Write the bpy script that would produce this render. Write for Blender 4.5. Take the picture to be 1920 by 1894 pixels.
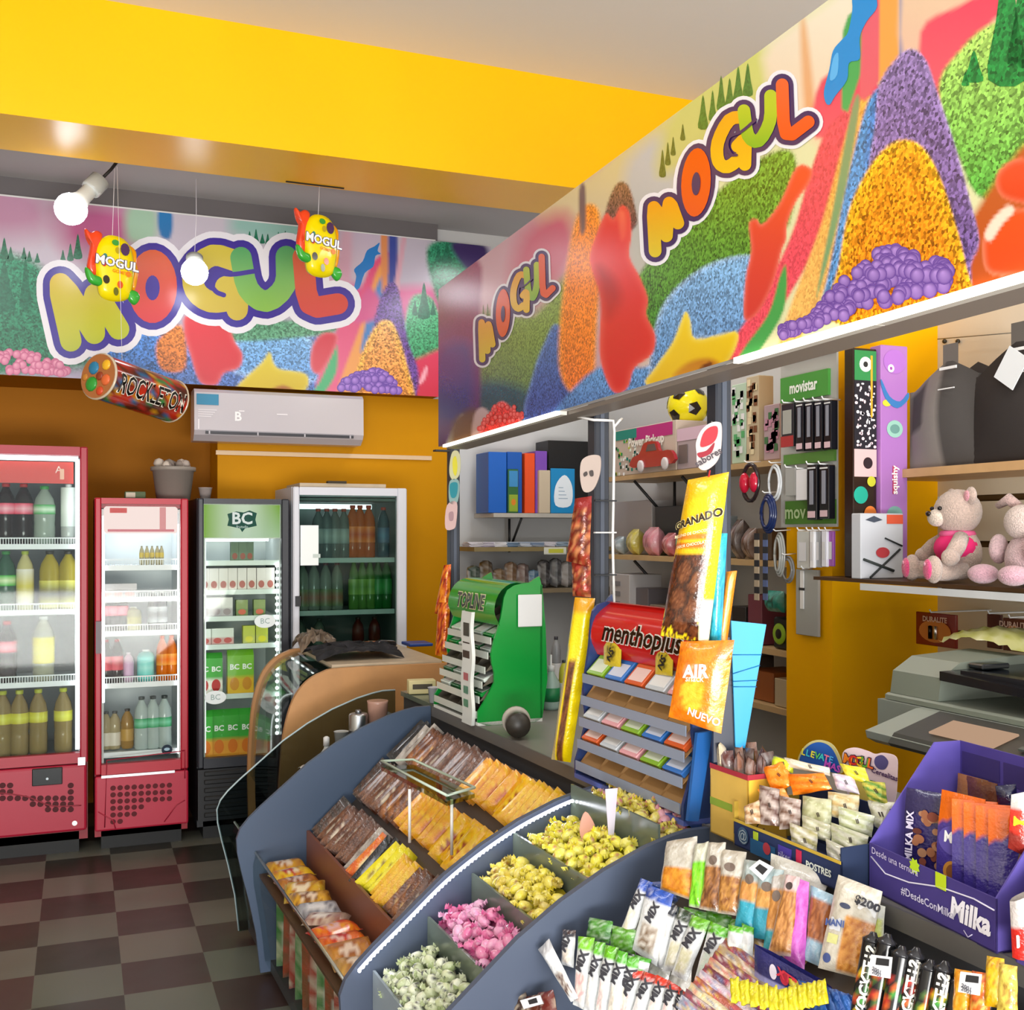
import bpy, bmesh, math, random
import numpy as np
from mathutils import Matrix, Vector, Euler
for _o in list(bpy.data.objects): bpy.data.objects.remove(_o)
random.seed(7)
COL = bpy.context.scene.collection
sc = bpy.context.scene
# ---------------------------------------------------------------- camera
FPX = 2034.0; CAM_H = 1.57; YAW = math.atan(813/FPX)
cam = bpy.data.cameras.new('camera'); camo = bpy.data.objects.new('camera', cam); COL.objects.link(camo)
cam.sensor_width = 36; cam.lens = 36*FPX/1920; cam.shift_y = 53/1920; cam.clip_start = .02
camo.location = (0, 0, CAM_H); camo.rotation_euler = (math.pi/2, 0, -YAW)
sc.camera = camo
# ---------------------------------------------------------------- world, daylight, exposure
sc.view_settings.view_transform = 'Standard'; sc.view_settings.look = 'None'
sc.view_settings.gamma = 1; sc.view_settings.use_curve_mapping = False
sc.view_settings.exposure = -.2
w = bpy.data.worlds.new('world'); sc.world = w; w.use_nodes = True
w.node_tree.nodes['Background'].inputs[0].default_value = (.86, .93, 1, 1)
w.node_tree.nodes['Background'].inputs[1].default_value = 1.1
def area(name, loc, rot, sx, sy, power, col=(1, 1, 1)):
    l = bpy.data.lights.new(name, 'AREA'); l.shape = 'RECTANGLE'; l.size = sx; l.size_y = sy; l.energy = power; l.color = col
    o = bpy.data.objects.new(name, l); COL.objects.link(o); o.location = loc; o.rotation_euler = rot
    return o
# daylight through the open shop front behind the camera
area('shopfront_daylight', (-.4, -3.9, 1.9), (math.radians(-90+180), 0, 0), 4.6, 3.2, 140, (.95, .98, 1))
area('ceiling_fill', (-.2, -3.8, .3), (math.radians(-90+180+35), 0, 0), 4.6, 1.2, 620, (1, .97, .93))  # added fill lamp, low and tilted up to brighten the ceiling
# overhead area lamps; the kiosk pair is added to brighten its interior
area('shop_ceiling_lamp', (-.9, 2.0, 3.78), (0, 0, 0), .3, 1.4, 26, (.97, .98, 1))
area('kiosk_fill', (2.3, 4.9, 3.3), (0, 0, 0), .2, 1.6, 24, (.95, .98, 1))
area('kiosk_near_fill', (2.2, 1.6, 3.3), (0, 0, 0), .2, 1.2, 14, (1, .96, .88))
# ---------------------------------------------------------------- pixels of the photograph to points of the place
_F = (math.sin(YAW), math.cos(YAW)); _R = (math.cos(YAW), -math.sin(YAW))
def ray(px, py):
    s = (px-960)/FPX
    return Vector((_F[0]+_R[0]*s, _F[1]+_R[1]*s, (1000-py)/FPX))
def atz(px, py, z): D = ray(px, py); t = (z-CAM_H)/D.z; return Vector((D.x*t, D.y*t, z))
def aty(px, py, y): D = ray(px, py); t = y/D.y; return Vector((D.x*t, y, CAM_H+D.z*t))
def atx(px, py, x): D = ray(px, py); t = x/D.x; return Vector((x, D.y*t, CAM_H+D.z*t))
CO = Vector((1.231, 3.889, 0)); _n = math.hypot(.0347, 1)
CV = Vector((-.0347/_n, 1/_n, 0)); CU = Vector((-1/_n, -.0347/_n, 0))
CROT = math.atan2(.0347, 1)                      # the case and counter stand turned a little against the shop
def K(a, b, z): c = cw(a, b, z); return Matrix(((-CV.x, -CU.x, 0, c.x), (-CV.y, -CU.y, 0, c.y), (0, 0, 1, c.z), (0, 0, 0, 1)))   # right-handed: x towards the street, y into the kiosk
def cw(a, b, z): return CO+CU*a+CV*b+Vector((0, 0, z))
def atb(px, py, b):
    D = ray(px, py); t = (CO.dot(CV)+b)/(D.x*CV.x+D.y*CV.y); return D*t+Vector((0, 0, CAM_H))
def ata(px, py, a):
    D = ray(px, py); t = (CO.dot(CU)+a)/(D.x*CU.x+D.y*CU.y); return D*t+Vector((0, 0, CAM_H))
def atplane(px, py, p0, n):
    D = ray(px, py); t = (Vector(p0)-Vector((0, 0, CAM_H))).dot(Vector(n))/D.dot(Vector(n)); return D*t+Vector((0, 0, CAM_H))
# ---------------------------------------------------------------- colour and materials
def lin(c): return c/12.92 if c <= .04045 else ((c+.055)/1.055)**2.4
def C(h):
    if not isinstance(h, str): return tuple(h)
    h = h.lstrip('#'); return tuple(lin(int(h[i:i+2], 16)/255) for i in (0, 2, 4))
def mixc(a, b, t): a = C(a); b = C(b); return tuple(a[i]*(1-t)+b[i]*t for i in range(3))
MATS = {}
def mat(kind):
    if kind in MATS: return MATS[kind]
    m = bpy.data.materials.new(kind); m.use_nodes = True; nt = m.node_tree; N = nt.nodes; L = nt.links
    b = N['Principled BSDF']; out = N['Material Output']
    at = N.new('ShaderNodeAttribute'); at.attribute_name = 'Col'
    L.new(at.outputs['Color'], b.inputs['Base Color'])
    def noise(scale, detail=2):
        tc = N.new('ShaderNodeTexCoord'); n = N.new('ShaderNodeTexNoise'); n.inputs['Scale'].default_value = scale
        n.inputs['Detail'].default_value = detail; L.new(tc.outputs['Object'], n.inputs['Vector']); return n
    def bump(scale, strength, dist=.002, detail=2):
        n = noise(scale, detail); bp = N.new('ShaderNodeBump'); bp.inputs['Strength'].default_value = strength
        bp.inputs['Distance'].default_value = dist; L.new(n.outputs[0], bp.inputs['Height']); L.new(bp.outputs[0], b.inputs['Normal'])
    def vary(scale, lo, hi):
        n = noise(scale, 4); r = N.new('ShaderNodeMapRange'); r.inputs[1].default_value = .3; r.inputs[2].default_value = .7
        r.inputs[3].default_value = lo; r.inputs[4].default_value = hi; L.new(n.outputs[0], r.inputs[0])
        v = N.new('ShaderNodeVectorMath'); v.operation = 'SCALE'; L.new(at.outputs['Color'], v.inputs[0]); L.new(r.outputs[0], v.inputs[3])
        L.new(v.outputs[0], b.inputs['Base Color'])
    R = b.inputs['Roughness']; k = kind
    if k == 'matte': R.default_value = .75
    elif k == 'paint': R.default_value = .55; b.inputs['Specular IOR Level'].default_value = .12; bump(220, .08, .001); vary(1.5, .97, 1.03)
    elif k == 'beam': R.default_value = .3; b.inputs['Specular IOR Level'].default_value = .3; vary(1.5, .97, 1.03)
    elif k == 'satin': R.default_value = .42
    elif k == 'gloss': R.default_value = .16
    elif k == 'foil': R.default_value = .22; b.inputs['Metallic'].default_value = .15; bump(90, .5, .004)
    elif k == 'wrap': R.default_value = .2; b.inputs['Coat Weight'].default_value = .5; b.inputs['Coat Roughness'].default_value = .1; bump(140, .6, .003)
    elif k == 'metal': R.default_value = .28; b.inputs['Metallic'].default_value = 1
    elif k == 'rubber': R.default_value = .6
    elif k == 'plush': R.default_value = 1; bump(260, .9, .006); vary(160, .8, 1.15); b.inputs['Sheen Weight'].default_value = .6
    elif k == 'cloth': R.default_value = .95; bump(500, .5, .001)
    elif k == 'wood': R.default_value = .45; vary(9, .9, 1.07)
    elif k == 'cardboard': R.default_value = .7; vary(20, .94, 1.04)
    elif k == 'bottle':                                   # drink seen through its plastic bottle
        R.default_value = .08; b.inputs['Transmission Weight'].default_value = .25; b.inputs['IOR'].default_value = 1.3
    elif k in ('glass', 'clear', 'film'):
        R.default_value = .05
        tr = N.new('ShaderNodeBsdfTransparent'); gl = N.new('ShaderNodeBsdfGlossy'); gl.inputs['Roughness'].default_value = .04 if k == 'glass' else .12
        L.new(at.outputs['Color'], tr.inputs['Color'])
        fr = N.new('ShaderNodeFresnel'); fr.inputs['IOR'].default_value = 1.45
        mx = N.new('ShaderNodeMixShader'); L.new(tr.outputs[0], mx.inputs[1]); L.new(gl.outputs[0], mx.inputs[2])
        if k == 'film':
            bp = N.new('ShaderNodeBump'); n = noise(60, 3); bp.inputs['Strength'].default_value = .6; bp.inputs['Distance'].default_value = .006
            L.new(n.outputs[0], bp.inputs['Height']); L.new(bp.outputs[0], gl.inputs['Normal']); L.new(bp.outputs[0], fr.inputs['Normal'])
            ad = N.new('ShaderNodeMath'); ad.operation = 'ADD'; ad.inputs[1].default_value = .1; L.new(fr.outputs[0], ad.inputs[0]); L.new(ad.outputs[0], mx.inputs[0])
        else:
            ml = N.new('ShaderNodeMath'); ml.operation = 'MULTIPLY'; ml.inputs[1].default_value = .3; L.new(fr.outputs[0], ml.inputs[0]); L.new(ml.outputs[0], mx.inputs[0])
        L.new(mx.outputs[0], out.inputs[0])
    elif k.startswith('emit'):
        e = N.new('ShaderNodeEmission'); L.new(at.outputs['Color'], e.inputs[0]); e.inputs[1].default_value = float(k[4:]); L.new(e.outputs[0], out.inputs[0])
    elif k in ('print', 'print_fine'):                    # glossy printed vinyl; Col alpha = how sugary the printed sweets look
        R.default_value = .22; b.inputs['Specular IOR Level'].default_value = .55
        tc = N.new('ShaderNodeTexCoord'); n = N.new('ShaderNodeTexVoronoi'); n.inputs['Scale'].default_value = 110 if k == 'print' else 200; L.new(tc.outputs['Object'], n.inputs['Vector'])
        r = N.new('ShaderNodeMapRange'); r.inputs[1].default_value = 0; r.inputs[2].default_value = 1; r.inputs[3].default_value = .28; r.inputs[4].default_value = 1.75
        sx_ = N.new('ShaderNodeSeparateColor'); L.new(n.outputs['Color'], sx_.inputs[0]); L.new(sx_.outputs[0], r.inputs[0])
        mx = N.new('ShaderNodeMix'); mx.data_type = 'FLOAT'; mx.inputs[2].default_value = 1; L.new(at.outputs['Alpha'], mx.inputs[0]); L.new(r.outputs[0], mx.inputs[3])
        v = N.new('ShaderNodeVectorMath'); v.operation = 'SCALE'; L.new(at.outputs['Color'], v.inputs[0]); L.new(mx.outputs[0], v.inputs[3])
        L.new(v.outputs[0], b.inputs['Base Color'])
    elif k == 'floor': pass
    MATS[kind] = m; return m
# ---------------------------------------------------------------- mesh builder
I4 = Matrix.Identity(4)
def T(x=0, y=0, z=0): return Matrix.Translation((x, y, z))
def RX(d): return Matrix.Rotation(math.radians(d), 4, 'X')
def RY(d): return Matrix.Rotation(math.radians(d), 4, 'Y')
def RZ(d): return Matrix.Rotation(math.radians(d), 4, 'Z')
def S(x, y, z): return Matrix.Diagonal((x, y, z, 1))
def frame(o, ex, ey):
    ex = Vector(ex).normalized(); ey = Vector(ey); ez = ex.cross(ey).normalized(); ey = ez.cross(ex)
    return Matrix(((ex.x, ey.x, ez.x, o[0]), (ex.y, ey.y, ez.y, o[1]), (ex.z, ey.z, ez.z, o[2]), (0, 0, 0, 1)))
_bc = {}
class MB:
    def __init__(s): s.v = []; s.f = []; s.c = []; s.m = []; s.mats = []; s.sm = []
    def add(s, vs, fs, col='#808080', kind='satin', M=None, smooth=False):
        n = len(s.v)
        if M is None: s.v += [tuple(p) for p in vs]
        else: s.v += [tuple(M @ Vector(p)) for p in vs]
        if kind not in s.mats: s.mats.append(kind)
        mi = s.mats.index(kind)
        per = isinstance(col, list)
        if not per: cc = C(col); cc = cc if len(cc) == 4 else cc+(1.,)
        for f in fs:
            s.f.append([i+n for i in f]); s.m.append(mi); s.sm.append(smooth)
            if per: s.c += [(tuple(col[i])+(1.,))[:4] for i in f]
            else: s.c += [cc]*len(f)
        return s
    def box(s, x0, x1, y0, y1, z0, z1, col='#808080', kind='satin', M=None, bev=0, seg=1):
        if bev:
            key = (round(x1-x0, 5), round(y1-y0, 5), round(z1-z0, 5), bev, seg)
            if key not in _bc:
                bm = bmesh.new(); bmesh.ops.create_cube(bm, size=1)
                bmesh.ops.scale(bm, vec=key[:3], verts=bm.verts)
                bmesh.ops.bevel(bm, geom=bm.edges[:], offset=bev, segments=seg, profile=.5, affect='EDGES')
                bm.verts.index_update(); _bc[key] = ([v.co.copy() for v in bm.verts], [[v.index for v in f.verts] for f in bm.faces]); bm.free()
            vs, fs = _bc[key]; c = Vector(((x0+x1)/2, (y0+y1)/2, (z0+z1)/2))
            return s.add([v+c for v in vs], fs, col, kind, M)
        vs = [(x, y, z) for z in (z0, z1) for y in (y0, y1) for x in (x0, x1)]
        return s.add(vs, [[0, 2, 3, 1], [4, 5, 7, 6], [0, 1, 5, 4], [2, 6, 7, 3], [0, 4, 6, 2], [1, 3, 7, 5]], col, kind, M)
    def lathe(s, prof, col='#808080', kind='satin', M=None, seg=16, cols=None, smooth=True):
        vs = []; cs = []
        for j, (r, z) in enumerate(prof):
            for i in range(seg):
                a = 2*math.pi*i/seg; vs.append((r*math.cos(a), r*math.sin(a), z)); cs.append(C(cols[j]) if cols else C(col))
        fs = [[j*seg+i, j*seg+(i+1) % seg, (j+1)*seg+(i+1) % seg, (j+1)*seg+i] for j in range(len(prof)-1) for i in range(seg)]
        fs += [list(range(seg))[::-1], [(len(prof)-1)*seg+i for i in range(seg)]]
        return s.add(vs, fs, cs, kind, M, smooth)
    def tube(s, pts, r, col='#808080', kind='satin', M=None, seg=8, smooth=True):
        pts = [Vector(p) for p in pts]; n = len(pts); rr = r if isinstance(r, (list, tuple)) else [r]*n; vs = []
        up = Vector((.13, .21, .97))
        for k, p in enumerate(pts):
            t = (pts[min(k+1, n-1)]-pts[max(k-1, 0)]).normalized(); a = t.cross(up)
            if a.length < .05: a = t.cross(Vector((1, 0, 0)))
            a.normalize(); b = t.cross(a)
            for i in range(seg):
                g = 2*math.pi*i/seg; vs.append(p+a*math.cos(g)*rr[k]+b*math.sin(g)*rr[k])
        fs = [[j*seg+i, j*seg+(i+1) % seg, (j+1)*seg+(i+1) % seg, (j+1)*seg+i] for j in range(n-1) for i in range(seg)]
        fs += [list(range(seg))[::-1], [(n-1)*seg+i for i in range(seg)]]
        return s.add(vs, fs, col, kind, M, smooth)
    def ball(s, c, r, col='#808080', kind='satin', M=None, seg=14, rings=8, sc3=(1, 1, 1)):
        prof = [(max(1e-4, math.sin(math.pi*j/rings))*r, -math.cos(math.pi*j/rings)*r) for j in range(rings+1)]
        MM = T(*c) @ S(*sc3); return s.lathe(prof, col, kind, MM if M is None else M @ MM, seg)
    def prism(s, poly, t, col='#808080', kind='satin', M=None, both=True):
        """polygon in the xy plane given thickness t along +z"""
        n = len(poly); vs = [(x, y, 0) for x, y in poly]+[(x, y, t) for x, y in poly]
        fs = [list(range(n))[::-1], list(range(n, 2*n))]+[[i, (i+1) % n, n+(i+1) % n, n+i] for i in range(n)]
        return s.add(vs, fs, col, kind, M)
    def sheet(s, fn, nu, nv, col, kind='satin', M=None, smooth=True):
        """fn(u,v)->point, col(u,v)->rgb, u,v in 0..1"""
        vs = [fn(i/nu, j/nv) for j in range(nv+1) for i in range(nu+1)]
        cs = [C(col(i/nu, j/nv)) for j in range(nv+1) for i in range(nu+1)] if callable(col) else col
        fs = [[j*(nu+1)+i, j*(nu+1)+i+1, (j+1)*(nu+1)+i+1, (j+1)*(nu+1)+i] for j in range(nv) for i in range(nu)]
        return s.add(vs, fs, cs, kind, M, smooth)
    def disc(s, cx, cy, rx, ry, z, col, kind='satin', M=None, n=20, edge=None):
        vs = [(cx, cy, z)]+[(cx+rx*math.cos(2*math.pi*i/n), cy+ry*math.sin(2*math.pi*i/n), z) for i in range(n)]
        cs = [C(col)]+[C(edge or col)]*n
        return s.add(vs, [[0, i+1, (i+1) % n+1] for i in range(n)], cs, kind, M)
    def text(s, txt, size, col, kind='satin', M=None, align='CENTER', bold=0, sx=1, shear=0, fn=None):
        vs, fs = text_mesh(txt, align, bold, shear)
        vv = [(x*size*sx, y*size, 0) for x, y in vs]
        if fn: vv = [fn(p) for p in vv]
        return s.add(vv, fs, col, kind, M)
    def build(s, name, parent=None, world=False):
        vs = s.v
        if world and parent is not None:
            inv = ROOTM[parent.name].inverted(); vs = [tuple(inv @ Vector(p)) for p in vs]
        me = bpy.data.meshes.new(name); me.from_pydata(vs, [], s.f)
        for k in s.mats: me.materials.append(mat(k))
        me.polygons.foreach_set('material_index', s.m); me.polygons.foreach_set('use_smooth', s.sm)
        ca = me.color_attributes.new('Col', 'FLOAT_COLOR', 'CORNER')
        ca.data.foreach_set('color', np.array(s.c, dtype=np.float32).ravel())
        me.update(); o = bpy.data.objects.new(name, me); COL.objects.link(o)
        if parent is not None: o.parent = parent
        return o
_tc = {}
def text_mesh(txt, align, bold, shear):
    k = (txt, align, bold, shear)
    if k not in _tc:
        cu = bpy.data.curves.new('t', 'FONT'); cu.body = txt; cu.align_x = align; cu.align_y = 'CENTER'; cu.offset = bold; cu.shear = shear
        cu.resolution_u = 2; o = bpy.data.objects.new('t', cu); me = o.to_mesh()
        _tc[k] = ([(v.co.x, v.co.y) for v in me.vertices], [list(p.vertices) for p in me.polygons]); o.to_mesh_clear(); bpy.data.objects.remove(o); bpy.data.curves.remove(cu)
    return _tc[k]
ROOTM = {}
def thing(name, label, cat, loc=(0, 0, 0), rotz=0, group=None, M=None):
    o = bpy.data.objects.new(name, None); COL.objects.link(o); o.empty_display_size = .05
    m = M if M is not None else T(*loc) @ Matrix.Rotation(rotz, 4, 'Z')
    o.matrix_basis = m; ROOTM[o.name] = m; o['label'] = label; o['category'] = cat
    if group: o['group'] = group
    return o
def tag(o, label, cat, group=None, kind=None):
    o['label'] = label; o['category'] = cat
    if group: o['group'] = group
    if kind: o['kind'] = kind
    return o
def struct(o, label=None):
    o['kind'] = 'structure'
    if label: o['label'] = label
    return o
def dup(root, M, label=None, group=None):
    r = root.copy(); COL.objects.link(r); r.matrix_basis = M; ROOTM[r.name] = M
    if label: r['label'] = label
    if group: r['group'] = group
    for ch in KIDS(root):
        c = ch.copy(); COL.objects.link(c); c.parent = r; c.matrix_parent_inverse = I4
        for g in KIDS(ch): d = g.copy(); COL.objects.link(d); d.parent = c; d.matrix_parent_inverse = I4
    return r
def KIDS(o): return [c for c in o.children]
def solo(mb, name, label, cat, M=None, group=None):
    """a thing that is one mesh"""
    o = mb.build(name); 
    if M is not None: o.matrix_basis = M
    return tag(o, label, cat, group)
ORD = ['first', 'second', 'third', 'fourth', 'fifth', 'sixth', 'seventh', 'eighth', 'ninth', 'tenth', 'eleventh', 'twelfth', 'thirteenth', 'fourteenth', 'fifteenth', 'sixteenth', 'seventeenth', 'eighteenth', 'nineteenth', 'twentieth']
def smooth_poly(pts, n=6):
    out = []; m = len(pts)
    for i in range(m):
        p0, p1, p2, p3 = [Vector(pts[(i+k-1) % m]) for k in range(4)]
        for j in range(n):
            t = j/n; out.append(tuple(.5*((2*p1)+(p2-p0)*t+(2*p0-5*p1+4*p2-p3)*t*t+(3*p1-p0-3*p2+p3)*t**3)))
    return out
def smooth_line(pts, n=5):
    P = [Vector(p) for p in pts]; P = [2*P[0]-P[1]]+P+[2*P[-1]-P[-2]]; out = []
    for i in range(1, len(P)-2):
        p0, p1, p2, p3 = P[i-1:i+3]
        for j in range(n):
            t = j/n; out.append(.5*((2*p1)+(p2-p0)*t+(2*p0-5*p1+4*p2-p3)*t*t+(3*p1-p0-3*p2+p3)*t**3))
    return out+[P[-2]]

# ---------------------------------------------------------------- bags and packets lying in a plane
def bands(*bs, spots=(), base='#cccccc'):
    """bs = (v0, v1, colour); spots = (u, v, ru, rv, colour, colour2) speckled patch"""
    def f(u, v):
        c = C(base)
        for v0, v1, cc in bs:
            if v0 <= v <= v1: c = C(cc)
        for (a, b, ru, rv, c1, c2) in spots:
            if ((u-a)/ru)**2+((v-b)/rv)**2 < 1: c = mixc(c1, c2, random.random())
        return c
    return f
def pack(name, label, cat, quad, p0, n, th, col, texts=(), kind='wrap', group=None, nu=10, nv=14, crimp=.07, wob=.0, parent=None, extra=None):
    """quad: photo corners TL, TR, BR, BL on the plane (p0, n); puffed pillow th thick"""
    n = Vector(n).normalized(); Q = [atplane(x, y, p0, n) for x, y in quad]; TL, TR, BR, BL = Q; c = sum(Q, Vector())/4
    if n.dot(Vector((0, 0, CAM_H))-c) < 0: n = -n
    ph = random.random()*6
    def pos(u, v, s, e=0):
        p = (BL*(1-u)+BR*u)*(1-v)+(TL*(1-u)+TR*u)*v
        k = max(0, 1-abs(2*u-1)**2.6)*max(0, min(1, (v)/(crimp*2.2)))**.5*max(0, min(1, (1-v)/(crimp*2.2)))**.5 if crimp else max(0, 1-abs(2*u-1)**6)
        w_ = wob*math.sin(9*u+ph+5*v)*math.sin(7*v+ph)
        return p+n*(s*(th/2*k+.0006)+w_+e)
    mb = MB()
    mb.sheet(lambda u, v: tuple(pos(u, v, 1)-c), nu, nv, col, kind); mb.sheet(lambda u, v: tuple(pos(1-u, v, -1)-c), nu, nv, col if not callable(col) else (lambda u, v: col(1-u, v)), kind)
    W = (BR-BL).length; H = (TL-BL).length
    for tx in texts:
        txt, u, v, size, cc = tx[:5]; rot = math.radians(tx[5]) if len(tx) > 5 else 0; bold = tx[6] if len(tx) > 6 else .03; lift = tx[7] if len(tx) > 7 else .0015
        cr, sr = math.cos(rot), math.sin(rot)
        mb.text(txt, size, cc, 'satin', fn=lambda p: tuple(pos(u+(p[0]*cr-p[1]*sr)/W, v+(p[0]*sr+p[1]*cr)/H, 1, lift)-c), bold=bold)
    if extra: extra(mb, lambda u, v, e=.001: pos(u, v, 1, e)-c)
    o = mb.build(name, parent)
    o.matrix_basis = T(*c)
    if label and cat: tag(o, label, cat, group)
    return o
def qline(mb, P, pts, r, col, kind='satin'): mb.tube([P(u, v, .001) for u, v in pts], r, col, kind, seg=5)
def qpoly(mb, P, pts, col, e=.0012, kind='satin'):
    n = len(pts); cu = sum(p[0] for p in pts)/n; cv = sum(p[1] for p in pts)/n
    mb.add([P(cu, cv, e)]+[P(u, v, e) for u, v in pts], [[0, i+1, (i+1) % n+1] for i in range(n)], col, kind)
def ell(cu, cv, ru, rv, n=16): return [(cu+ru*math.cos(6.2832*i/n), cv+rv*math.sin(6.2832*i/n)) for i in range(n)]
# ---------------------------------------------------------------- the room
YEL = '#ffc000'; WALLH = 3.45; CEIL = 3.84
def floor_mat():
    m = bpy.data.materials.new('floor_tiles'); m.use_nodes = True; N = m.node_tree.nodes; L = m.node_tree.links; b = N['Principled BSDF']
    tc = N.new('ShaderNodeTexCoord'); mp = N.new('ShaderNodeMapping'); mp.inputs['Location'].default_value = (.145/.2895+10, -4.195/.2895+40-.03, 0)
    mp.inputs['Scale'].default_value = (1/.2895, 1/.2895, 1); L.new(tc.outputs['Object'], mp.inputs[0])
    ch = N.new('ShaderNodeTexChecker'); ch.inputs['Scale'].default_value = 1; L.new(mp.outputs[0], ch.inputs['Vector'])
    fl = N.new('ShaderNodeVectorMath'); fl.operation = 'FLOOR'; L.new(mp.outputs[0], fl.inputs[0])
    wn = N.new('ShaderNodeTexWhiteNoise'); wn.noise_dimensions = '2D'; L.new(fl.outputs[0], wn.inputs['Vector'])
    def ramp(c0, c1, c2):
        r = N.new('ShaderNodeValToRGB'); e = r.color_ramp.elements; e[0].color = C(c0)+(1,); e[1].color = C(c2)+(1,)
        x = e.new(.5); x.color = C(c1)+(1,); L.new(wn.outputs['Value'], r.inputs[0]); return r
    r1 = ramp('#4c3634', '#38312d', '#30322b'); r2 = ramp('#72675f', '#6a6a61', '#60645a')
    mx = N.new('ShaderNodeMix'); mx.data_type = 'RGBA'; L.new(ch.outputs['Fac'], mx.inputs[0]); L.new(r1.outputs[0], mx.inputs[6]); L.new(r2.outputs[0], mx.inputs[7])
    n = N.new('ShaderNodeTexNoise'); n.inputs['Scale'].default_value = 5; n.inputs['Detail'].default_value = 6; L.new(tc.outputs['Object'], n.inputs['Vector'])
    rr = N.new('ShaderNodeMapRange'); rr.inputs[3].default_value = .75; rr.inputs[4].default_value = 1.2; L.new(n.outputs[0], rr.inputs[0])
    v = N.new('ShaderNodeVectorMath'); v.operation = 'SCALE'; L.new(mx.outputs[2], v.inputs[0]); L.new(rr.outputs[0], v.inputs[3]); L.new(v.outputs[0], b.inputs['Base Color'])
    r3 = N.new('ShaderNodeMapRange'); r3.inputs[3].default_value = .22; r3.inputs[4].default_value = .5; L.new(n.outputs[0], r3.inputs[0]); L.new(r3.outputs[0], b.inputs['Roughness'])
    return m
MATS['floor'] = floor_mat()
struct(MB().box(-2.6, 3.2, -2.6, 6.9, -.1, 0, '#555555', 'floor').build('floor'))
mb = MB().box(-2.6, 3.2, -2.6, 5.0, CEIL, CEIL+.1, '#e2e0de', 'matte'); struct(mb.build('ceiling'))
mb = MB().box(-2.6, 3.2, 5.39, 6.9, 3.45, 3.55, '#b9b7b8', 'matte'); struct(mb.build('ceiling_back'))
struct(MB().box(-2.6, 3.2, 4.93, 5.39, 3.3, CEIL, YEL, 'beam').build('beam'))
struct(MB().box(-2.7, -2.6, -2.6, 6.9, 0, CEIL, '#d8d0c0', 'matte').build('wall_left'))
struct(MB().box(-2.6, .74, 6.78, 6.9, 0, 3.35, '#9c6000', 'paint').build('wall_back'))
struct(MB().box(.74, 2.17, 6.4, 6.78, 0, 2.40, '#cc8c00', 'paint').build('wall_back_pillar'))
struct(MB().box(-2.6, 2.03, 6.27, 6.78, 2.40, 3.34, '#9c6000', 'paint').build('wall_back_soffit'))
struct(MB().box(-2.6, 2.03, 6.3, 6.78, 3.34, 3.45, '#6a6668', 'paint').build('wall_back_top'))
# kiosk: white back and right walls behind the fascia
struct(MB().box(2.17, 3.2, 6.4, 6.9, 0, 2.4, '#c9c9c9', 'paint').build('wall_kiosk_back'))
struct(MB().box(2.03, 3.2, 6.4, 6.9, 2.4, 3.45, '#c9c9c9', 'paint').build('wall_kiosk_top'))
mb = MB()
mb.box(3.1, 3.2, 3.3, 6.4, 0, CEIL, '#cfd0d0', 'paint')
struct(mb.build('wall_right'))
mb = MB(); z = .0                                       # slatted display wall
mb.box(3.12, 3.2, -2.6, 3.3, 0, CEIL, '#4a3208', 'matte')
z = 0
while z < 1.88:
    mb.box(3.1, 3.12, -2.6, 3.3, z+.012, z+.158, '#d9cdb4', 'satin'); z += .17
mb.box(3.1, 3.12, -2.6, 3.3, z+.012, CEIL, '#d6cbb8', 'paint')
struct(mb.build('wall_right_slatwall'))
struct(MB().box(2.6, 3.1, 3.3, 3.58, 0, 3.0, '#f8b400', 'paint').build('wall_right_pillar'))
# cable trunking along the back wall
struct(MB().box(.73, 2.02, 6.385, 6.399, 2.02, 2.045, '#e0c098', 'satin').build('trim_1'))
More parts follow.
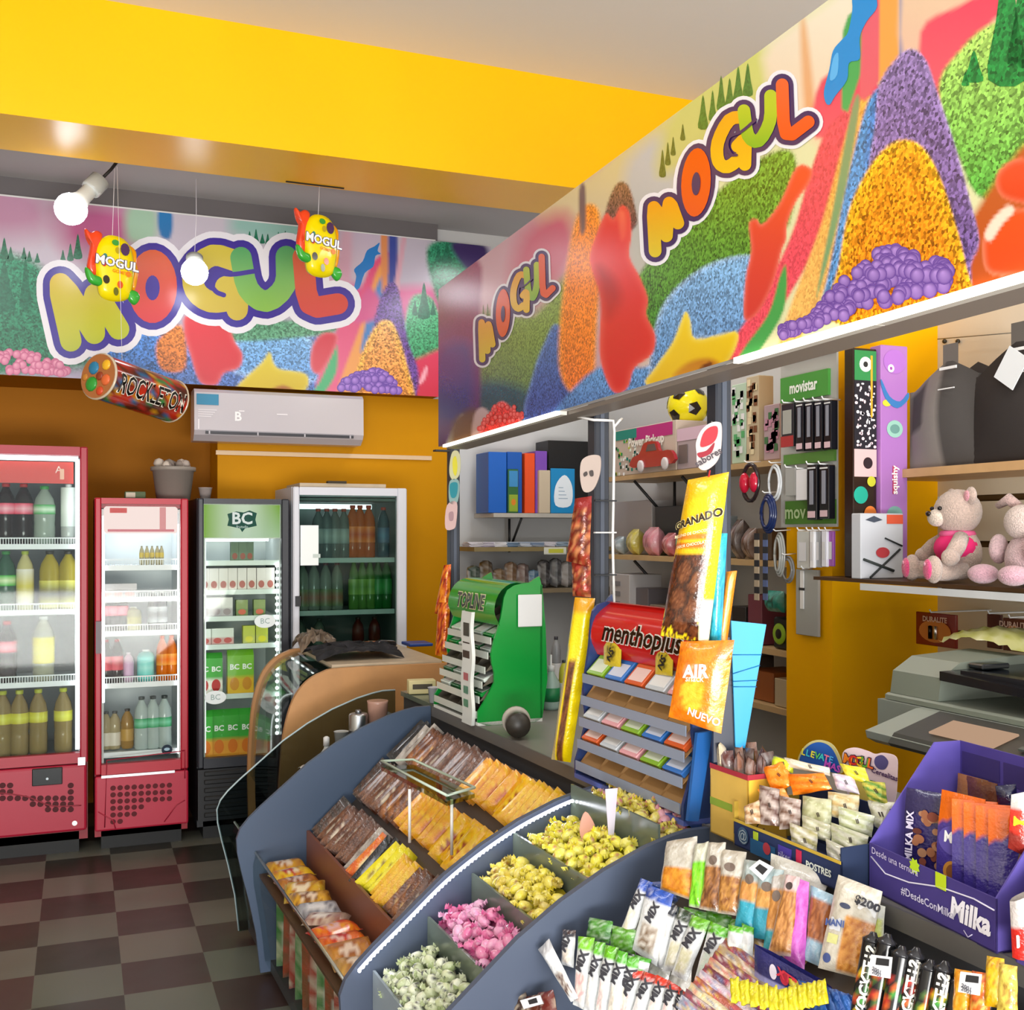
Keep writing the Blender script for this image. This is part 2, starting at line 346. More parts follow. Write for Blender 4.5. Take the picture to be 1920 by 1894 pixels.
# ---------------------------------------------------------------- printed banners
class Art:
    """a printed board: grid of soft printed colour plus crisp cut shapes, all drawn on one plane"""
    def __init__(s, mapf, kind='print'): s.mb = MB(); s.map = mapf; s.k = 0; s.kind = kind
    def ground(s, pts, nu, nv, shapes, base):
        """pts(u,v)->photo coordinates on the board"""
        P = np.array([[pts(i/nu, j/nv) for i in range(nu+1)] for j in range(nv+1)]); X = P[..., 0]; Y = P[..., 1]
        col = np.zeros(X.shape+(4,)); col[..., :3] = base(X, Y)
        for sh in shapes:
            poly = np.array(smooth_poly(sh[0], 4) if sh[5] else sh[0], float); c0 = np.array(C(sh[1])); c1 = np.array(C(sh[2])); soft = sh[3]; sp = sh[4]
            d = np.full(X.shape, 1e9); ins = np.zeros(X.shape, bool); n = len(poly)
            for i in range(n):
                ax, ay = poly[i]; bx, by = poly[(i+1) % n]; ex, ey = bx-ax, by-ay
                t = np.clip(((X-ax)*ex+(Y-ay)*ey)/(ex*ex+ey*ey+1e-9), 0, 1); d = np.minimum(d, np.hypot(X-ax-t*ex, Y-ay-t*ey))
                cnd = (ay > Y) != (by > Y); xi = ax+(Y-ay)*ex/(ey if abs(ey) > 1e-9 else 1e-9); ins ^= cnd & (X < xi)
            sd = np.where(ins, d, -d); m = np.clip(sd/soft+.5, 0, 1)[..., None]
            y0, y1 = poly[:, 1].min(), poly[:, 1].max(); g = np.clip((Y-y0)/(y1-y0), 0, 1)[..., None]
            cc = c0*(1-g)+c1*g
            if sh[6]:                                     # rounded printed sweets: lighter rim
                rim = np.clip(1-sd/sh[6], 0, 1)[..., None]**2; cc = cc*(1-rim*.45)+np.array(C(sh[7]))*rim*.45
            col[..., :3] = col[..., :3]*(1-m)+cc*m; col[..., 3] = col[..., 3]*(1-m[..., 0])+sp*m[..., 0]
        vs = [s.map(X[j, i], Y[j, i], 0) for j in range(nv+1) for i in range(nu+1)]
        cs = [tuple(col[j, i]) for j in range(nv+1) for i in range(nu+1)]
        fs = [[j*(nu+1)+i, j*(nu+1)+i+1, (j+1)*(nu+1)+i+1, (j+1)*(nu+1)+i] for j in range(nv) for i in range(nu)]
        s.mb.add(vs, fs, cs, s.kind)
    def poly(s, pts, col, lift, smooth=4, sp=0):
        pts = smooth_poly(pts, smooth) if smooth else pts
        s.mb.add([s.map(x, y, lift) for x, y in pts], [list(range(len(pts)))], tuple(C(col))+(sp,), s.kind)
    def caps(s, pts, r, colf, lift, seg=10):
        """thick round-ended stroke"""
        for k in range(len(pts)-1):
            a = Vector(pts[k]); b = Vector(pts[k+1]); ra = r[k] if isinstance(r, list) else r; rb = r[k+1] if isinstance(r, list) else r
            t = math.atan2(b.y-a.y, b.x-a.x); P = []
            for i in range(seg+1): g = t+math.pi/2+math.pi*i/seg; P.append((a.x+ra*math.cos(g), a.y+ra*math.sin(g)))
            for i in range(seg+1): g = t-math.pi/2+math.pi*i/seg; P.append((b.x+rb*math.cos(g), b.y+rb*math.sin(g)))
            s.k += 1; L = lift+(s.k % 40)*2e-6
            s.mb.add([s.map(x, y, L) for x, y in P], [list(range(len(P)))], [tuple(colf(x, y))+(0.,) for x, y in P], s.kind)
    def blob(s, cx, cy, rx, ry, c0, c1, lift, n=16, hl=(-.3, -.35)):
        vs = [(cx+hl[0]*rx, cy+hl[1]*ry)]+[(cx+.72*rx*math.cos(6.2832*i/n), cy+.72*ry*math.sin(6.2832*i/n)) for i in range(n)]+[(cx+rx*math.cos(6.2832*i/n), cy+ry*math.sin(6.2832*i/n)) for i in range(n)]
        mid = mixc(c0, c1, .6); cs = [tuple(C(c0))+(0.,)]+[mid+(0.,)]*n+[tuple(C(c1))+(0.,)]*n
        s.k += 1; L = lift+(s.k % 60)*6e-6
        fs = [[0, i+1, (i+1) % n+1] for i in range(n)]+[[i+1, n+i+1, n+(i+1) % n+1, (i+1) % n+1] for i in range(n)]
        s.mb.add([s.map(x, y, L) for x, y in vs], fs, cs, s.kind)
    def logo(s, boxes, r, o1, o2, pal, dim=1.0):
        """five bubble letters; boxes = (origin, x vector, y vector) of each letter"""
        LET = [[[(.14, .92), (.2, .2), (.52, .8)], [(.52, .8), (.68, .3), (.9, .72)]],
               'O',
               [[(.9, .14), (.5, .06), (.17, .33), (.17, .66), (.42, .84), (.8, .8)], [(.7, .58), (.9, .56), (.88, .96)]],
               [[(.1, .12), (.2, .66), (.5, .88), (.82, .6), (.86, .1)]],
               [[(.28, .08), (.3, .86), (.95, .84)]]]
        def lay(rad, colf, lift, fill=False):
            for k, (o, ex, ey) in enumerate(boxes):
                q = lambda u, v: (o[0]+ex[0]*u+ey[0]*v, o[1]+ex[1]*u+ey[1]*v)
                if LET[k] == 'O':
                    c = q(.5, .5); w_ = math.hypot(*ex)/2-r*.1+(rad-r); h_ = math.hypot(*ey)/2+(rad-r)
                    n = 26; P = []
                    for i in range(n):
                        g = 6.2832*i/n; a = math.cos(g)*w_/math.hypot(*ex); b = math.sin(g)*h_/math.hypot(*ey); P.append(q(.5+a, .5+b))
                    s.mb.add([s.map(x, y, lift) for x, y in P], [list(range(n))], [tuple(colf(k, x, y, o, ex, ey))+(0.,) for x, y in P], s.kind)
                else:
                    for st in LET[k]: s.caps([tuple(p) for p in smooth_line([q(u, v) for u, v in st], 3)], rad, lambda x, y: colf(k, x, y, o, ex, ey), lift)
        WH = tuple(x*dim for x in C('#eceaf2')); PU = tuple(x*dim for x in C(pal[5]))
        lay(r+o2, lambda *a: WH, .0012); lay(r+o1, lambda *a: PU, .0022)
        # thin dark line between the letters and their coloured fill
        def fillc(k, x, y, o, ex, ey):
            c0, c1 = pal[k]; L = ey[0]**2+ey[1]**2; t = max(0, min(1, ((x-o[0])*ey[0]+(y-o[1])*ey[1])/L)); return tuple(v*dim for v in mixc(c0, c1, t))
        lay(r, fillc, .0032)
        o, ex, ey = boxes[1]; q = lambda u, v: (o[0]+ex[0]*u+ey[0]*v, o[1]+ex[1]*u+ey[1]*v); w_ = .14; h_ = .17
        oG, eG, fG = boxes[2]; g = lambda u, v: (oG[0]+eG[0]*u+fG[0]*v, oG[1]+eG[1]*u+fG[1]*v)
        s.caps([tuple(p) for p in smooth_line([g(1.22, .3), g(.8, .37), g(.5, .34), g(.42, .47), g(.52, .66), g(.66, .72)], 4)], r*.22, lambda x, y: PU, .0044)
        P = [q(.5+w_*math.cos(6.2832*i/18), .52+h_*math.sin(6.2832*i/18)) for i in range(18)]
        s.mb.add([s.map(x, y, .0042) for x, y in P], [list(range(18))], PU+(0.,), s.kind)
def tree(x, y, w, h): return [(x-w/2, y), (x-w*.3, y-h*.45), (x, y-h), (x+w*.3, y-h*.45), (x+w/2, y)]
NO = (0, '#fff')
def sh(p, c0, c1, soft=5, sp=0, sm=True, rim=0, rc='#ffffff'): return (p, c0, c1, soft, sp, sm, rim, rc)
PAL = [('#d9b93a', '#b9c23a'), ('#d8603a', '#d6404a'), ('#d2c04a', '#cdb54a'), ('#5aa86a', '#8fc25a'), ('#dd6a4a', '#d2483f'), '#41329a']
PAL2 = [('#f0a010', '#d8c416'), ('#e8540f', '#e65a20'), ('#e8a818', '#e8c020'), ('#b8c828', '#6fae2a'), ('#e8622a', '#e8501c'), '#3a2060']
# back wall banner
YB = 6.245
A1 = Art(lambda x, y, l: tuple(aty(x, y, YB-l)))
def edge1(u, v):
    x = -180+u*1100; t = 367+x*.1037; b = 702+x*.0512; return (x, t+(b-t)*v)
def base1(X, Y):
    g = np.clip((Y-370)/330, 0, 1)[..., None]; a = np.array(C('#c4bcc8')); b = np.array(C('#a99fb8')); return a*(1-g)+b*g
shp = [sh([(-180, 340), (60, 350), (70, 440), (-180, 420)], '#b98ba6', '#b98ba6', 60), sh([(120, 380), (250, 390), (260, 460), (130, 470)], '#b8608f', '#b8608f', 60),
    sh([(-180, 470), (40, 480), (100, 540), (150, 650), (160, 690), (-180, 690)], '#2f8a6a', '#1f6a4a', 20, .8),
    sh([(620, 525), (700, 540), (840, 540), (840, 600), (640, 600)], '#d4508c', '#c04a90', 22), sh([(600, 400), (700, 410), (700, 500), (560, 520)], '#b9a8c0', '#c8b8c4', 40),
    sh([(450, 395), (560, 400), (560, 450), (440, 440)], '#8fb8b0', '#8fb8b0', 30), sh([(640, 440), (660, 440), (650, 600), (620, 600)], '#cfa8b8', '#c890a8', 12),
    sh([(240, 390), (290, 390), (290, 450), (240, 450)], '#9fc0a8', '#9fc0a8', 20), sh([(297, 395), (322, 398), (320, 445), (300, 440)], '#2878b8', '#2f6fa8', 6),
    sh([(180, 640), (260, 610), (340, 620), (360, 760), (180, 760)], '#4a80c8', '#3a68b8', 8, .9),
    sh([(340, 690), (440, 640), (640, 640), (640, 760), (340, 760)], '#5f80c0', '#4a6ab0', 10, .8),
    sh([(440, 640), (500, 615), (560, 620), (600, 660), (600, 715), (440, 700)], '#7fb4e4', '#5f92d0', 7, .8, True, 16, '#cfe4ff'),
    sh([(440, 610), (600, 600), (620, 625), (440, 640)], '#5f9a7a', '#5f9a7a', 6, .7),
    sh([(295, 640), (340, 610), (348, 690), (302, 692)], '#d8803a', '#c87030', 5, .8),
    sh([(352, 590), (420, 600), (440, 640), (455, 665), (448, 690), (420, 700), (405, 722), (375, 716), (358, 670), (345, 620)], '#d83c48', '#cc3640', 4, 0, True, 12, '#f08080'),
    sh([(440, 728), (490, 680), (506, 660), (520, 690), (575, 702), (560, 740), (440, 740)], '#dcc83a', '#cbb02a', 4, 0, True, 10, '#f4ec80'),
    sh([(500, 740), (530, 722), (560, 740)], '#a86a30', '#a86a30', 5),
    sh([(700, 490), (740, 480), (700, 600), (640, 745), (590, 745), (620, 640), (670, 560)], '#d64a78', '#e06a90', 6),
    sh([(710, 500), (745, 480), (715, 600), (668, 720), (640, 745), (636, 720), (680, 600)], '#e49a50', '#e8a060', 6),
    sh([(714, 520), (735, 520), (722, 560), (690, 640), (676, 660), (690, 590)], '#4a80c0', '#4a80c0', 5),
    sh([(580, 745), (600, 715), (625, 660), (632, 650), (630, 700), (600, 745)], '#4fae7a', '#4fae7a', 4),
    sh([(585, 650), (605, 625), (632, 628), (625, 660), (600, 700), (583, 690)], '#cc3a4c', '#d04858', 4, 0, True, 8, '#f0a0a8'),
    sh([(714, 430), (728, 430), (728, 550), (716, 550)], '#d88a58', '#d88a58', 3, 0, False), sh([(728, 430), (745, 432), (745, 540), (728, 540)], '#3a4a98', '#3a4a98', 3, 0, False),
    sh([(755, 430), (765, 430), (745, 560), (735, 560)], '#d0a0b0', '#d0a0b0', 4, 0, False),
    sh([(760, 600), (775, 555), (810, 560), (830, 620), (830, 700), (790, 690), (760, 650)], '#4fae7c', '#2f8a5c', 6, .8), sh([(690, 540), (715, 570), (700, 600), (660, 600)], '#cf5a90', '#cf5a90', 10),
    sh([(765, 690), (790, 670), (840, 660), (840, 760), (770, 760)], '#d83a60', '#c83048', 10), sh([(785, 720), (797, 690), (802, 690), (796, 712)], '#f2b0c0', '#f2b0c0', 4),
    sh([(700, 620), (715, 555), (732, 530), (748, 545), (765, 640), (785, 700), (770, 760), (700, 760)], '#6a4a98', '#5f408f', 4, .9),
    sh([(668, 750), (680, 660), (705, 612), (722, 600), (740, 612), (762, 680), (772, 760)], '#eda860', '#e48a3c', 4, .9, True, 18, '#f2d040'),
    sh([(800, 470), (830, 450), (900, 456), (905, 520), (860, 560), (830, 580), (812, 540)], '#2f8a68', '#1f7a50', 8, .7), sh([(845, 455), (910, 460), (910, 500), (880, 510)], '#3a2a60', '#3a2a60', 10)]
A1.ground(edge1, 275, 84, shp, base1)
for x, y, w_, h_ in [(8, 485, 16, 40), (20, 488, 12, 26), (45, 485, 10, 22), (55, 490, 10, 20), (70, 492, 10, 18), (8, 580, 40, 90), (48, 575, 22, 95), (118, 490, 10, 22), (132, 488, 12, 32), (146, 484, 16, 46), (468, 455, 10, 22), (480, 455, 10, 26), (492, 456, 9, 18), (502, 458, 9, 20), (522, 462, 10, 28), (535, 462, 12, 30), (795, 595, 22, 66), (778, 590, 10, 30), (812, 590, 10, 28), (822, 490, 12, 30), (838, 492, 20, 38)]:
    A1.poly(tree(x, y, w_, h_), '#1f6a50', .0006, 3, .4)
A1.poly([(668, 518), (664, 505), (680, 490), (688, 470), (702, 462), (712, 455), (708, 470), (714, 476), (704, 480), (700, 500), (684, 512), (674, 540), (664, 542)], '#2878c0', .0008, 3)
random.seed(3)
for (x0, x1, yb, yt, c0, c1, n) in [(-170, 150, 712, 655, '#e8a0bc', '#b8507c', 170), (628, 756, 744, 694, '#b48ae0', '#5a3aa0', 130)]:
    P = []
    for i in range(n):
        x = random.uniform(x0, x1); e = 1-abs((x-(x0+x1)/2)/((x1-x0)/2))**2.5; y = yb-(yb-yt)*e*random.random(); P.append((y, x))
    for y, x in sorted(P):
        lim = 702+x*.0512-7
        if y < lim: A1.blob(x, y, 8, 8, c0, c1, .001)
A1.logo([((80, 500), (128, 10), (38, 150)), ((238, 468), (96, 0), (0, 138)), ((344, 470), (108, 4), (6, 112)), ((440, 470), (112, 0), (4, 108)), ((545, 472), (80, 4), (14, 112))], 20, 13, 25, PAL, .95)
r = thing('banner', 'long glossy banner with the big word MOGUL high on the back wall above the fridges', 'banner', (0, YB, 2.4))
A1.mb.build('printed_face', r, True)
MB().box(-1.0, 2.0, YB+.001, YB+.02, 2.40, 3.34, '#d8d8d8', 'satin').build('backing_board', r, True)
# kiosk fascia: vertical boards above the counter
FS = .63; FP0 = Vector((2.013*FS, 6.25*FS, 0)); FD = Vector((.0218, 1, 0)).normalized(); FN = Vector((-FD.y, FD.x, 0))
def fmap(x, y, l): return tuple(atplane(x, y, FP0+FN*l, FN))
def fx(Y): return FP0.x+.0218*(Y-FP0.y)
A2 = Art(fmap, 'print_fine')
def ftop(x): return 401-(x-1013)*.7425
def fbot(x): return 838-(x-838)*.2862
def edge2(u, v):
    x = 822+(2080-822)*u**.95; t = ftop(x); b = fbot(x)-5-(x-838)*.012; return (x, t+(b-t)*v)
def base2(X, Y):
    t = np.clip((X-1150)/200, 0, 1)[..., None]; a = np.array(C('#c09aa4')); b = np.array(C('#dcdcae')); c = np.array(C('#cfd6a0')); return a*(1-t)+b*t
s2 = [sh([(1000, 380), (1100, 330), (1240, 220), (1270, 300), (1120, 420), (1060, 470)], '#cfc48a', '#cdb89c', 30), sh([(1180, 300), (1260, 260), (1260, 440), (1190, 520), (1170, 400)], '#b9bcc4', '#b8b4a8', 30),
    sh([(980, 440), (1060, 400), (1080, 480), (1010, 560), (960, 540)], '#c0506a', '#b8707c', 40), sh([(1300, 150), (1420, 80), (1430, 190), (1250, 330), (1240, 260)], '#ccd070', '#c4c07a', 30),
    sh([(1430, 110), (1560, 0), (1600, -60), (1600, 250), (1520, 260)], '#e8e4d0', '#e8c8a8', 26), sh([(1500, 60), (1512, 50), (1530, 230), (1512, 235)], '#e0b080', '#e0a070', 12), sh([(1540, 150), (1620, 130), (1660, 190), (1640, 210), (1530, 260)], '#e0405c', '#e85a6a', 8),
    sh([(895, 600), (1000, 590), (1075, 520), (1075, 800), (880, 840)], '#7f9a48', '#3f5a30', 18, .7), sh([(890, 720), (1000, 740), (1000, 840), (880, 840)], '#24505a', '#243a50', 24, .3),
    sh([(820, 545), (897, 488), (900, 600), (893, 840), (820, 900)], '#8f2f52', '#262a66', 10, .15), sh([(820, 660), (885, 650), (880, 780), (820, 780)], '#4a3a80', '#2a2f70', 26, .1), sh([(835, 840), (862, 780), (870, 790), (850, 860)], '#a0a098', '#8a8a70', 6), sh([(850, 790), (896, 770), (890, 860), (850, 860)], '#5a3a30', '#7a5a30', 14),
    sh([(884, 815), (890, 776), (906, 764), (920, 785), (900, 830), (886, 830)], '#b8a0a8', '#b08a7a', 5),
    sh([(985, 800), (1000, 700), (1022, 640), (1040, 608), (1060, 630), (1085, 720), (1095, 800)], '#3f60a8', '#2f4488', 5, .8, True, 10, '#7fa0e0'),
    sh([(890, 850), (905, 800), (935, 754), (960, 766), (982, 800), (985, 850)], '#e03a3c', '#c82a20', 4, .9, True, 8, '#f0a0a0'),
    sh([(1050, 700), (1050, 600), (1068, 460), (1085, 400), (1105, 382), (1124, 400), (1128, 480), (1120, 600), (1110, 745), (1080, 745)], '#f08a1c', '#d86a20', 8, .75, True, 14, '#f2b040'),
    sh([(1086, 356), (1097, 350), (1098, 425), (1088, 435)], '#5a4a60', '#7a5a50', 5), sh([(1040, 770), (1120, 690), (1200, 690), (1230, 690), (1230, 800), (1040, 800)], '#5f92cc', '#345a98', 8, .8),
    sh([(1134, 425), (1140, 380), (1158, 343), (1178, 348), (1190, 385), (1194, 420), (1170, 440)], '#8a5f48', '#5a3038', 4, .9),
    sh([(1180, 560), (1230, 470), (1300, 400), (1420, 300), (1490, 290), (1480, 420), (1410, 480), (1300, 560), (1230, 620)], '#6f9a34', '#3a7a24', 8, .9),
    sh([(1215, 740), (1222, 640), (1250, 560), (1320, 500), (1400, 478), (1440, 500), (1430, 560), (1390, 640), (1290, 640), (1215, 740)], '#7fb0dc', '#3f6aa8', 5, .8, True, 14, '#cfe0f4'),
    sh([(1106, 490), (1118, 440), (1136, 400), (1150, 410), (1165, 385), (1180, 398), (1184, 440), (1180, 480), (1200, 520), (1215, 560), (1212, 590), (1229, 630), (1222, 665), (1190, 690), (1178, 725), (1158, 738), (1140, 720), (1124, 660), (1126, 560)], '#e0302a', '#cc2420', 3, 0, True, 16, '#f47060'),
    sh([(1120, 500), (1150, 520), (1165, 560), (1140, 600), (1128, 560)], '#a81c18', '#c02420', 22), sh([(1160, 400), (1172, 400), (1174, 440), (1164, 450)], '#f26a50', '#e84a3a', 8),
    sh([(1560, 230), (1640, 190), (1600, 330), (1500, 520), (1400, 680), (1350, 740), (1300, 740), (1400, 600), (1480, 450), (1520, 320)], '#e8505c', '#e84a60', 5, .35),
    sh([(1600, 210), (1640, 190), (1610, 330), (1570, 480), (1500, 640), (1450, 690), (1480, 580), (1540, 420)], '#f0a848', '#f0b868', 6, .35),
    sh([(1628, 190), (1660, 170), (1640, 300), (1600, 420), (1560, 560), (1530, 620), (1560, 480), (1590, 330)], '#4a88c4', '#5a90c8', 5, .8), sh([(1598, 200), (1612, 195), (1590, 330), (1560, 460), (1530, 560), (1560, 400)], '#8a9a6a', '#6fa070', 5),
    sh([(1345, 740), (1390, 660), (1440, 590), (1462, 520), (1474, 500), (1470, 580), (1430, 650), (1380, 720)], '#46a04e', '#3f9a50', 4),
    sh([(1494, 312), (1522, 318), (1516, 345), (1492, 380), (1476, 420), (1474, 450), (1466, 470), (1450, 530), (1426, 580), (1404, 600), (1394, 590), (1398, 520), (1408, 470), (1404, 420), (1418, 410), (1430, 420), (1462, 380)], '#e8502e', '#cc3a34', 3, 0, True, 10, '#f89080'),
    sh([(1212, 722), (1228, 690), (1262, 640), (1284, 586), (1294, 600), (1302, 634), (1340, 630), (1382, 622), (1376, 660), (1340, 710), (1290, 740)], '#eccb1c', '#d8ac18', 3, 0, True, 12, '#f8f080'),
    sh([(1262, 708), (1290, 680), (1330, 672), (1350, 685), (1320, 700)], '#b8741c', '#c88a20', 10), sh([(1312, 690), (1330, 678), (1336, 684), (1320, 694)], '#6a3410', '#6a3410', 3),
    sh([(1580, 60), (1590, 30), (1622, 0), (1620, 120), (1590, 210), (1578, 205)], '#3fa050', '#4fa858', 4, 0, False), sh([(1618, -60), (1652, -80), (1650, 150), (1622, 190), (1612, 180)], '#e05a70', '#e0606a', 4, 0, False),
    sh([(1650, -90), (1686, -100), (1686, 150), (1648, 180)], '#f0a048', '#f0a048', 4, 0, False), sh([(1686, -110), (1722, -140), (1722, 160), (1686, 170)], '#3a68b0', '#3a68b0', 4, 0, False), sh([(1640, 180), (1690, 120), (1700, 200), (1650, 330), (1620, 330)], '#3f78c0', '#4a80c0', 6, .8),
    sh([(1722, -150), (2100, -400), (2100, 300), (1740, 250)], '#d8d8a0', '#e8a8a0', 16), sh([(1726, 60), (1800, 10), (1900, -40), (1960, -60), (1880, 20), (1800, 110), (1760, 200), (1740, 210)], '#e03a58', '#e8606c', 10),
    sh([(1762, 150), (1800, 95), (1850, 50), (1940, 20), (2100, 0), (2100, 380), (1860, 380), (1800, 300), (1770, 220)], '#b4d868', '#2f9a38', 8, .9),
    sh([(1800, 460), (1840, 380), (1890, 310), (1940, 260), (2100, 200), (2100, 640), (1790, 600)], '#c0602a', '#b84a1c', 14), 
    sh([(1640, 240), (1648, 160), (1680, 110), (1708, 92), (1736, 112), (1760, 180), (1790, 270), (1815, 360), (1836, 450), (1820, 500), (1810, 600), (1620, 600), (1628, 330)], '#8a72a8', '#5a4088', 4, 1.0, True, 10, '#c0a8e0'),
    sh([(1556, 600), (1572, 500), (1590, 400), (1620, 330), (1655, 282), (1692, 262), (1730, 276), (1762, 330), (1792, 420), (1812, 500), (1822, 580), (1700, 620)], '#f09a20', '#ea7c14', 4, 1.0, True, 42, '#f6d428'),
    sh([(1868, 330), (1900, 300), (1960, 300), (1980, 340), (1940, 380), (1880, 370)], '#e8502c', '#d8401c', 5, 0, True, 14, '#f8a080'),
    sh([(1842, 470), (1850, 430), (1880, 400), (1930, 390), (2000, 410), (2010, 480), (1960, 510), (1860, 515)], '#e8501c', '#d8481c', 4, 0, True, 14, '#f8b090'),
    sh([(1846, 440), (1862, 410), (1890, 385), (1902, 396), (1880, 420), (1858, 452)], '#f8dcc8', '#f8dcc8', 5)]
A2.ground(edge2, 400, 120, s2, base2)
for x, y, w_, h_ in [(1242, 330, 12, 50), (1252, 308, 10, 42), (1262, 290, 9, 34), (1280, 262, 9, 30), (1318, 240, 18, 62), (1336, 225, 14, 56), (1352, 205, 16, 64), (1368, 200, 16, 54), (1384, 190, 18, 66), (1402, 178, 18, 60), (906, 610, 5, 40), (914, 604, 5, 36)]:
    A2.poly(tree(x, y, w_, h_), '#4a7a30' if x > 1300 else '#5a6a30', .0006, 3, .3)
for x, y, w_, h_ in [(1888, 150, 70, 240), (1915, 120, 50, 160), (1826, 152, 34, 58), (1810, 160, 14, 26)]: A2.poly(tree(x, y, w_, h_), '#1f8038', .0006, 3, .8)
A2.poly([(1548, 192), (1545, 170), (1555, 130), (1562, 95), (1578, 75), (1590, 60), (1598, 20), (1600, -10), (1630, -30), (1645, 10), (1625, 40), (1612, 70), (1612, 110), (1592, 118), (1588, 150), (1566, 180), (1556, 196)], '#1c8ad4', .0008, 4)
A2.poly([(1556, 150), (1562, 110), (1572, 100), (1570, 140)], '#58b0ec', .0012, 3)
random.seed(5); P = []
for i in range(210):
    x = random.uniform(1466, 1776); e = max(0, 1-abs((x-1655)/130))**.7*90+16; y = fbot(x)-32-8*(x-1466)/310-random.random()*e; P.append((y, x))
for y, x in sorted(P): rr = 9+6*(x-1466)/310; A2.blob(x, y+4, rr, rr*1.1, '#b490dc', '#5f3f98', .001, hl=(-.2, -.45))
random.seed(6)
for i in range(40):
    x = random.uniform(898, 980); e = max(0, 1-abs((x-940)/46)); y = fbot(x)-14-random.random()*e*52; A2.blob(x, y, 4, 5, '#f07070', '#b82020', .001)
A2.logo([((1213, 375), (58, -40), (8, 110)), ((1276, 286), (58, -16), (0, 128)), ((1333, 238), (68, -38), (4, 108)), ((1388, 200), (66, -34), (2, 92)), ((1448, 158), (64, -30), (8, 118))], 12, 9, 16, PAL2)
A2.logo([((897, 588), (26, -12), (4, 95)), ((929, 545), (28, -6), (0, 90)), ((957, 520), (32, -16), (2, 78)), ((984, 498), (26, -10), (2, 74)), ((1008, 478), (26, -12), (4, 88))], 6, 6, 10, PAL2, .8)
r = thing('fascia_board', 'tall printed fascia with two MOGUL logos and a candy landscape above the counter opening', 'banner', (2.0, 4, 2.1))
A2.mb.build('printed_face', r, True)
mb = MB()
def fpt(px, py, off): return atplane(px, py, FP0-FN*off, FN)
qs = [(822, ftop(822)), (2080, ftop(2080)), (2080, fbot(2080)-20), (822, fbot(822)-5)]
base = [fpt(x, y, 0) for x, y in qs]; vs = [tuple(p-FN*o) for o in (.002, .022) for p in base]
mb.add(vs, [[0, 1, 2, 3], [7, 6, 5, 4], [0, 4, 5, 1], [2, 6, 7, 3], [0, 3, 7, 4], [1, 5, 6, 2]], '#c8c8c8', 'satin'); mb.build('backing_board', r, True)
def rail_box(mb, xa, xb, ya, yb, o0, o1, col, kind):
    """bar along the fascia foot between photo columns xa..xb, ya/yb = drop below the light line"""
    P = []
    for o in (o0, o1):
        for x, dy in ((xa, ya), (xb, ya), (xb, yb), (xa, yb)):
            q = fpt(x, fbot(x)+dy*(.3+.7*(x-838)/1082), 0); P.append(tuple(q-FN*o))
    mb.add(P, [[0, 1, 2, 3], [7, 6, 5, 4], [0, 4, 5, 1], [2, 6, 7, 3], [0, 3, 7, 4], [1, 5, 6, 2]], col, kind)
rl = thing('fascia_rail', 'grey metal rail along the foot of the candy fascia', 'rail', tuple(fpt(1300, fbot(1300), .05)))
mb = MB(); rail_box(mb, 826, 2080, -17, 0, .024, .105, '#8a8078', 'satin'); mb.build('rail_body', rl, True)
for xa, xb, nm in ((836, 1050, 'far'), (1385, 1640, 'middle'), (1642, 2078, 'near')):
    lt = thing('light_tube', {'far': 'long white light tube at the far left end of the fascia foot', 'middle': 'white light tube on the fascia foot, starting above the second post', 'near': 'white light tube on the fascia foot at the right edge'}[nm], 'light', tuple(fpt((xa+xb)/2, fbot((xa+xb)/2), -.01)))
    mb = MB(); rail_box(mb, xa, xb, -15, 1, -.012, .0, '#fff3dc', 'emit5'); mb.build('glowing_tube', lt, True)
    mb = MB(); rail_box(mb, xa, xb, -16, 1, .001, .021, '#d8d4cc', 'satin'); mb.build('lamp_housing', lt, True)
# posts standing on the counter and carrying the fascia
def post(px, w, label, z0=.9215):
    c = fpt(px, fbot(px)*1., .06); cc_ = fpt(px, fbot(px), .135); c = Vector((cc_.x, cc_.y, c.z)); h = w/2; t = thing('support_post', label, 'post', (c.x, c.y, z0)); R_ = T(c.x, c.y, 0) @ RZ(1.2)
    mb = MB().box(-h, h, -h, h, z0, c.z+.03, '#2c323e', 'satin', R_, bev=.004); mb.box(-.006, .006, -h-.002, -h, z0, c.z+.02, '#4a5262', 'satin', R_); mb.build('post_body', t, True)
    MB().box(-h-.06, -h, -h+.004, h-.004, c.z-.008, c.z-.001, '#1c1e22', 'satin', R_).build('top_plate', t, True)
    return t, c
PT1, PC1 = post(1122, .047, 'dark grey post with a white cable running down it, left of the red rack')
PT2, PC2 = post(1348, .042, 'dark grey post behind the big yellow snack bag')
PT3, PC3 = post(850, .042, 'dark grey post at the far left end of the counter')
cc = PC1; q = lambda dx, dy, z: (cc.x+dx, cc.y+dy, z)
MB().tube([q(-.06, .01, cc.z-.018), q(-.03, -.03, cc.z-.03), q(.0, -.034, cc.z-.03), q(.03, -.034, cc.z-.03), q(.036, -.028, cc.z-.06), q(.034, -.028, 1.7), q(.03, -.03, 1.55), q(.036, -.028, 1.35), q(.03, -.03, 1.2), q(.034, -.03, 1.0)], .004, '#eeeeee', 'satin', seg=6).build('white_cable', PT1, True)
MB().tube([q(.034, -.028, cc.z-.05), q(.05, -.03, cc.z-.03), q(.075, -.0, cc.z-.02)], .004, '#eeeeee', 'satin', seg=6).build('white_cable', PT1, True)
for z_ in (1.66, 1.57, 1.45, 1.33):
    MB().box(cc.x-.027, cc.x+.04, cc.y-.036, cc.y-.024, z_, z_+.004, '#20242c' if z_ != 1.57 else '#e0e0e0', 'satin').build('cable_tie', PT1, True)
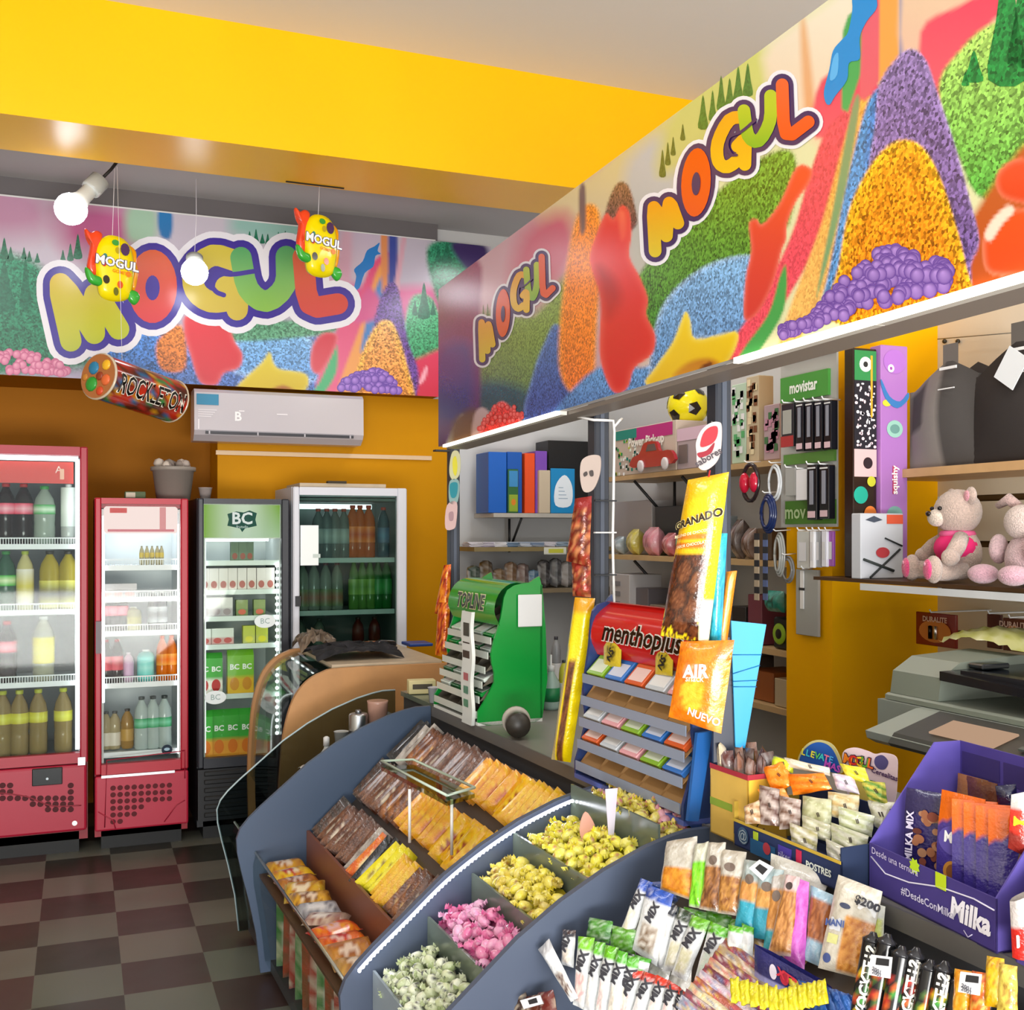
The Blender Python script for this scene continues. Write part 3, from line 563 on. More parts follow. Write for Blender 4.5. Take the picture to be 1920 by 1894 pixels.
# ---------------------------------------------------------------- fridges along the back wall
FY = 5.72
def fz(px, py, y=FY): return aty(px, py, y).z
def fxx(px, py=1200, y=FY): return aty(px, py, y).x
def fridge(label, x0, x1, top, frame_c, inner, gl, gr, gt, gb, glasscol, cab_c, body_top=None, fr_kind='satin', depth=.56):
    """gl, gr, gt, gb: the glass opening; returns the Empty"""
    t = thing('display_fridge', label, 'fridge', ((x0+x1)/2, FY+depth/2, 0)); B = lambda mb, n, p=None: mb.build(n, p or t, True)
    e = .03; yb = FY+depth; mb = MB()
    mb.box(x0, x0+e, FY+.05, yb, .06, top, cab_c, 'satin'); mb.box(x1-e, x1, FY+.05, yb, .06, top, cab_c, 'satin')
    mb.box(x0+e, x1-e, FY+.05, yb, top-.05, top, cab_c, 'satin'); mb.box(x0+e, x1-e, FY+.05, yb, .06, gb-.03, cab_c, 'satin')
    mb.box(x0+e, x1-e, yb-.03, yb, gb-.03, top-.05, cab_c, 'satin')
    B(mb, 'cabinet')
    mb = MB(); g = .002
    mb.box(x0+e+g, x0+e+.012, FY+.055, yb-.04, gb-.02, top-.055, inner, 'matte'); mb.box(x1-e-.012, x1-e-g, FY+.055, yb-.04, gb-.02, top-.055, inner, 'matte')
    mb.box(x0+e+.012, x1-e-.012, yb-.042, yb-.032, gb-.02, top-.055, inner, 'matte'); mb.box(x0+e+.012, x1-e-.012, FY+.055, yb-.04, gb-.028, gb-.018, inner, 'matte')
    mb.box(x0+e+.012, x1-e-.012, FY+.055, yb-.04, top-.07, top-.056, inner, 'matte'); B(mb, 'lining')
    mb = MB(); f = 'satin'
    mb.box(x0, gl, FY, FY+.045, gb-.05, top, frame_c, fr_kind, bev=.006); mb.box(gr, x1, FY, FY+.045, gb-.05, top, frame_c, fr_kind, bev=.006)
    mb.box(gl, gr, FY+.001, FY+.044, gt, top-.001, frame_c, fr_kind); mb.box(gl, gr, FY+.001, FY+.044, gb-.05, gb, frame_c, fr_kind)
    d = B(mb, 'door_frame')
    mb = MB().box(gl, gr, FY+.02, FY+.026, gb, gt, glasscol, 'glass'); B(mb, 'door_glass', d) if False else mb_child(mb, 'door_glass', d, t)
    return t, d
def mb_child(mb, name, part, root):
    """sub-part built in world coordinates under a part whose own frame is the root's"""
    inv = ROOTM[root.name].inverted(); mb.v = [tuple(inv @ Vector(p)) for p in mb.v]; return mb.build(name, part)
def shelf_part(t, x0, x1, z, col='#e8ecf0', wires=0, depth=.44, price=None):
    mb = MB(); mb.box(x0, x1, FY+.075, FY+.075+depth, z-.008, z-.002, col, 'satin'); mb.box(x0, x1, FY+.07, FY+.078, z-.022, z+.004, col, 'satin')
    if wires:
        mb.box(x0, x1, FY+.068, FY+.072, z+.030, z+.036, col, 'satin'); n = int((x1-x0)/.012)
        for i in range(n+1): x = x0+(x1-x0)*i/n; mb.box(x-.0015, x+.0015, FY+.069, FY+.072, z, z+.03, col, 'satin')
    mb.build('shelf', t, True)
def strip(t, pts, name='light_strip', col='#f4f8ff', st=9, r=.006):
    mb = MB()
    mb.tube(pts, r, col, 'emit%g' % st, seg=6); mb.build(name, t, True)
def bottle_proto(h, r, body, cap, label=None, lab2=None, lz=(.42, .66), neck=.3, kind='bottle', mkcap=True):
    pr = [(r*.86, 0), (r, .012), (r, h*.3), (r*.95, h*.36), (r, h*.42), (r, h*(1-neck)-.01), (r*.85, h*(1-neck*.72)), (r*.42, h*(1-neck*.3)), (r*.34, h*.93), (r*.34, h*.955)]
    def parts(root):
        MB().lathe(pr, body, kind, seg=14).build('bottle_body', root)
        MB().lathe([(r*.4, h*.945), (r*.42, h*.95), (r*.42, h), (r*.38, h*1.003)], cap, 'satin', seg=12).build('cap', root)
        if label:
            z0, z1 = h*lz[0], h*lz[1]; mb = MB(); mb.lathe([(r*1.012, z0), (r*1.018, z0+.002), (r*1.018, (z0+z1)/2), (r*1.018, z1-.002), (r*1.012, z1)], label, 'satin', seg=14, cols=[label, label, lab2 or label, label, label]); mb.build('label', root)
    return parts
def carton_proto(w_, d_, h, top, mid, bot, txt='BC', fruit='#f08020', gable=True):
    def parts(root):
        mb = MB(); n = 8; s_ = []
        mb.sheet(lambda u, v: (-w_/2+w_*u, -d_/2, h*v), 4, n, lambda u, v: bot if v < .38 else (mid if v < .5 else top))
        mb.box(-w_/2, w_/2, -d_/2+.0008, d_/2, 0, h*.45, bot, 'satin'); mb.box(-w_/2, w_/2, -d_/2+.0008, d_/2, h*.45, h, top, 'satin')
        if gable: mb.add([(-w_/2, -d_/2, h), (w_/2, -d_/2, h), (w_/2, d_/2, h), (-w_/2, d_/2, h), (-w_/2, 0, h*1.14), (w_/2, 0, h*1.14)], [[0, 1, 5, 4], [2, 3, 4, 5], [1, 2, 5], [3, 0, 4]], top, 'satin')
        mb.disc(0, h*.26, w_*.34, h*.17, 0, fruit, 'satin', frame((0, -d_/2-.001, 0), (1, 0, 0), (0, 0, 1)), 16)
        if txt: mb.text(txt, w_*.55, '#ffffff', 'satin', frame((0, -d_/2-.0016, h*.7), (1, 0, 0), (0, 0, 1)), bold=.03)
        mb.build('carton_body', root)
    return parts
def where(i, n):
    if n == 1: return ''
    return 'leftmost' if i == 0 else 'rightmost' if i == n-1 else (ORD[i]+' from left')
def row(proto, name, cat, xs, y, z, what, place, group, rots=None):
    """copies of one kind standing in a row"""
    n = len(xs); first = None
    for i, x in enumerate(xs):
        lab = (what+' '+place+(', '+where(i, n) if n > 1 else '')).strip(); M = T(x, y+random.uniform(-.006, .006), z) @ RZ(random.uniform(-6, 6) if rots is None else rots)
        if first is None: first = thing(name, lab, cat, group=group if n > 1 else None, M=M); proto(first)
        else: dup(first, M, lab)
COLA = bottle_proto(.30, .044, '#1a0806', '#c01818', '#e8486a', '#f4b0c0', (.5, .68)); 
# --- tall red fridge at the left edge
X0, X1 = -.62, .043; TOP = fz(165, 838)
gt = fz(100, 853); gb = fz(60, 1418); gr = fxx(150)
t, d = fridge('tall red drinks fridge with a lit door at the left edge of the shop', X0, X1, TOP, '#a3122c', '#8f9498', X0+.05, gr, gt, gb, '#f2f6f4', '#8f1024')
strip(t, [(X0+.06, FY+.05, gt-.014), (gr-.008, FY+.05, gt-.014)], st=5, r=.012); strip(t, [(gr-.012, FY+.05, gt-.02), (gr-.012, FY+.05, gb+.01)], st=5, r=.011)
mb = MB(); hz = fz(60, 905); mb.box(X0+.055, gr-.03, FY+.06, FY+.075, hz, gt-.03, '#d8261c', 'satin')
mb.text('A', .05, '#f6d8d0', 'satin', frame((fxx(110), FY+.0595, fz(110, 880)), (1, 0, 0), (0, 0, 1))); mb.box(fxx(112), fxx(120), FY+.058, FY+.0595, fz(110, 898), fz(110, 878), '#f2b8a0', 'satin')
mb.build('header_sign', t, True)
ZS = [fz(60, 1022), fz(60, 1147), fz(60, 1284), gb]
for z in ZS[:3]: shelf_part(t, X0+.05, gr-.004, z, wires=1)
mb = MB(); zb0 = .115
mb.box(X0, X1-.005, FY-.012, FY+.05, zb0, gb-.055, '#a81634', 'satin', bev=.012, seg=2)
for j, yy in enumerate([1473, 1485, 1497, 1508, 1518]):
    for i in range(14):
        px = -52+i*14.2
        if (j < 2 and 22 < px < 130) or (j == 3 and px < 55) or (j == 4 and px < 80) or px > 136: continue
        p = aty(px, yy, FY-.0125); mb.disc(p.x, p.z, .0145, .014, 0, '#4a0a14', 'matte', frame((0, FY-.0128, 0), (1, 0, 0), (0, 0, 1)), 10)
mb.tube(smooth_line([(X0+.05, FY-.013, .24), (-.42, FY-.013, .33), (-.25, FY-.013, .31), (-.12, FY-.013, .25), (X1-.03, FY-.013, .24)], 8), .003, '#8a1028', 'satin')
mb.disc(X1-.06, .155, .012, .012, 0, '#d8d8d8', 'metal', frame((0, FY-.0135, 0), (1, 0, 0), (0, 0, 1)))
p = mb.build('vent_panel', t, True)
a = aty(60, 1442, FY-.014); b = aty(117, 1470, FY-.014); mb = MB().box(a.x, b.x, FY-.02, FY-.013, b.z, a.z, '#14181a', 'gloss', bev=.003); mb.disc((a.x+b.x)/2, (a.z+b.z)/2-.01, .006, .006, 0, '#dfe6e8', 'emit1', frame((0, FY-.021, 0), (1, 0, 0), (0, 0, 1))); mb.build('thermostat_panel', t, True)
MB().box(X1-.045, X1-.012, FY-.016, FY-.001, gb-.058, gb-.02, '#c8ccd0', 'metal').build('hinge', t, True)
mb = MB(); mb.box(X0+.04, X1-.04, FY+.05, FY+.5, .0, .1, '#101214', 'rubber'); mb.build('plinth', t, True)
PL = 'in tall left fridge'
row(COLA, 'cola_bottle', 'bottle', [fxx(x) for x in (-38, 8, 42)], FY+.13, ZS[0], 'dark cola bottle with pink label', 'on top shelf '+PL, 'cola bottles in the tall red fridge')
row(bottle_proto(.29, .05, '#a4b4a8', '#2f9a40', '#3fae58', '#d8f0d8', (.52, .68)), 'soda_bottle', 'bottle', [fxx(82)], FY+.13, ZS[0], 'clear soda bottle with green label', 'right of the colas '+PL, None)
row(bottle_proto(.30, .036, '#c8ccc8', '#e8e8e8', '#dfe6e0', '#f2f4f2', (.3, .95), .15), 'water_bottle', 'bottle', [fxx(128)], FY+.13, ZS[0], 'slim white labelled bottle', 'beside the light, top shelf '+PL, None)
row(bottle_proto(.29, .046, '#2a6048', '#2f8a40', '#3fbc3c', '#dff0c0', (.42, .6)), 'soda_bottle', 'bottle', [fxx(-30), fxx(8)], FY+.13, ZS[1], 'green soda bottle with bright green label', 'second shelf '+PL, 'green bottles in the tall red fridge')
row(bottle_proto(.29, .04, '#d8cf90', '#a8b840', '#e8e4d8', '#d8c840', (.12, .7)), 'juice_bottle', 'bottle', [fxx(45)], FY+.12, ZS[1], 'slim bottle with white and yellow label', 'second shelf '+PL, None)
row(bottle_proto(.29, .048, '#b8a428', '#201c14', '#e0d860', '#1a1612', (.04, .5)), 'juice_bottle', 'bottle', [fxx(92), fxx(128)], FY+.13, ZS[1], 'yellow juice bottle with black and white label', 'second shelf '+PL, 'yellow juice bottles in the tall red fridge')
row(COLA, 'cola_bottle', 'bottle', [fxx(-32), fxx(10)], FY+.13, ZS[2], 'dark cola bottle with pink label', 'on third shelf '+PL, 'cola bottles on the third shelf')
row(bottle_proto(.32, .05, '#b8b8a0', '#d8dcd8', '#f0e000', '#f8ec40', (.28, .68)), 'soda_bottle', 'bottle', [fxx(80)], FY+.13, ZS[2], 'clear bottle with wide bright yellow label', 'alone on third shelf '+PL, None)
row(bottle_proto(.32, .043, '#a08a58', '#b8c030', '#cfc83a', '#e0e050', (.5, .66)), 'juice_bottle', 'bottle', [fxx(x) for x in (-36, 2, 34, 70, 118)], FY+.13, gb-.016, 'pale grapefruit drink bottle with yellow cap', 'on bottom '+PL, 'grapefruit drinks at the bottom of the tall red fridge')
# --- second red fridge
X0, X1 = .075, .518; TOP = fz(260, 934)
gl = fxx(190); gr = fxx(339); gt = fz(260, 945); gb = fz(260, 1430)
t, d = fridge('shorter red drinks fridge with a very bright interior, right of the tall one', X0, X1, TOP, '#b0142c', '#e6ecee', gl, gr, gt, gb, '#f8faf8', '#a01428')
strip(t, [(gl+.01, FY+.06, gt-.06), (gl+.01, FY+.06, gb+.3)], st=3, r=.008); strip(t, [(gr-.006, FY+.06, gt-.1), (gr-.006, FY+.06, gb+.02)], st=5, r=.006)
strip(t, [(gl+.02, FY+.3, gt-.13), (gr-.02, FY+.3, gt-.13)], 'ceiling_light', st=9, r=.015)
mb = MB(); hz = fz(260, 1000); mb.box(gl+.012, gr-.012, FY+.03, FY+.05, hz, gt-.012, '#f6dcd8', 'emit1.3', bev=.01)
mb.box(gl+.04, gl+.12, FY+.028, FY+.03, gt-.045, gt-.02, '#e8605c', 'emit1'); mb.box(gr-.1, gr-.07, FY+.028, FY+.03, hz+.02, gt-.015, '#f0a0a0', 'emit1'); mb.box(gl+.03, gr-.03, FY+.028, FY+.03, hz+.008, hz+.02, '#e88890', 'emit1')
mb.build('header_sign', t, True)
ZS = [fz(260, 1062), fz(260, 1122), fz(260, 1186), fz(260, 1284), gb]
for z in ZS[:4]: shelf_part(t, gl-.01, gr+.004, z, wires=1)
mb = MB(); mb.box(X0, X1, FY-.01, FY+.05, .10, gb-.055, '#b01e3a', 'satin', bev=.01, seg=2)
for j in range(6):
    for i in range(9):
        if j >= 3 and i >= 5-(j-3)*1.5: continue
        p = aty(212+i*13.2, 1478+j*12.6-i*.7, FY-.0105); mb.disc(p.x, p.z, .0135, .013, 0, '#5a0c18', 'matte', frame((0, FY-.0108, 0), (1, 0, 0), (0, 0, 1)), 10)
for pts in ([(.12, .12), (.13, .45), (.5, .47), (.5, .33)], [(.4, .12), (.46, .2), (.5, .22)], [(.09, .2), (.16, .15), (.17, .11)]): mb.tube([(x, FY-.0105, z) for x, z in pts], .003, '#a01a34', 'satin')
mb.build('vent_panel', t, True)
MB().box(gl, gr-.03, FY-.014, FY-.004, gb-.062, gb-.05, '#d8dce0', 'metal').build('trim_bar', t, True)
MB().box(X0+.004, X0+.03, FY-.02, FY-.001, fz(180, 1225), fz(180, 1165), '#5a4a50', 'satin').build('door_handle', t, True)
MB().box(X0+.03, X1-.03, FY+.05, FY+.45, 0, .09, '#101214', 'rubber').build('plinth', t, True)
mb = MB(); p = aty(313, 1406, FY+.018); FF = frame((p.x, FY+.0185, p.z), (1, 0, 0), (0, 0, 1)); mb.disc(0, 0, .026, .026, 0, '#14283a', 'matte', FF); mb.disc(0, .003, .014, .008, .0006, '#9ab8c8', 'matte', FF); mb.build('door_sticker', t, True)
PL = 'in second red fridge'
small = bottle_proto(.2, .028, '#200a08', '#b81818', '#d8405c', '#f0a0b0', (.4, .64))
row(small, 'cola_bottle', 'bottle', [fxx(x) for x in (196, 214, 232)], FY+.12, ZS[2], 'small cola bottle with pink label', 'on middle shelf '+PL, 'small colas on the middle shelf')
row(bottle_proto(.12, .04, '#a8a060', '#c8c8b0', '#b0a850', None, (.05, .6), .2), 'tub', 'tub', [fxx(252)], FY+.12, ZS[2], 'squat olive tub', 'beside the colas '+PL, None)
row(bottle_proto(.2, .026, '#303840', '#d8dcdc', '#c8d0d4', '#404850', (.2, .6)), 'soda_bottle', 'bottle', [fxx(290), fxx(307)], FY+.12, ZS[2], 'small grey bottle', 'right end of middle shelf '+PL, 'small grey bottles')
row(bottle_proto(.22, .03, '#241010', '#a01010', '#d84858', '#c02838', (.3, .62)), 'cola_bottle', 'bottle', [fxx(x) for x in (200, 221)], FY+.12, ZS[3], 'dark cola bottle with red label', 'on lower shelf '+PL, 'colas on the lower shelf')
row(bottle_proto(.15, .026, '#d8b8d0', '#e8e0e8', '#d0a8cc', None, (.1, .7), .25), 'yogurt_drink', 'bottle', [fxx(243)], FY+.12, ZS[3], 'small lilac yogurt drink', 'lower shelf '+PL, None)
row(bottle_proto(.16, .042, '#48c0b8', '#e0f0f0', '#40c8c0', '#90e0d8', (.1, .8), .15), 'cup', 'cup', [fxx(276)], FY+.12, ZS[3], 'turquoise drinks cup', 'centre of lower shelf '+PL, None)
row(bottle_proto(.23, .029, '#e87810', '#d85808', '#f8a840', '#f07818', (.35, .6)), 'soda_bottle', 'bottle', [fxx(x) for x in (307, 325)], FY+.12, ZS[3], 'orange soda bottle', 'right end of lower shelf '+PL, 'orange sodas in the second red fridge')
row(bottle_proto(.19, .03, '#b8a880', '#404040', '#d8d0c0', None, (.1, .45)), 'juice_bottle', 'bottle', [fxx(x) for x in (200, 217)], FY+.15, gb+.05, 'pale beige drink bottle', 'bottom '+PL, 'beige drinks at the bottom')
row(bottle_proto(.2, .032, '#a88038', '#302820', '#b89040', None, (.2, .5)), 'juice_bottle', 'bottle', [fxx(241)], FY+.15, gb+.05, 'amber drink bottle', 'bottom '+PL, None)
row(bottle_proto(.27, .036, '#b8c8c4', '#303838', '#2f9a60', '#78c8a0', (.42, .6)), 'water_bottle', 'bottle', [fxx(x) for x in (268, 290, 312)], FY+.13, gb+.04, 'clear bottle with green label', 'bottom '+PL, 'clear green labelled bottles at the bottom')
shelf_part(t, gl-.01, gr+.004, gb+.042, '#dfe8ec')
row(carton_proto(.07, .05, .07, '#c8c4c8', '#d0a8a8', '#b8b8c0', None, '#d88888', False), 'snack_pack', 'pack', [fxx(x) for x in (200, 222, 244)], FY+.12, ZS[1], 'pale grey packet', 'upper shelf '+PL, 'pale packets on the upper shelf')
row(bottle_proto(.1, .012, '#c0b890', '#908868', '#c8b040', None), 'ampoule_bottle', 'bottle', [fxx(x) for x in (268, 278, 288, 298, 306)], FY+.12, ZS[0], 'tiny pale bottle', 'top shelf '+PL, 'tiny bottles on the top shelf')
# --- black fridge with green header
X0, X1 = .565, 1.028; TOP = fz(455, 935)
gl = fxx(382); gr = fxx(528); gt = fz(455, 945); gb = fz(455, 1418)
t, d = fridge('black juice fridge with green BC sign above its shelves', X0, X1, TOP, '#2a2c34', '#e4e8e8', gl, gr, gt, gb, '#f4f8f4', '#1c1e24')
mb = MB(); hz = fz(455, 1008)
def hc(u, v):
    c = mixc('#8ab82c', '#e8f4dc', max(0, min(1, 1.2-abs(u-.5)*2.4))); return tuple(x*.95 for x in (mixc(c, '#cfe8d0', .6*(1-v)) if (u > .3) else c))
mb.sheet(lambda u, v: (gl+.004+(gr-gl-.008)*u, FY+.03, hz+(gt-hz-.004)*v), 10, 6, hc, 'emit1')
c = aty(454, 976, FY+.028); FF = frame(c, (1, 0, 0), (0, 0, 1))
mb.prism([(x*.075, y*.055) for x, y in [(-1, -.5), (-.9, .1), (-1, .6), (-.4, .85), (.1, .75), (.5, .95), (1, .7), (.9, .1), (1, -.5), (.2, -.75), (0, -1.1), (-.15, -.75)]], .001, '#14504a', 'matte', FF); mb.text('BC', .085, '#ffffff', 'emit1', FF @ T(0, .008, .0016), bold=.025); mb.text('frutado', .02, '#e8f4f0', 'emit1', FF @ T(0, -.033, .0016))
mb.box(gl, gr, FY+.031, FY+.05, hz-.006, gt, '#d8dcd8', 'matte')
mb.build('header_sign', t, True)
ZS = [fz(455, y) for y in (1053, 1108, 1158, 1211, 1305)]+[gb]
for z in ZS[:5]: shelf_part(t, gl-.012, gr+.004, z, '#e6f0f0')
mb = MB()                                                     # string of LED beads inside the door edge
z = fz(455, 1062)
while z > gb+.01: mb.ball((gr-.014, FY+.06, z), .0095, '#f4faff', 'emit7', seg=8, rings=5); z -= .034
mb.box(gr-.016, gr-.012, FY+.062, FY+.066, gb, fz(455, 1060), '#dfe4e8', 'matte'); mb.build('light_strip', t, True)
strip(t, [(gl+.012, FY+.06, hz), (gl+.012, FY+.06, gb+.02)], 'light_strip', st=5, r=.005); strip(t, [(gl+.02, FY+.3, hz-.01), (gr-.02, FY+.3, hz-.01)], 'ceiling_light', st=6, r=.012)
mb = MB(); mb.box(X0, X1, FY, FY+.05, .1, gb-.055, '#15161a', 'satin')
for k in range(6): zz = .12+k*.042; mb.box(X0+.03, X1-.03, FY-.008, FY+.001, zz, zz+.024, '#0e0f12', 'satin', bev=.004)
mb.build('vent_panel', t, True); MB().box(X0+.03, X1-.03, FY+.05, FY+.45, 0, .09, '#101214', 'rubber').build('plinth', t, True)
for px, py in ((404, 1308), (497, 1165)):
    mb = MB(); p = aty(px, py, FY+.017); mb.disc(p.x, p.z, .055, .035, 0, '#e8f0f0', 'matte', frame((0, FY+.0185, 0), (1, 0, 0), (0, 0, 1)), 20)
    mb.text('BC', .04, '#8fa8a4', 'matte', frame((p.x, FY+.018, p.z), (1, 0, 0), (0, 0, 1))); mb.build('door_sticker', t, True)
PL = 'in the BC fridge'
big = carton_proto(.072, .07, .215, '#3fae3a', '#8fd05a', '#f0a030', 'BC', '#e87818'); xs = [fxx(x) for x in (389, 415, 441, 467)]
row(big, 'juice_carton', 'carton', xs, FY+.125, gb-.016, 'green and orange BC carton', 'on bottom '+PL, 'orange BC cartons at the bottom', 0)
row(carton_proto(.066, .06, .19, '#48b040', '#f0e8d8', '#f4ece4', 'BC', '#c82828'), 'juice_carton', 'carton', [fxx(386), fxx(409)], FY+.12, ZS[4], 'BC carton with a red apple', 'fourth shelf '+PL, 'apple BC cartons', 0)
row(carton_proto(.07, .06, .2, '#7ac028', '#e8d828', '#e8b818', 'BC', '#d89010'), 'juice_carton', 'carton', [fxx(444), fxx(468)], FY+.12, ZS[4], 'lime and yellow BC carton', 'fourth shelf '+PL, 'yellow BC cartons', 0)
row(carton_proto(.06, .05, .085, '#e8ece8', '#d8d8d0', '#d8a8a8', None, '#c85050', False), 'small_carton', 'carton', [fxx(388), fxx(412), fxx(432)], FY+.12, ZS[3], 'small white carton with red fruit', 'third shelf '+PL, 'small white cartons', 0)
row(carton_proto(.062, .05, .095, '#c8d040', '#a8c850', '#c8cc60', None, '#e8e020', False), 'small_carton', 'carton', [fxx(472), fxx(497)], FY+.12, ZS[3], 'small lime carton', 'third shelf '+PL, 'small lime cartons', 0)
row(carton_proto(.058, .05, .1, '#e8e4e4', '#c8c0c4', '#b8b0b8', None, '#a09098', False), 'small_carton', 'carton', [fxx(388), fxx(410), fxx(430)], FY+.12, ZS[2], 'small silvery carton', 'second shelf '+PL, 'small silvery cartons', 0)
row(carton_proto(.06, .05, .085, '#8fa060', '#c09060', '#70884c', None, '#d86040', False), 'small_carton', 'carton', [fxx(459), fxx(492)], FY+.12, ZS[2], 'small olive carton with red fruit', 'second shelf '+PL, 'small olive cartons', 0)
row(carton_proto(.046, .05, .115, '#f0e8e8', '#e0b0a8', '#e8dcd8', None, '#b86058', False), 'small_carton', 'carton', [fxx(x) for x in (388, 405, 423, 441, 459, 477, 495, 512)], FY+.12, ZS[1], 'small white and red carton', 'upper shelf '+PL, 'white and red cartons', 0)
row(carton_proto(.04, .04, .1, '#587058', '#a86858', '#688068', None, '#984838', False), 'small_carton', 'carton', [fxx(x) for x in (445, 460, 474)], FY+.12, ZS[0], 'small dark green carton', 'top shelf '+PL, 'dark green cartons', 0)
# --- white fridge
X0, X1 = 1.048, 1.668; TOP = fz(650, 914)
gl = fxx(562); gr = fxx(745); gt = fz(650, 929); gb = .62
t, d = fridge('wide white framed drinks fridge behind the wooden counter', X0, X1, TOP, '#d4d6e0', '#6f7c78', gl, gr, gt, gb, '#dce8e4', '#c8ccd4')
strip(t, [(gl+.03, FY+.45, gt-.05), (gr-.03, FY+.45, gt-.05)], 'ceiling_light', st=3.5, r=.015)
ZS = [fz(650, 1048), fz(650, 1147), fz(650, 1232)]
for z in ZS: shelf_part(t, gl-.01, gr+.004, z, '#a8b8b4')
MB().box(X0, X1, FY, FY+.05, .1, gb-.055, '#c8ccd4', 'satin').build('vent_panel', t, True); MB().box(X0+.03, X1-.03, FY+.05, FY+.45, 0, .09, '#101214', 'rubber').build('plinth', t, True)
MB().box(X0+.01, X0+.035, FY-.022, FY-.001, fz(550, 1137), fz(550, 1118), '#14161c', 'satin').build('door_handle', t, True)
mb = MB(); a = aty(563, 985, FY+.018); b = aty(597, 1060, FY+.018); mb.box(a.x, b.x, FY+.015, FY+.018, b.z, a.z, '#f4fafa', 'matte'); mb.box(b.x-.03, b.x+.01, FY+.0145, FY+.018, b.z+.04, b.z+.06, '#c8d4d0', 'matte'); mb.build('door_sticker', t, True)
PL = 'in the white fridge'
row(bottle_proto(.29, .036, '#c85818', '#c03818', '#e87828', '#c04818', (.3, .6)), 'soda_bottle', 'bottle', [fxx(x) for x in (672, 686, 702)], FY+.13, ZS[0], 'orange drink bottle', 'top shelf '+PL, 'orange drinks in the white fridge')
row(bottle_proto(.28, .034, '#3a5a68', '#c03828', '#2f5878', '#487898', (.3, .6)), 'soda_bottle', 'bottle', [fxx(730)], FY+.13, ZS[0], 'blue drink bottle', 'top shelf '+PL, None)
row(bottle_proto(.27, .034, '#5f6c6c', '#a83828', '#7a8888', '#98a4a0', (.3, .6)), 'water_bottle', 'bottle', [fxx(x) for x in (606, 622, 638, 655)], FY+.13, ZS[0], 'grey clear bottle with red cap', 'top shelf '+PL, 'clear bottles in the white fridge')
row(bottle_proto(.26, .033, '#7a8478', '#6a3038', '#5f7450', '#8a5a48', (.1, .45)), 'wine_cooler_bottle', 'bottle', [fxx(x) for x in (576, 598, 620, 642)], FY+.13, ZS[1], 'grey green bottle with dull red cap', 'middle shelf '+PL, 'dull bottles in the white fridge')
row(bottle_proto(.28, .03, '#4f8038', '#2f5828', '#78a048', '#5a8838', (.3, .6), .4), 'beer_bottle', 'bottle', [fxx(x) for x in (674, 690, 705)], FY+.13, ZS[1], 'light green glass bottle', 'middle shelf '+PL, 'light green bottles in the white fridge')
row(bottle_proto(.28, .032, '#1a6028', '#184018', '#1f7030', '#2f8840', (.3, .6), .4), 'beer_bottle', 'bottle', [fxx(720), fxx(736)], FY+.13, ZS[1], 'dark green glass bottle', 'right end of middle shelf '+PL, 'dark green bottles in the white fridge')
row(bottle_proto(.2, .034, '#5a2018', '#301008', '#e0dcd0', '#b8a898', (.05, .35)), 'brown_bottle', 'bottle', [fxx(x) for x in (682, 714)], FY+.13, ZS[2], 'brown bottle with white label', 'lowest shelf '+PL, 'brown bottles in the white fridge')
row(bottle_proto(.2, .034, '#4a5a50', '#303830', '#5a6c60', None, (.1, .4)), 'dark_bottle', 'bottle', [fxx(572), fxx(608)], FY+.13, ZS[2], 'dull dark green bottle', 'lowest shelf '+PL, 'dull bottles on the lowest shelf')
mb = MB(); mb.box(1.09, 1.56, 5.76, 6.15, TOP+.001, TOP+.022, '#b8a890', 'cardboard'); mb.box(1.24, 1.34, 5.75, 5.8, TOP+.022, TOP+.035, '#3a3020', 'matte')
solo(mb, 'flattened_box', 'flattened cardboard box lying on top of the white fridge', 'box')
# bucket, carton and small pot standing on the fridge tops
mb = MB(); p = aty(325, 905, 5.95); z0 = fz(260, 934)
mb.lathe([(.085, 0), (.105, .15), (.115, .15), (.115, .17), (.1, .17), (.09, .15)], '#8a827a', 'satin', T(p.x, 5.95, z0+.001), 20)
r_ = thing('bucket', 'grey plastic bucket full of crumpled paper on top of the shorter red fridge', 'bucket', (p.x, 5.95, z0)); mb.build('pail', r_, True)
mb = MB(); random.seed(2)
for i in range(12): mb.ball((p.x+random.uniform(-.075, .075), 5.95+random.uniform(-.07, .07), z0+.18+random.uniform(-.01, .01)), random.uniform(.022, .034), random.choice(['#a89c94', '#887c74', '#c0b4a8']), 'matte', seg=6, rings=4)
mb.build('crumpled_paper', r_, True)
p = aty(253, 922, 5.85); mb = MB().box(-.05, .05, -.04, .04, 0, .035, '#4a5a3a', 'cardboard', bev=.003).box(-.045, .0, -.041, -.039, .004, .03, '#b8b0a0', 'matte'); solo(mb, 'small_box', 'small dark green box on top of the shorter red fridge', 'box', T(p.x, 5.85, z0+.001))
p = aty(385, 918, 5.9); mb = MB().lathe([(.025, 0), (.035, .06), (.038, .06), (.03, .055)], '#b0a4a0', 'satin', seg=14); solo(mb, 'small_pot', 'small pale pot on top of the BC fridge', 'pot', T(p.x, 5.9, fz(455, 935)+.001))
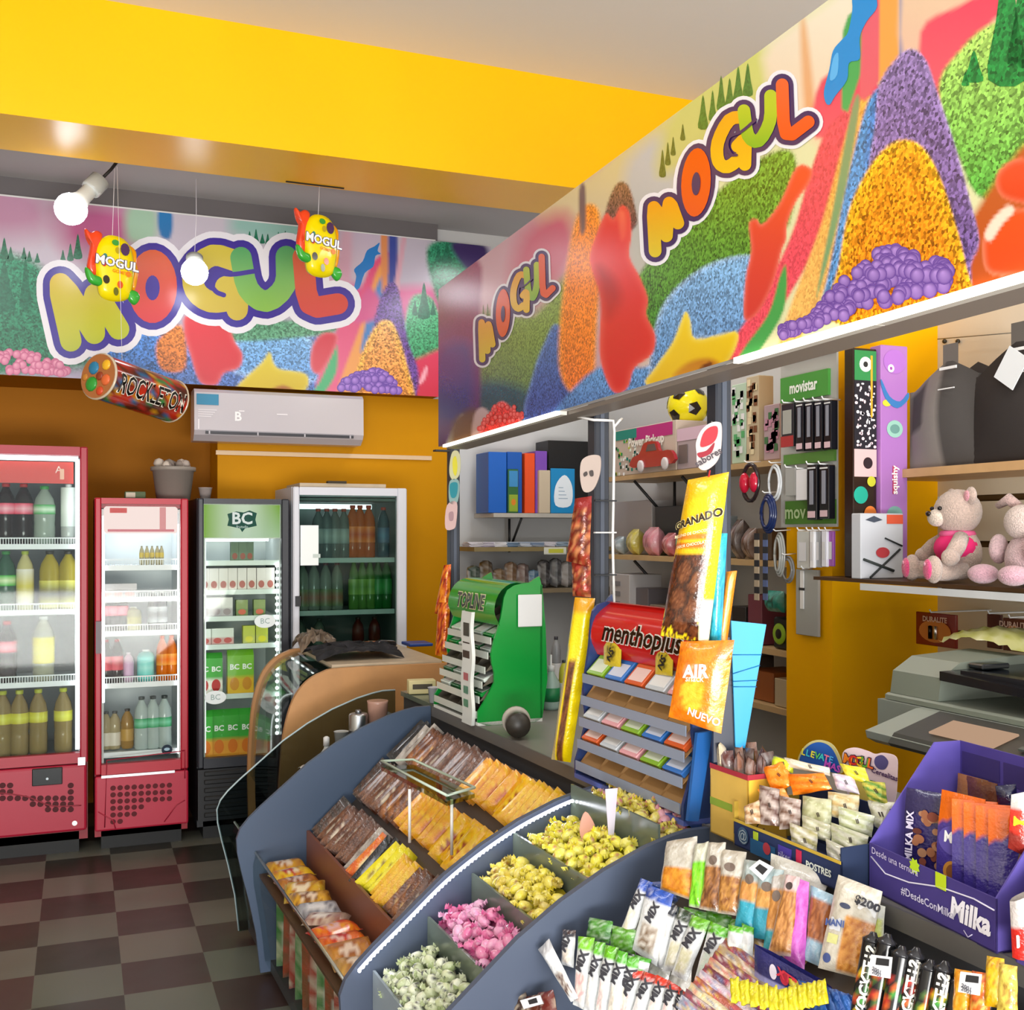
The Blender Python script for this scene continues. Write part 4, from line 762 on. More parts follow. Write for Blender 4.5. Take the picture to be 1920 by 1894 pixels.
# ---------------------------------------------------------------- air conditioner
a = aty(364, 735, 6.2); b = aty(681, 830, 6.2); t = thing('air_conditioner', 'white wall air conditioner with blue sticker under the back banner', 'air conditioner', ((a.x+b.x)/2, 6.3, 2.1))
x0, x1 = a.x, b.x; zt = 2.37; zb_ = 2.085
mb = MB(); prof = [(6.39, zt), (6.22, zt), (6.195, zt-.02), (6.19, zb_+.055), (6.21, zb_+.03), (6.26, zb_), (6.39, zb_)]
vs = [(x, y, z) for x in (x0, x1) for y, z in prof]; n = len(prof); mb.add(vs, [list(range(n)), [n+i for i in range(n)][::-1]]+[[i, n+i, n+(i+1) % n, (i+1) % n] for i in range(n)], '#c4bec4', 'gloss'); mb.build('housing', t, True)
MB().box(x0+.06, x1-.06, 6.187, 6.205, zb_+.036, zb_+.05, '#2a2a34', 'satin').build('air_outlet', t, True)
mb = MB()
for i in range(4): xx = x0+.08+(x1-x0-.16)*i/3; mb.box(xx-.004, xx+.004, 6.183, 6.19, zb_+.034, zb_+.052, '#b8b4bc', 'satin')
mb.box(x0+.06, x1-.06, 6.184, 6.19, zb_+.05, zb_+.056, '#8a8890', 'satin'); mb.build('louvre', t, True)
mb = MB(); mb.box(x0+.012, x0+.13, 6.1885, 6.1925, zt-.09, zt-.03, '#1a80a8', 'satin'); mb.build('blue_sticker', t, True)['label'] = 'blue rectangular energy sticker'
mb = MB(); F_ = frame((x0+.07, 6.1885, zt-.15), (1, 0, 0), (0, 0, 1))
for k in range(4): mb.box(-.05, .05-.01*k, .03-k*.012, .034-k*.012, 0, .001, '#e8e4e8', 'satin', F_)
mb.box(-.05, -.044, -.075, -.02, 0, .001, '#f0ecf0', 'satin', F_); mb.text('B', .07, '#f4f2f4', 'satin', frame((x0+.235, 6.1885, zt-.15), (1, 0, 0), (0, 0, 1)), bold=.03); mb.box(.17, .2, .03, .036, 0, .001, '#f0ecf0', 'satin', F_); mb.box(.38, .44, .02, .026, 0, .001, '#f0ecf0', 'satin', F_)
mb.build('printed_marks', t, True)
# ---------------------------------------------------------------- hanging lamp bulb, and a banner glow built as a second one
def bulb(p_top, p_sock, p_ball, rad, label, cr=.008, ccol='#15100e'):
    p_top, p_sock, p_ball = Vector(p_top), Vector(p_sock), Vector(p_ball)
    t = thing('lamp_bulb', label, 'lamp', tuple(p_ball)); ax = (p_sock-p_ball).normalized(); q = ax.to_track_quat('Z', 'Y').to_matrix().to_4x4(); F_ = T(*p_ball) @ q
    MB().tube([p_top, (p_top+p_sock)/2+Vector((.005, 0, 0)), p_sock], cr, ccol, 'rubber').build('cord', t, True)
    L = (p_sock-p_ball).length
    MB().lathe([(rad*.72, rad*.62), (rad*.5, rad*1.1), (rad*.46, L*.78), (rad*.3, L*.8)], '#dfe2de', 'satin', F_).build('lamp_base', t, True)
    MB().lathe([(rad*.6, L*.62), (rad*.64, L*.66), (rad*.64, L*.97), (rad*.3, L), (rad*.1, L*1.01)], '#b9bcb8', 'gloss', F_).build('socket', t, True)
    pr = [(.001, -rad)]+[(rad*math.sin(a_), -rad*math.cos(a_)) for a_ in [k*math.pi/10 for k in range(1, 8)]]+[(rad*.7, rad*.63)]
    MB().lathe(pr, '#f4f8ff', 'emit12', F_, 20).build('glowing_globe', t, True)
bulb(aty(222, 300, 5.62), aty(190, 336, 5.6), aty(133, 392, 5.55), .075, 'glowing white bulb hanging on a short black cord behind the yellow beam')
_p = aty(365, 510, 5.9); bulb((_p.x+.01, 5.93, 3.44), _p+Vector((.004, .05, .09)), _p, .07, 'round white glow built as a bulb before the letter G of the back banner', .0018, '#d8d4dc')  # bulb and thin cord added to give the white glow over the banner
# ---------------------------------------------------------------- inflatable advertising packs
def inflatable(px, py, Y, label, top):
    c = aty(px, py, Y); h = .30; t = thing('inflatable_pack', label, 'hanging decoration', tuple(c)); R_ = frame(c, (.94, .34, 0), (-.06, 0, 1))
    pts = smooth_poly([(-.02, .15), (.05, .145), (.09, .09), (.1, 0), (.09, -.08), (.07, -.14), (.0, -.16), (-.06, -.14), (-.075, -.06), (-.085, .02), (-.07, .1)], 4)
    def puff(pl, d_, col, mb, dz=0):
        n = len(pl); cx = sum(p[0] for p in pl)/n; cy = sum(p[1] for p in pl)/n; rings = [(1, 0), (.96, d_*.55), (.8, d_*.9), (.5, d_*1.05), (.02, d_*1.1)]
        for sgn in (1, -1):
            vs = [(cx+(x-cx)*k, cy+(y-cy)*k, dz+sgn*z) for k, z in rings for x, y in pl]; fs = [[j*n+i, j*n+(i+1) % n, (j+1)*n+(i+1) % n, (j+1)*n+i] for j in range(len(rings)-1) for i in range(n)]
            mb.add(vs, fs, col, 'gloss', R_, True)
    mb = MB(); puff(pts, .035, '#f2de08', mb)
    for x, y, rx, ry, cc in [(.0, .11, .018, .014, '#3a9a38'), (.045, .085, .022, .03, '#4a2a58'), (.01, .075, .012, .016, '#b8a010'), (-.05, .04, .01, .012, '#3a8a78'), (.02, -.085, .014, .018, '#e05a20'), (-.045, -.07, .016, .02, '#3a3020'), (.0, -.12, .012, .02, '#6a6a18'), (.06, -.03, .012, .014, '#e88018'), (-.055, .0, .01, .01, '#d83a20')]: mb.disc(x, y, rx, ry, .0405, cc, 'gloss', R_, 12)
    mb.text('MOGUL', .058, '#3a2060', 'gloss', R_ @ T(.006, .012, .0415) @ RZ(-4), bold=.075); mb.text('MOGUL', .058, '#ffffff', 'gloss', R_ @ T(.006, .012, .043) @ RZ(-4), bold=.03); mb.text('GOMITAS', .022, '#f09010', 'gloss', R_ @ T(.03, -.028, .042) @ RZ(-6), bold=.03)
    mb.build('yellow_pouch', t, True)
    mb = MB(); puff(smooth_poly([(-.125, .165), (-.1, .15), (-.07, .165), (-.045, .15), (-.055, .11), (-.06, .06), (-.07, -.02), (-.09, -.06), (-.115, -.02), (-.105, .05), (-.1, .1), (-.12, .13)], 4), .02, '#ee4a28', mb, -.01); mb.build('red_sweet', t, True)
    mb = MB(); puff(smooth_poly([(.08, .12), (.115, .1), (.115, .05), (.125, 0), (.115, -.07), (.1, -.1), (.085, -.04), (.09, .04)], 4), .018, '#f0a010', mb, -.01); mb.build('orange_sweet', t, True)
    mb = MB(); puff(smooth_poly([(-.13, -.02), (-.1, -.05), (-.06, -.06), (-.04, -.09), (-.07, -.1), (-.11, -.09), (-.13, -.05)], 4), .018, '#38a838', mb, .01); puff(smooth_poly([(.07, -.1), (.11, -.1), (.125, -.13), (.1, -.165), (.07, -.14)], 4), .016, '#38a838', mb, .01); mb.build('green_sweet', t, True)
    MB().tube([R_ @ Vector((0, .14, 0)), Vector((c.x+.01, Y+.02, top))], .0012, '#e8e8ee', 'satin', seg=5).build('hanging_string', t, True)
inflatable(211, 502, 5.45, 'yellow inflatable MOGUL pack with red sweet hanging beside the glowing bulb', 3.3)
inflatable(597, 460, 5.35, 'yellow inflatable MOGUL pack with red sweet hanging over the L of the banner', 3.3)
a = aty(540, 347, 5.3); b = aty(650, 357, 5.3); mb = MB().box(0, (b-a).length, -.006, .006, -.004, .0, '#120f0c', 'matte'); solo(mb, 'ceiling_hook_bar', 'thin black bar under the yellow beam over the right inflatable pack', 'bar', T(a.x, 5.36, 3.3))
# sweets tube
ca = aty(186, 706, 5.3); cb = aty(322, 752, 5.62); ax = (cb-ca); L = ax.length; ez = ax.normalized(); F_ = T(*ca) @ ez.to_track_quat('Z', 'Y').to_matrix().to_4x4(); R0 = .105
t = thing('inflatable_sweets_tube', 'inflatable tube printed with coloured chocolate drops hanging below the back banner', 'hanging decoration', tuple(ca))
mb = MB(); seg = 28
cols = []
random.seed(9)
def tc(u, v):
    a_ = u*2*math.pi; 
    return mixc('#3a2818', '#c83018', .5+.5*math.sin(a_*3+v*9)) if random.random() < .6 else random.choice([C('#d89a18'), C('#2f8a48'), C('#b82a20'), C('#5a3018'), C('#2a6a98')])
mb.sheet(lambda u, v: (R0*math.cos(6.2832*u), R0*math.sin(6.2832*u), L*v), 28, 12, tc, 'gloss')
for zz in (0, L): mb.lathe([(R0*.9, zz-.004), (R0*1.04, zz-.003), (R0*1.04, zz+.003), (R0*.9, zz+.004)], '#c8b8a0', 'gloss', seg=28)
mb.v = [tuple(F_ @ Vector(p)) for p in mb.v]
inv = F_.inverted(); camd = (inv @ Vector((0, 0, CAM_H))); ang = math.atan2(camd.y, camd.x)
def wrap(p): a_ = ang+.0-p[1]/R0*SG; return F_ @ Vector(((R0+WO)*math.cos(a_), (R0+WO)*math.sin(a_), L*.52+p[0]))
SG = 1; test = wrap((0, .01, 0)) if False else None
WO = .003
u1 = wrap((0, .02, 0)) if True else None; u0 = wrap((0, 0, 0)); SG = 1 if u1.z > u0.z else -1
mb.text('ROCKLETON', .125, '#f4ecdc', 'gloss', fn=wrap, bold=.05, sx=.58)
WO = .0045; mb.text('ROCKLETON', .125, '#120c08', 'gloss', fn=wrap, bold=.01, sx=.58)
mb.build('tube_body', t, True)
mb = MB(); mb.disc(0, 0, R0*.98, R0*.98, 0, '#a8683a', 'gloss', None, 28)
for x, y, r1, cc in [(-.03, .04, .032, '#2878a0'), (.045, .05, .026, '#e8b028'), (-.035, -.035, .036, '#2f9438'), (.05, -.02, .028, '#d86838'), (.01, -.0, .022, '#8a3a20'), (.02, -.07, .022, '#c84828'), (-.08, .0, .018, '#b87830')]:
    mb.add(*(lambda m: (m.v, m.f))(MB().ball((x, y, 0), r1, seg=10, rings=6, sc3=(1, 1, .35))), cc, 'gloss', None, True)
UPL = F_.inverted().to_3x3() @ Vector((0, 0, 1)); ra = math.atan2(UPL.y, UPL.x)
mb.v = [tuple(F_ @ (Matrix.Rotation(ra-math.pi/2, 4, 'Z') @ S(-1, 1, 1) @ Vector((p[0], p[1], -p[2]-.008)))) for p in mb.v]; mb.build('end_cap', t, True)
MB().tube([F_ @ Vector((0, 0, L*.3))+Vector((0, 0, .09)), Vector(ca)+Vector((.08, .1, 1.0))], .001, '#e8e8ee', 'satin', seg=5).build('hanging_string', t, True)
# ---------------------------------------------------------------- counter and sweets display case
LZ = .92
PROF = [(0, .92), (.055, .92), (.1, .912), (.162, .896), (.265, .858), (.365, .808), (.463, .746), (.557, .669), (.636, .605), (.677, .568), (.705, .535), (.718, .50), (.715, .45), (.70, .38), (.675, .28), (.65, .16), (.635, .02)]
GREY = '#4c566a'
def panel(b0, th, prof, col, kind, label, name='side_panel', parts=None):
    t = thing(name, label, 'panel', tuple(cw(.3, b0+th/2, 0)))
    mb = MB(); P = [(a, z) for a, z in prof]+[(0, .02)]; n = len(P)
    vs = [tuple(cw(a, b0, z)) for a, z in P]+[tuple(cw(a, b0+th, z)) for a, z in P]
    mb.add(vs, [list(range(n)), [n+i for i in range(n)][::-1]]+[[i, n+i, n+(i+1) % n, (i+1) % n] for i in range(n)], col, kind); mb.build('panel_body', t, True)
    return t
pl = panel(-1.39, .018, PROF, GREY, 'satin', 'blue grey curved divider panel edged with a white LED strip')
pts = [cw(a-.0, -1.4, z-.012) for a, z in PROF[1:10]]; pts = smooth_line(pts, 5)
MB().tube([p+Vector((0, 0, 0)) for p in pts], .0045, '#dfe4ff', 'emit2', seg=6).build('led_strip', pl, True)
mb = MB(); acc = 0; last = pts[0]                     # the separate diodes of the strip
for i in range(len(pts)-1):
    seg = pts[i+1]-pts[i]; L = seg.length; d_ = -acc
    while d_+.0115 <= L: d_ += .0115; mb.ball(pts[i]+seg*(d_/L)-CV*.004, .0042, '#f4f6ff', 'emit22', seg=6, rings=4)
    acc = L-d_
mb.build('led_diodes', pl, True)
panel(-1.83, .016, PROF, GREY, 'satin', 'blue grey curved divider panel right of the wrapped candies')
panel(.012, .018, PROF, '#46566e', 'satin', 'blue grey curved divider panel left of the chocolate bars')
gp = panel(.45, .008, PROF, '#b8c4c4', 'glass', 'clear end panel of the sweets case beside the wooden counter', 'glass_end_panel')
MB().tube([cw(a, .454, z+.002) for a, z in PROF], .004, '#9fb0b4', 'gloss', seg=6).build('panel_edge', gp, True)
MB().tube([cw(a, .03, z+.002) for a, z in PROF[:12]], .003, '#9aa6b4', 'gloss', seg=6).build
# worktop ledge, one long slab
t = thing('worktop', 'long grey counter slab running the length of the sweets case', 'counter', tuple(cw(-.3, -1.3, .9)))
def cbox(mb, a0, a1, b0, b1, z0, z1, col, kind='satin'):
    vs = [tuple(cw(a, b, z)) for z in (z0, z1) for b in (b0, b1) for a in (a0, a1)]
    mb.add(vs, [[0, 1, 3, 2], [4, 6, 7, 5], [0, 4, 5, 1], [2, 3, 7, 6], [0, 2, 6, 4], [1, 5, 7, 3]], col, kind)
mb = MB(); cbox(mb, -.62, -.001, -3.6, .0, .895, LZ, '#77746f'); cbox(mb, -.45, -.02, .001, .44, .9, LZ-.001, '#66746c', 'gloss'); mb.build('slab', t, True)
mb = MB(); cbox(mb, -.004, .002, -3.6, 0, .885, LZ+.002, '#5f5d5a'); mb.build('edge_trim', t, True)
t = thing('base_cabinet', 'dark cabinet under the grey counter slab', 'cabinet', tuple(cw(-.3, -1.3, 0)))
mb = MB(); cbox(mb, -.58, -.02, -3.6, -.02, 0, .893, '#3c3c40', 'matte'); cbox(mb, -.42, -.03, -.01, .43, 0, .898, '#3c4044', 'matte'); mb.build('cabinet_body', t, True)
# glazed case body of each bay: sloping bed, trough, plank, curved glass front, plinth
def zbed(a): return .44+(.465-a)*.93
def bay(b0, b1, label, bed=True):
    t = thing('display_case', label, 'display case', tuple(cw(.3, (b0+b1)/2, 0)))
    mb = MB()
    if bed: mb.add([tuple(cw(a, b, zbed(a)-.004)) for a, b in ((.46, b0), (.02, b0), (.02, b1), (.46, b1))]+[tuple(cw(a, b, zbed(a)-.016)) for a, b in ((.46, b0), (.02, b0), (.02, b1), (.46, b1))], [[0, 1, 2, 3], [7, 6, 5, 4], [0, 4, 5, 1], [2, 6, 7, 3], [0, 3, 7, 4], [1, 5, 6, 2]], '#4a4038', 'satin')
    mb.build('sloping_bed', t, True) if bed else None
    mb = MB(); cbox(mb, .47, .64, b0, b1, .36, .37, '#6a4a34'); mb.build('trough_floor', t, True)
    mb = MB(); cbox(mb, .462, .472, b0, b1, .37, .505, '#7a4a38'); mb.build('plank', t, True)
    mb = MB(); cbox(mb, .0, .60, b0, b1, .02, .06, '#3a3c40'); cbox(mb, .0, .02, b0, b1, .06, .8, '#4a4c50'); mb.build('case_base', t, True)
    mb = MB(); FR = [(.652, .445), (.662, .40), (.66, .34), (.645, .25), (.63, .15), (.62, .06)]
    mb.add([tuple(cw(a, b, z)) for a, z in FR for b in (b0, b1)], [[2*i, 2*i+1, 2*i+3, 2*i+2] for i in range(len(FR)-1)], '#e8f0ee', 'glass', None, True); mb.build('curved_front_glass', t, True)
    MB().tube([cw(.652, b0, .447), cw(.652, b1, .447)], .005, '#b8bcb8', 'metal', seg=6).build('glass_rim', t, True)
    return t
bay(-1.37, .01, 'glazed sweets case bay filled with rows of chocolate bars')
bay(.032, .449, 'glazed case bay at the far end holding cups and bottles', False)
# ---------------------------------------------------------------- chocolate bars
def bar_mesh(L, H, W, c1, c2, c3, seed):
    random.seed(seed); mb = MB()
    def colf(u, v):
        if u < .07 or u > .93: return mixc(c1, '#ffffff', .12*random.random())
        if .3 < v < .72 and .2 < u < .62: return C(c3) if random.random() < .6 else C(c2)
        return mixc(c1, c2, random.random()**2)
    def pos(u, v, s):
        k = max(0, 1-abs(2*v-1)**2.5)*min(1, u/.1, (1-u)/.1)**.6; e = .003*math.sin(40*v) if (u < .02 or u > .98) else 0
        return (-(L/2)+L*u, s*(W/2*k+.0005)+e, -H/2+H*v)
    mb.sheet(lambda u, v: pos(u, v, -1), 12, 6, colf, 'wrap'); mb.sheet(lambda u, v: pos(1-u, v, 1), 12, 6, colf, 'wrap')
    return mb
def bar_protos(specs):
    out = []
    for i, (nm, L, H, W, c1, c2, c3) in enumerate(specs): out.append((nm, bar_mesh(L, H, W, c1, c2, c3, i).build('wrapped_bar')))
    return out
SP = dict(brown=bar_mesh(.16, .055, .022, '#4a2416', '#8a5a40', '#d8c8b0', 1), dark=bar_mesh(.16, .055, .022, '#1e1210', '#5a3a2c', '#c0a890', 2), cocoa=bar_mesh(.15, .05, .024, '#5a2c18', '#a0602c', '#e0b060', 3),
    orange=bar_mesh(.16, .055, .022, '#d85c10', '#e89020', '#f8e0a0', 4), yellow=bar_mesh(.15, .06, .024, '#f0b008', '#f8d020', '#a04010', 5), amber=bar_mesh(.14, .065, .022, '#e89808', '#f0c020', '#c86010', 6), lemon=bar_mesh(.17, .055, .03, '#f0e000', '#f8f040', '#907010', 7), black=bar_mesh(.18, .05, .03, '#14161c', '#303440', '#b8bcc8', 8), silver=bar_mesh(.17, .05, .024, '#b8b0a8', '#8a8078', '#604838', 9))
PROTO = {}
def place_bar(kind, name, label, group, M):
    if kind not in PROTO:
        o = SP[kind].build(name); tag(o, label, 'snack bar', group); PROTO[kind] = o
    else:
        o = PROTO[kind].copy(); COL.objects.link(o); o.name = name; o['label'] = label; o['group'] = group; o['category'] = 'snack bar'
    o.matrix_basis = M; return o
random.seed(11)
rows = [(.385, 'front'), (.245, 'middle'), (.105, 'back')]
KN = {'brown': ('brown wrapped chocolate bar', 'brown chocolate bars'), 'dark': ('dark brown chocolate bar', 'dark chocolate bars'), 'cocoa': ('cocoa coloured wafer bar', 'cocoa wafer bars'), 'orange': ('orange wrapped bar', 'orange bars'), 'yellow': ('yellow wrapped wafer pack', 'yellow wafer packs'), 'amber': ('amber wrapped wafer pack', 'amber wafer packs'), 'lemon': ('bright lemon yellow bar', 'lemon bars'), 'black': ('black and silver bar', 'black bars'), 'silver': ('silver grey wrapped bar', 'silver bars')}
for a0, rn in rows:
    b = -.02
    while b > -1.34:
        if rn == 'front': k = 'dark' if b > -.1 else 'brown' if b > -.44 else 'silver' if b > -.50 else 'orange' if b > -.55 else 'black' if b > -.62 else 'lemon' if b > -.72 else 'yellow' if b > -.85 else 'cocoa' if b > -.95 else 'brown' if b > -1.1 else 'yellow'
        elif rn == 'middle': k = 'dark' if b > -.12 else 'brown' if b > -.34 else 'cocoa' if b > -.48 else 'amber' if b > -.8 else 'yellow'
        else: k = 'black' if b > -.1 else 'silver' if b > -.18 else 'cocoa' if b > -.3 else 'brown' if b > -.7 else 'amber' if b > -1.0 else 'yellow'
        st = .027 if k not in ('amber', 'yellow', 'lemon', 'black') else .036
        lay = random.random() < .25 and k in ('amber', 'yellow')
        M = K(a0+random.uniform(-.012, .012), b-st/2, zbed(a0)+.030+random.uniform(-.004, .008)) @ RZ(90+random.uniform(-5, 5)) @ RY(-43+random.uniform(-3, 3)) @ RX(random.uniform(-22, -8) if not lay else random.uniform(-70, -50))
        place_bar(k, KN[k][0].split()[-1] == 'bar' and 'chocolate_bar' or 'wafer_pack', KN[k][0]+' standing in the '+rn+' row of the glazed case', KN[k][1]+' in the '+rn+' row', M)
        b -= st
# bags lying in the front trough behind the glass
TR = [('#d8a018', '#a86018', 'amber'), ('#e8c020', '#c03010', 'yellow'), ('#c07828', '#8a4818', 'tan'), ('#d8b030', '#b06810', 'golden'), ('#e0a828', '#784010', 'honey coloured'), ('#b8b8c0', '#3a3a48', 'silver and black'), ('#c8b0a0', '#7a3a3a', 'pale pink'), ('#d82818', '#f0a020', 'red and orange'), ('#e87018', '#c82818', 'orange'), ('#c88838', '#a05820', 'caramel'), ('#d0a050', '#986030', 'sand coloured'), ('#e84818', '#f0c030', 'bright red'), ('#c8a048', '#8a5a20', 'ochre'), ('#c08838', '#a06020', 'toffee coloured')]
random.seed(4)
for i, (c1, c2, nm) in enumerate(TR):
    b = -.06-i*.095; mb = bar_mesh(.13, .11, .04, c1, c2, mixc(c1, '#ffffff', .5), i+20); o = solo(mb, 'snack_bag', nm+' snack bag lying in the trough behind the curved glass', 'snack bag', K(.56, b, .405) @ RZ(90+random.uniform(-20, 20)) @ RX(-80+random.uniform(-14, 14)) @ RY(random.uniform(-10, 10)))
# bags standing low behind the curved glass
random.seed(8)
for i in range(13):
    c1, c2, nm = [('#3f7a38', '#c8c0a0', 'green'), ('#7a4a28', '#b8482a', 'brown'), ('#a83828', '#d8c8b0', 'red')][i % 3]
    b = -.08-i*.098; mb = bar_mesh(.24, .085, .04, c1, c2, '#d8d4c8', i+50)
    solo(mb, 'snack_bag', nm+' snack bag low down behind the curved glass, '+ORD[i]+' from the far end', 'snack bag', K(.555, b, .19) @ RZ(random.uniform(-12, 12)) @ RY(90+random.uniform(-4, 4)) @ RX(90))
# little glass deck on two white legs in the case
t = thing('glass_tray', 'small clear tray on two thin white legs above the chocolate bars', 'tray', tuple(cw(.33, -.85, .75)))
q = [atcz_ for atcz_ in [atz(715, 1437, .86), atz(775, 1434, .86), atz(890, 1488, .86), atz(838, 1503, .86)]] if True else None
mb = MB(); mb.add([tuple(p) for p in q]+[tuple(p-Vector((0, 0, .012))) for p in q], [[0, 1, 2, 3], [7, 6, 5, 4], [0, 4, 5, 1], [1, 5, 6, 2], [2, 6, 7, 3], [3, 7, 4, 0]], '#c8d4b8', 'glass'); mb.build('glass_plate', t, True)
mb = MB(); qq = [p+Vector((0, 0, .016)) for p in q]; mb.tube([qq[0], qq[1], qq[2], qq[3], qq[0]], .004, '#b8c8b8', 'gloss', seg=6); mb.build('tray_rim', t, True)
for px, y0, y1 in ((768, 1480, 1578), (847, 1499, 1592)):
    p = atz(px, y0, .85); zl = zbed(.32)+.0; MB().tube([p, (p.x, p.y, p.z-.15)], .0045, '#e8e6e4', 'satin').build('leg', t, True)
# ---------------------------------------------------------------- bins of wrapped candies
def zsl(a): return .548+(.62-a)*.79
CELLS = [(.635, .508, 'pale green', ['#c8d4a0', '#dfe6c8', '#b0c088'], '#2a2a40'), (.500, .395, 'pink', ['#e060a0', '#f09ac8', '#e8a8d0'], '#f8e0f0'), (.387, .285, 'yellow', ['#e8d818', '#f0e040', '#d8c020'], '#8a4a20'), (.277, .125, 'bright yellow', ['#f4ec10', '#f8f050', '#e8d818'], '#b05a50'), (.117, .012, 'yellow and pink', ['#d8c820', '#e8d840', '#d890a0'], '#c04880')]
t = thing('candy_bin', 'stepped bin with five compartments of wrapped candies beside the LED strip', 'bin', tuple(cw(.35, -1.6, .4)))
mb = MB(); b0, b1 = -1.812, -1.393
for k, (a1, a0, nm, cols, acc) in enumerate(CELLS):
    mb = MB(); zf = zsl(a1)-.05; cbox(mb, a0, a1, b0, b1, zf-.15, zf-.045, '#4a5058', 'satin'); mb.build('compartment_floor', t, True)
    mb = MB(); cbox(mb, a1, a1+.006, b0, b1, zf-.15, zsl(a1)+(.012, .012, .012, .012, -.01)[k], '#5f6a60' if k else '#8f9aa0', 'gloss'); mb.build('divider', t, True)
def candy(c, acc, s, seed):
    random.seed(seed); mb = MB(); r = .011*s
    cols = lambda: C(acc) if random.random() < .04 else mixc(c, '#ffffff', random.random()*.25)
    n = 9; prof = [(.001, -r*1.25), (r*.75, -r*.95), (r, -r*.3), (r, r*.3), (r*.75, r*.95), (.001, r*1.25)]; vs = []; cs = []
    for (q_, z) in prof:
        for i in range(n): g = 6.2832*i/n; vs.append((q_*math.cos(g), z, q_*math.sin(g)*.85)); cs.append(cols())
    mb.add(vs, [[j*n+i, j*n+(i+1) % n, (j+1)*n+(i+1) % n, (j+1)*n+i] for j in range(len(prof)-1) for i in range(n)], cs, 'wrap', None, True)
    for sgn in (1, -1):                                # twisted wrapper ends
        m = 9; vs = [(0, sgn*r*1.0, 0)]; cs = [C(c)]
        for i in range(m):
            g = -1.05+2.1*i/(m-1); R_ = r*(1.0+.15*(i % 2)); vs.append((math.sin(g)*R_, sgn*(r*1.0+math.cos(g)*R_), (.35 if i % 2 else -.35)*r)); cs.append(cols())
        mb.add(vs, [[0, i+1, i+2] for i in range(m-1)], cs, 'wrap')
    return mb
for k, (a1, a0, nm, cols, acc) in enumerate(CELLS):
    protos = [candy(c, acc, 1.3, k*7+i) for i, c in enumerate(cols)]; made = {}
    random.seed(k+31); na = [5, 4, 4, 6, 4][k]; nb = [12, 12, 13, 12, 12][k]; lab = nm+' wrapped candy in the bin beside the LED strip'
    for j in range(na*nb):
        i_, j_ = j % na, j//na; a = a0+.012+(a1-a0-.022)*(i_+random.random()*.9)/na; b = b0+.02+(b1-b0-.04)*(j_+random.random())/nb
        if k == 3 and j % 3 == 0: pass
        u_ = (a-a0)/(a1-a0); m_ = 1-((b-(b0+b1)/2)/((b1-b0)/2))**2; z = zsl(a1)-.022-(0, 0, 0, 0, .035)[k]+(a1-a)*(.55, .55, .55, .3, .2)[k]+.03*m_+random.uniform(-.006, .01)
        M = T(*cw(a, b, z)) @ Euler((random.uniform(-1, 1), random.uniform(-.6, .6), random.uniform(0, 6.3))).to_matrix().to_4x4(); i3 = random.randrange(3) if k in (0, 1) or random.random() < .75 else 0
        if k == 4: i3 = random.choice([0, 0, 1, 1, 2])
        if i3 not in made: made[i3] = tag(protos[i3].build('wrapped_candy'), lab, 'candy', nm+' wrapped candies'); o = made[i3]
        else: o = made[i3].copy(); COL.objects.link(o)
        o.matrix_basis = M
# under-fill of each compartment so the heap has depth
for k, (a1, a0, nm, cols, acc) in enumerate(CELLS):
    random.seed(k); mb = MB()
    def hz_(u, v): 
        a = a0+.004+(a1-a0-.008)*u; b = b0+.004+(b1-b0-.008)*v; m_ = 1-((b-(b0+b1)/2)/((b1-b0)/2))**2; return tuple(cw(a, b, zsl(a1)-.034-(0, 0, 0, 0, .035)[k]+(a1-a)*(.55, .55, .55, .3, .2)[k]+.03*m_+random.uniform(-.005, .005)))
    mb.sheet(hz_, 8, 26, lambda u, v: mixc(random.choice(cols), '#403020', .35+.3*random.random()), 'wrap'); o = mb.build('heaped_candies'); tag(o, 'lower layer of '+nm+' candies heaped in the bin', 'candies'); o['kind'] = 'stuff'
# price tags on sticks in the bin
t = thing('price_tag', 'white paper strip stuck in the yellow candies', 'price tag', tuple(cw(.15, -1.6, .85)))
c = cw(.13, -1.66, .87); mb = MB(); Q = [atb(x, y, -1.66) for x, y in ((1135, 1480), (1158, 1478), (1150, 1580), (1146, 1608), (1142, 1580))]; mb.add([tuple(p) for p in Q]+[tuple(p+CV*.0015) for p in Q], [[0, 1, 2, 3, 4], [9, 8, 7, 6, 5]]+[[i, (i+1) % 5, 5+(i+1) % 5, 5+i] for i in range(5)], '#d8d0e0', 'matte'); mb.build('paper_strip', t, True)
t = thing('price_tag', 'pinkish oval tag leaning in the bright yellow candies', 'price tag', tuple(cw(.2, -1.6, .8)))
mb = MB(); Q = [atb(x, y, -1.6) for x, y in smooth_poly([(1098, 1522), (1112, 1540), (1118, 1562), (1106, 1578), (1090, 1572), (1088, 1545)], 3)]; n = len(Q); mb.add([tuple(p) for p in Q]+[tuple(p+CV*.002) for p in Q], [list(range(n)), list(range(n, 2*n))[::-1]]+[[i, (i+1) % n, n+(i+1) % n, n+i] for i in range(n)], '#d8a090', 'satin'); mb.build('tag_card', t, True)
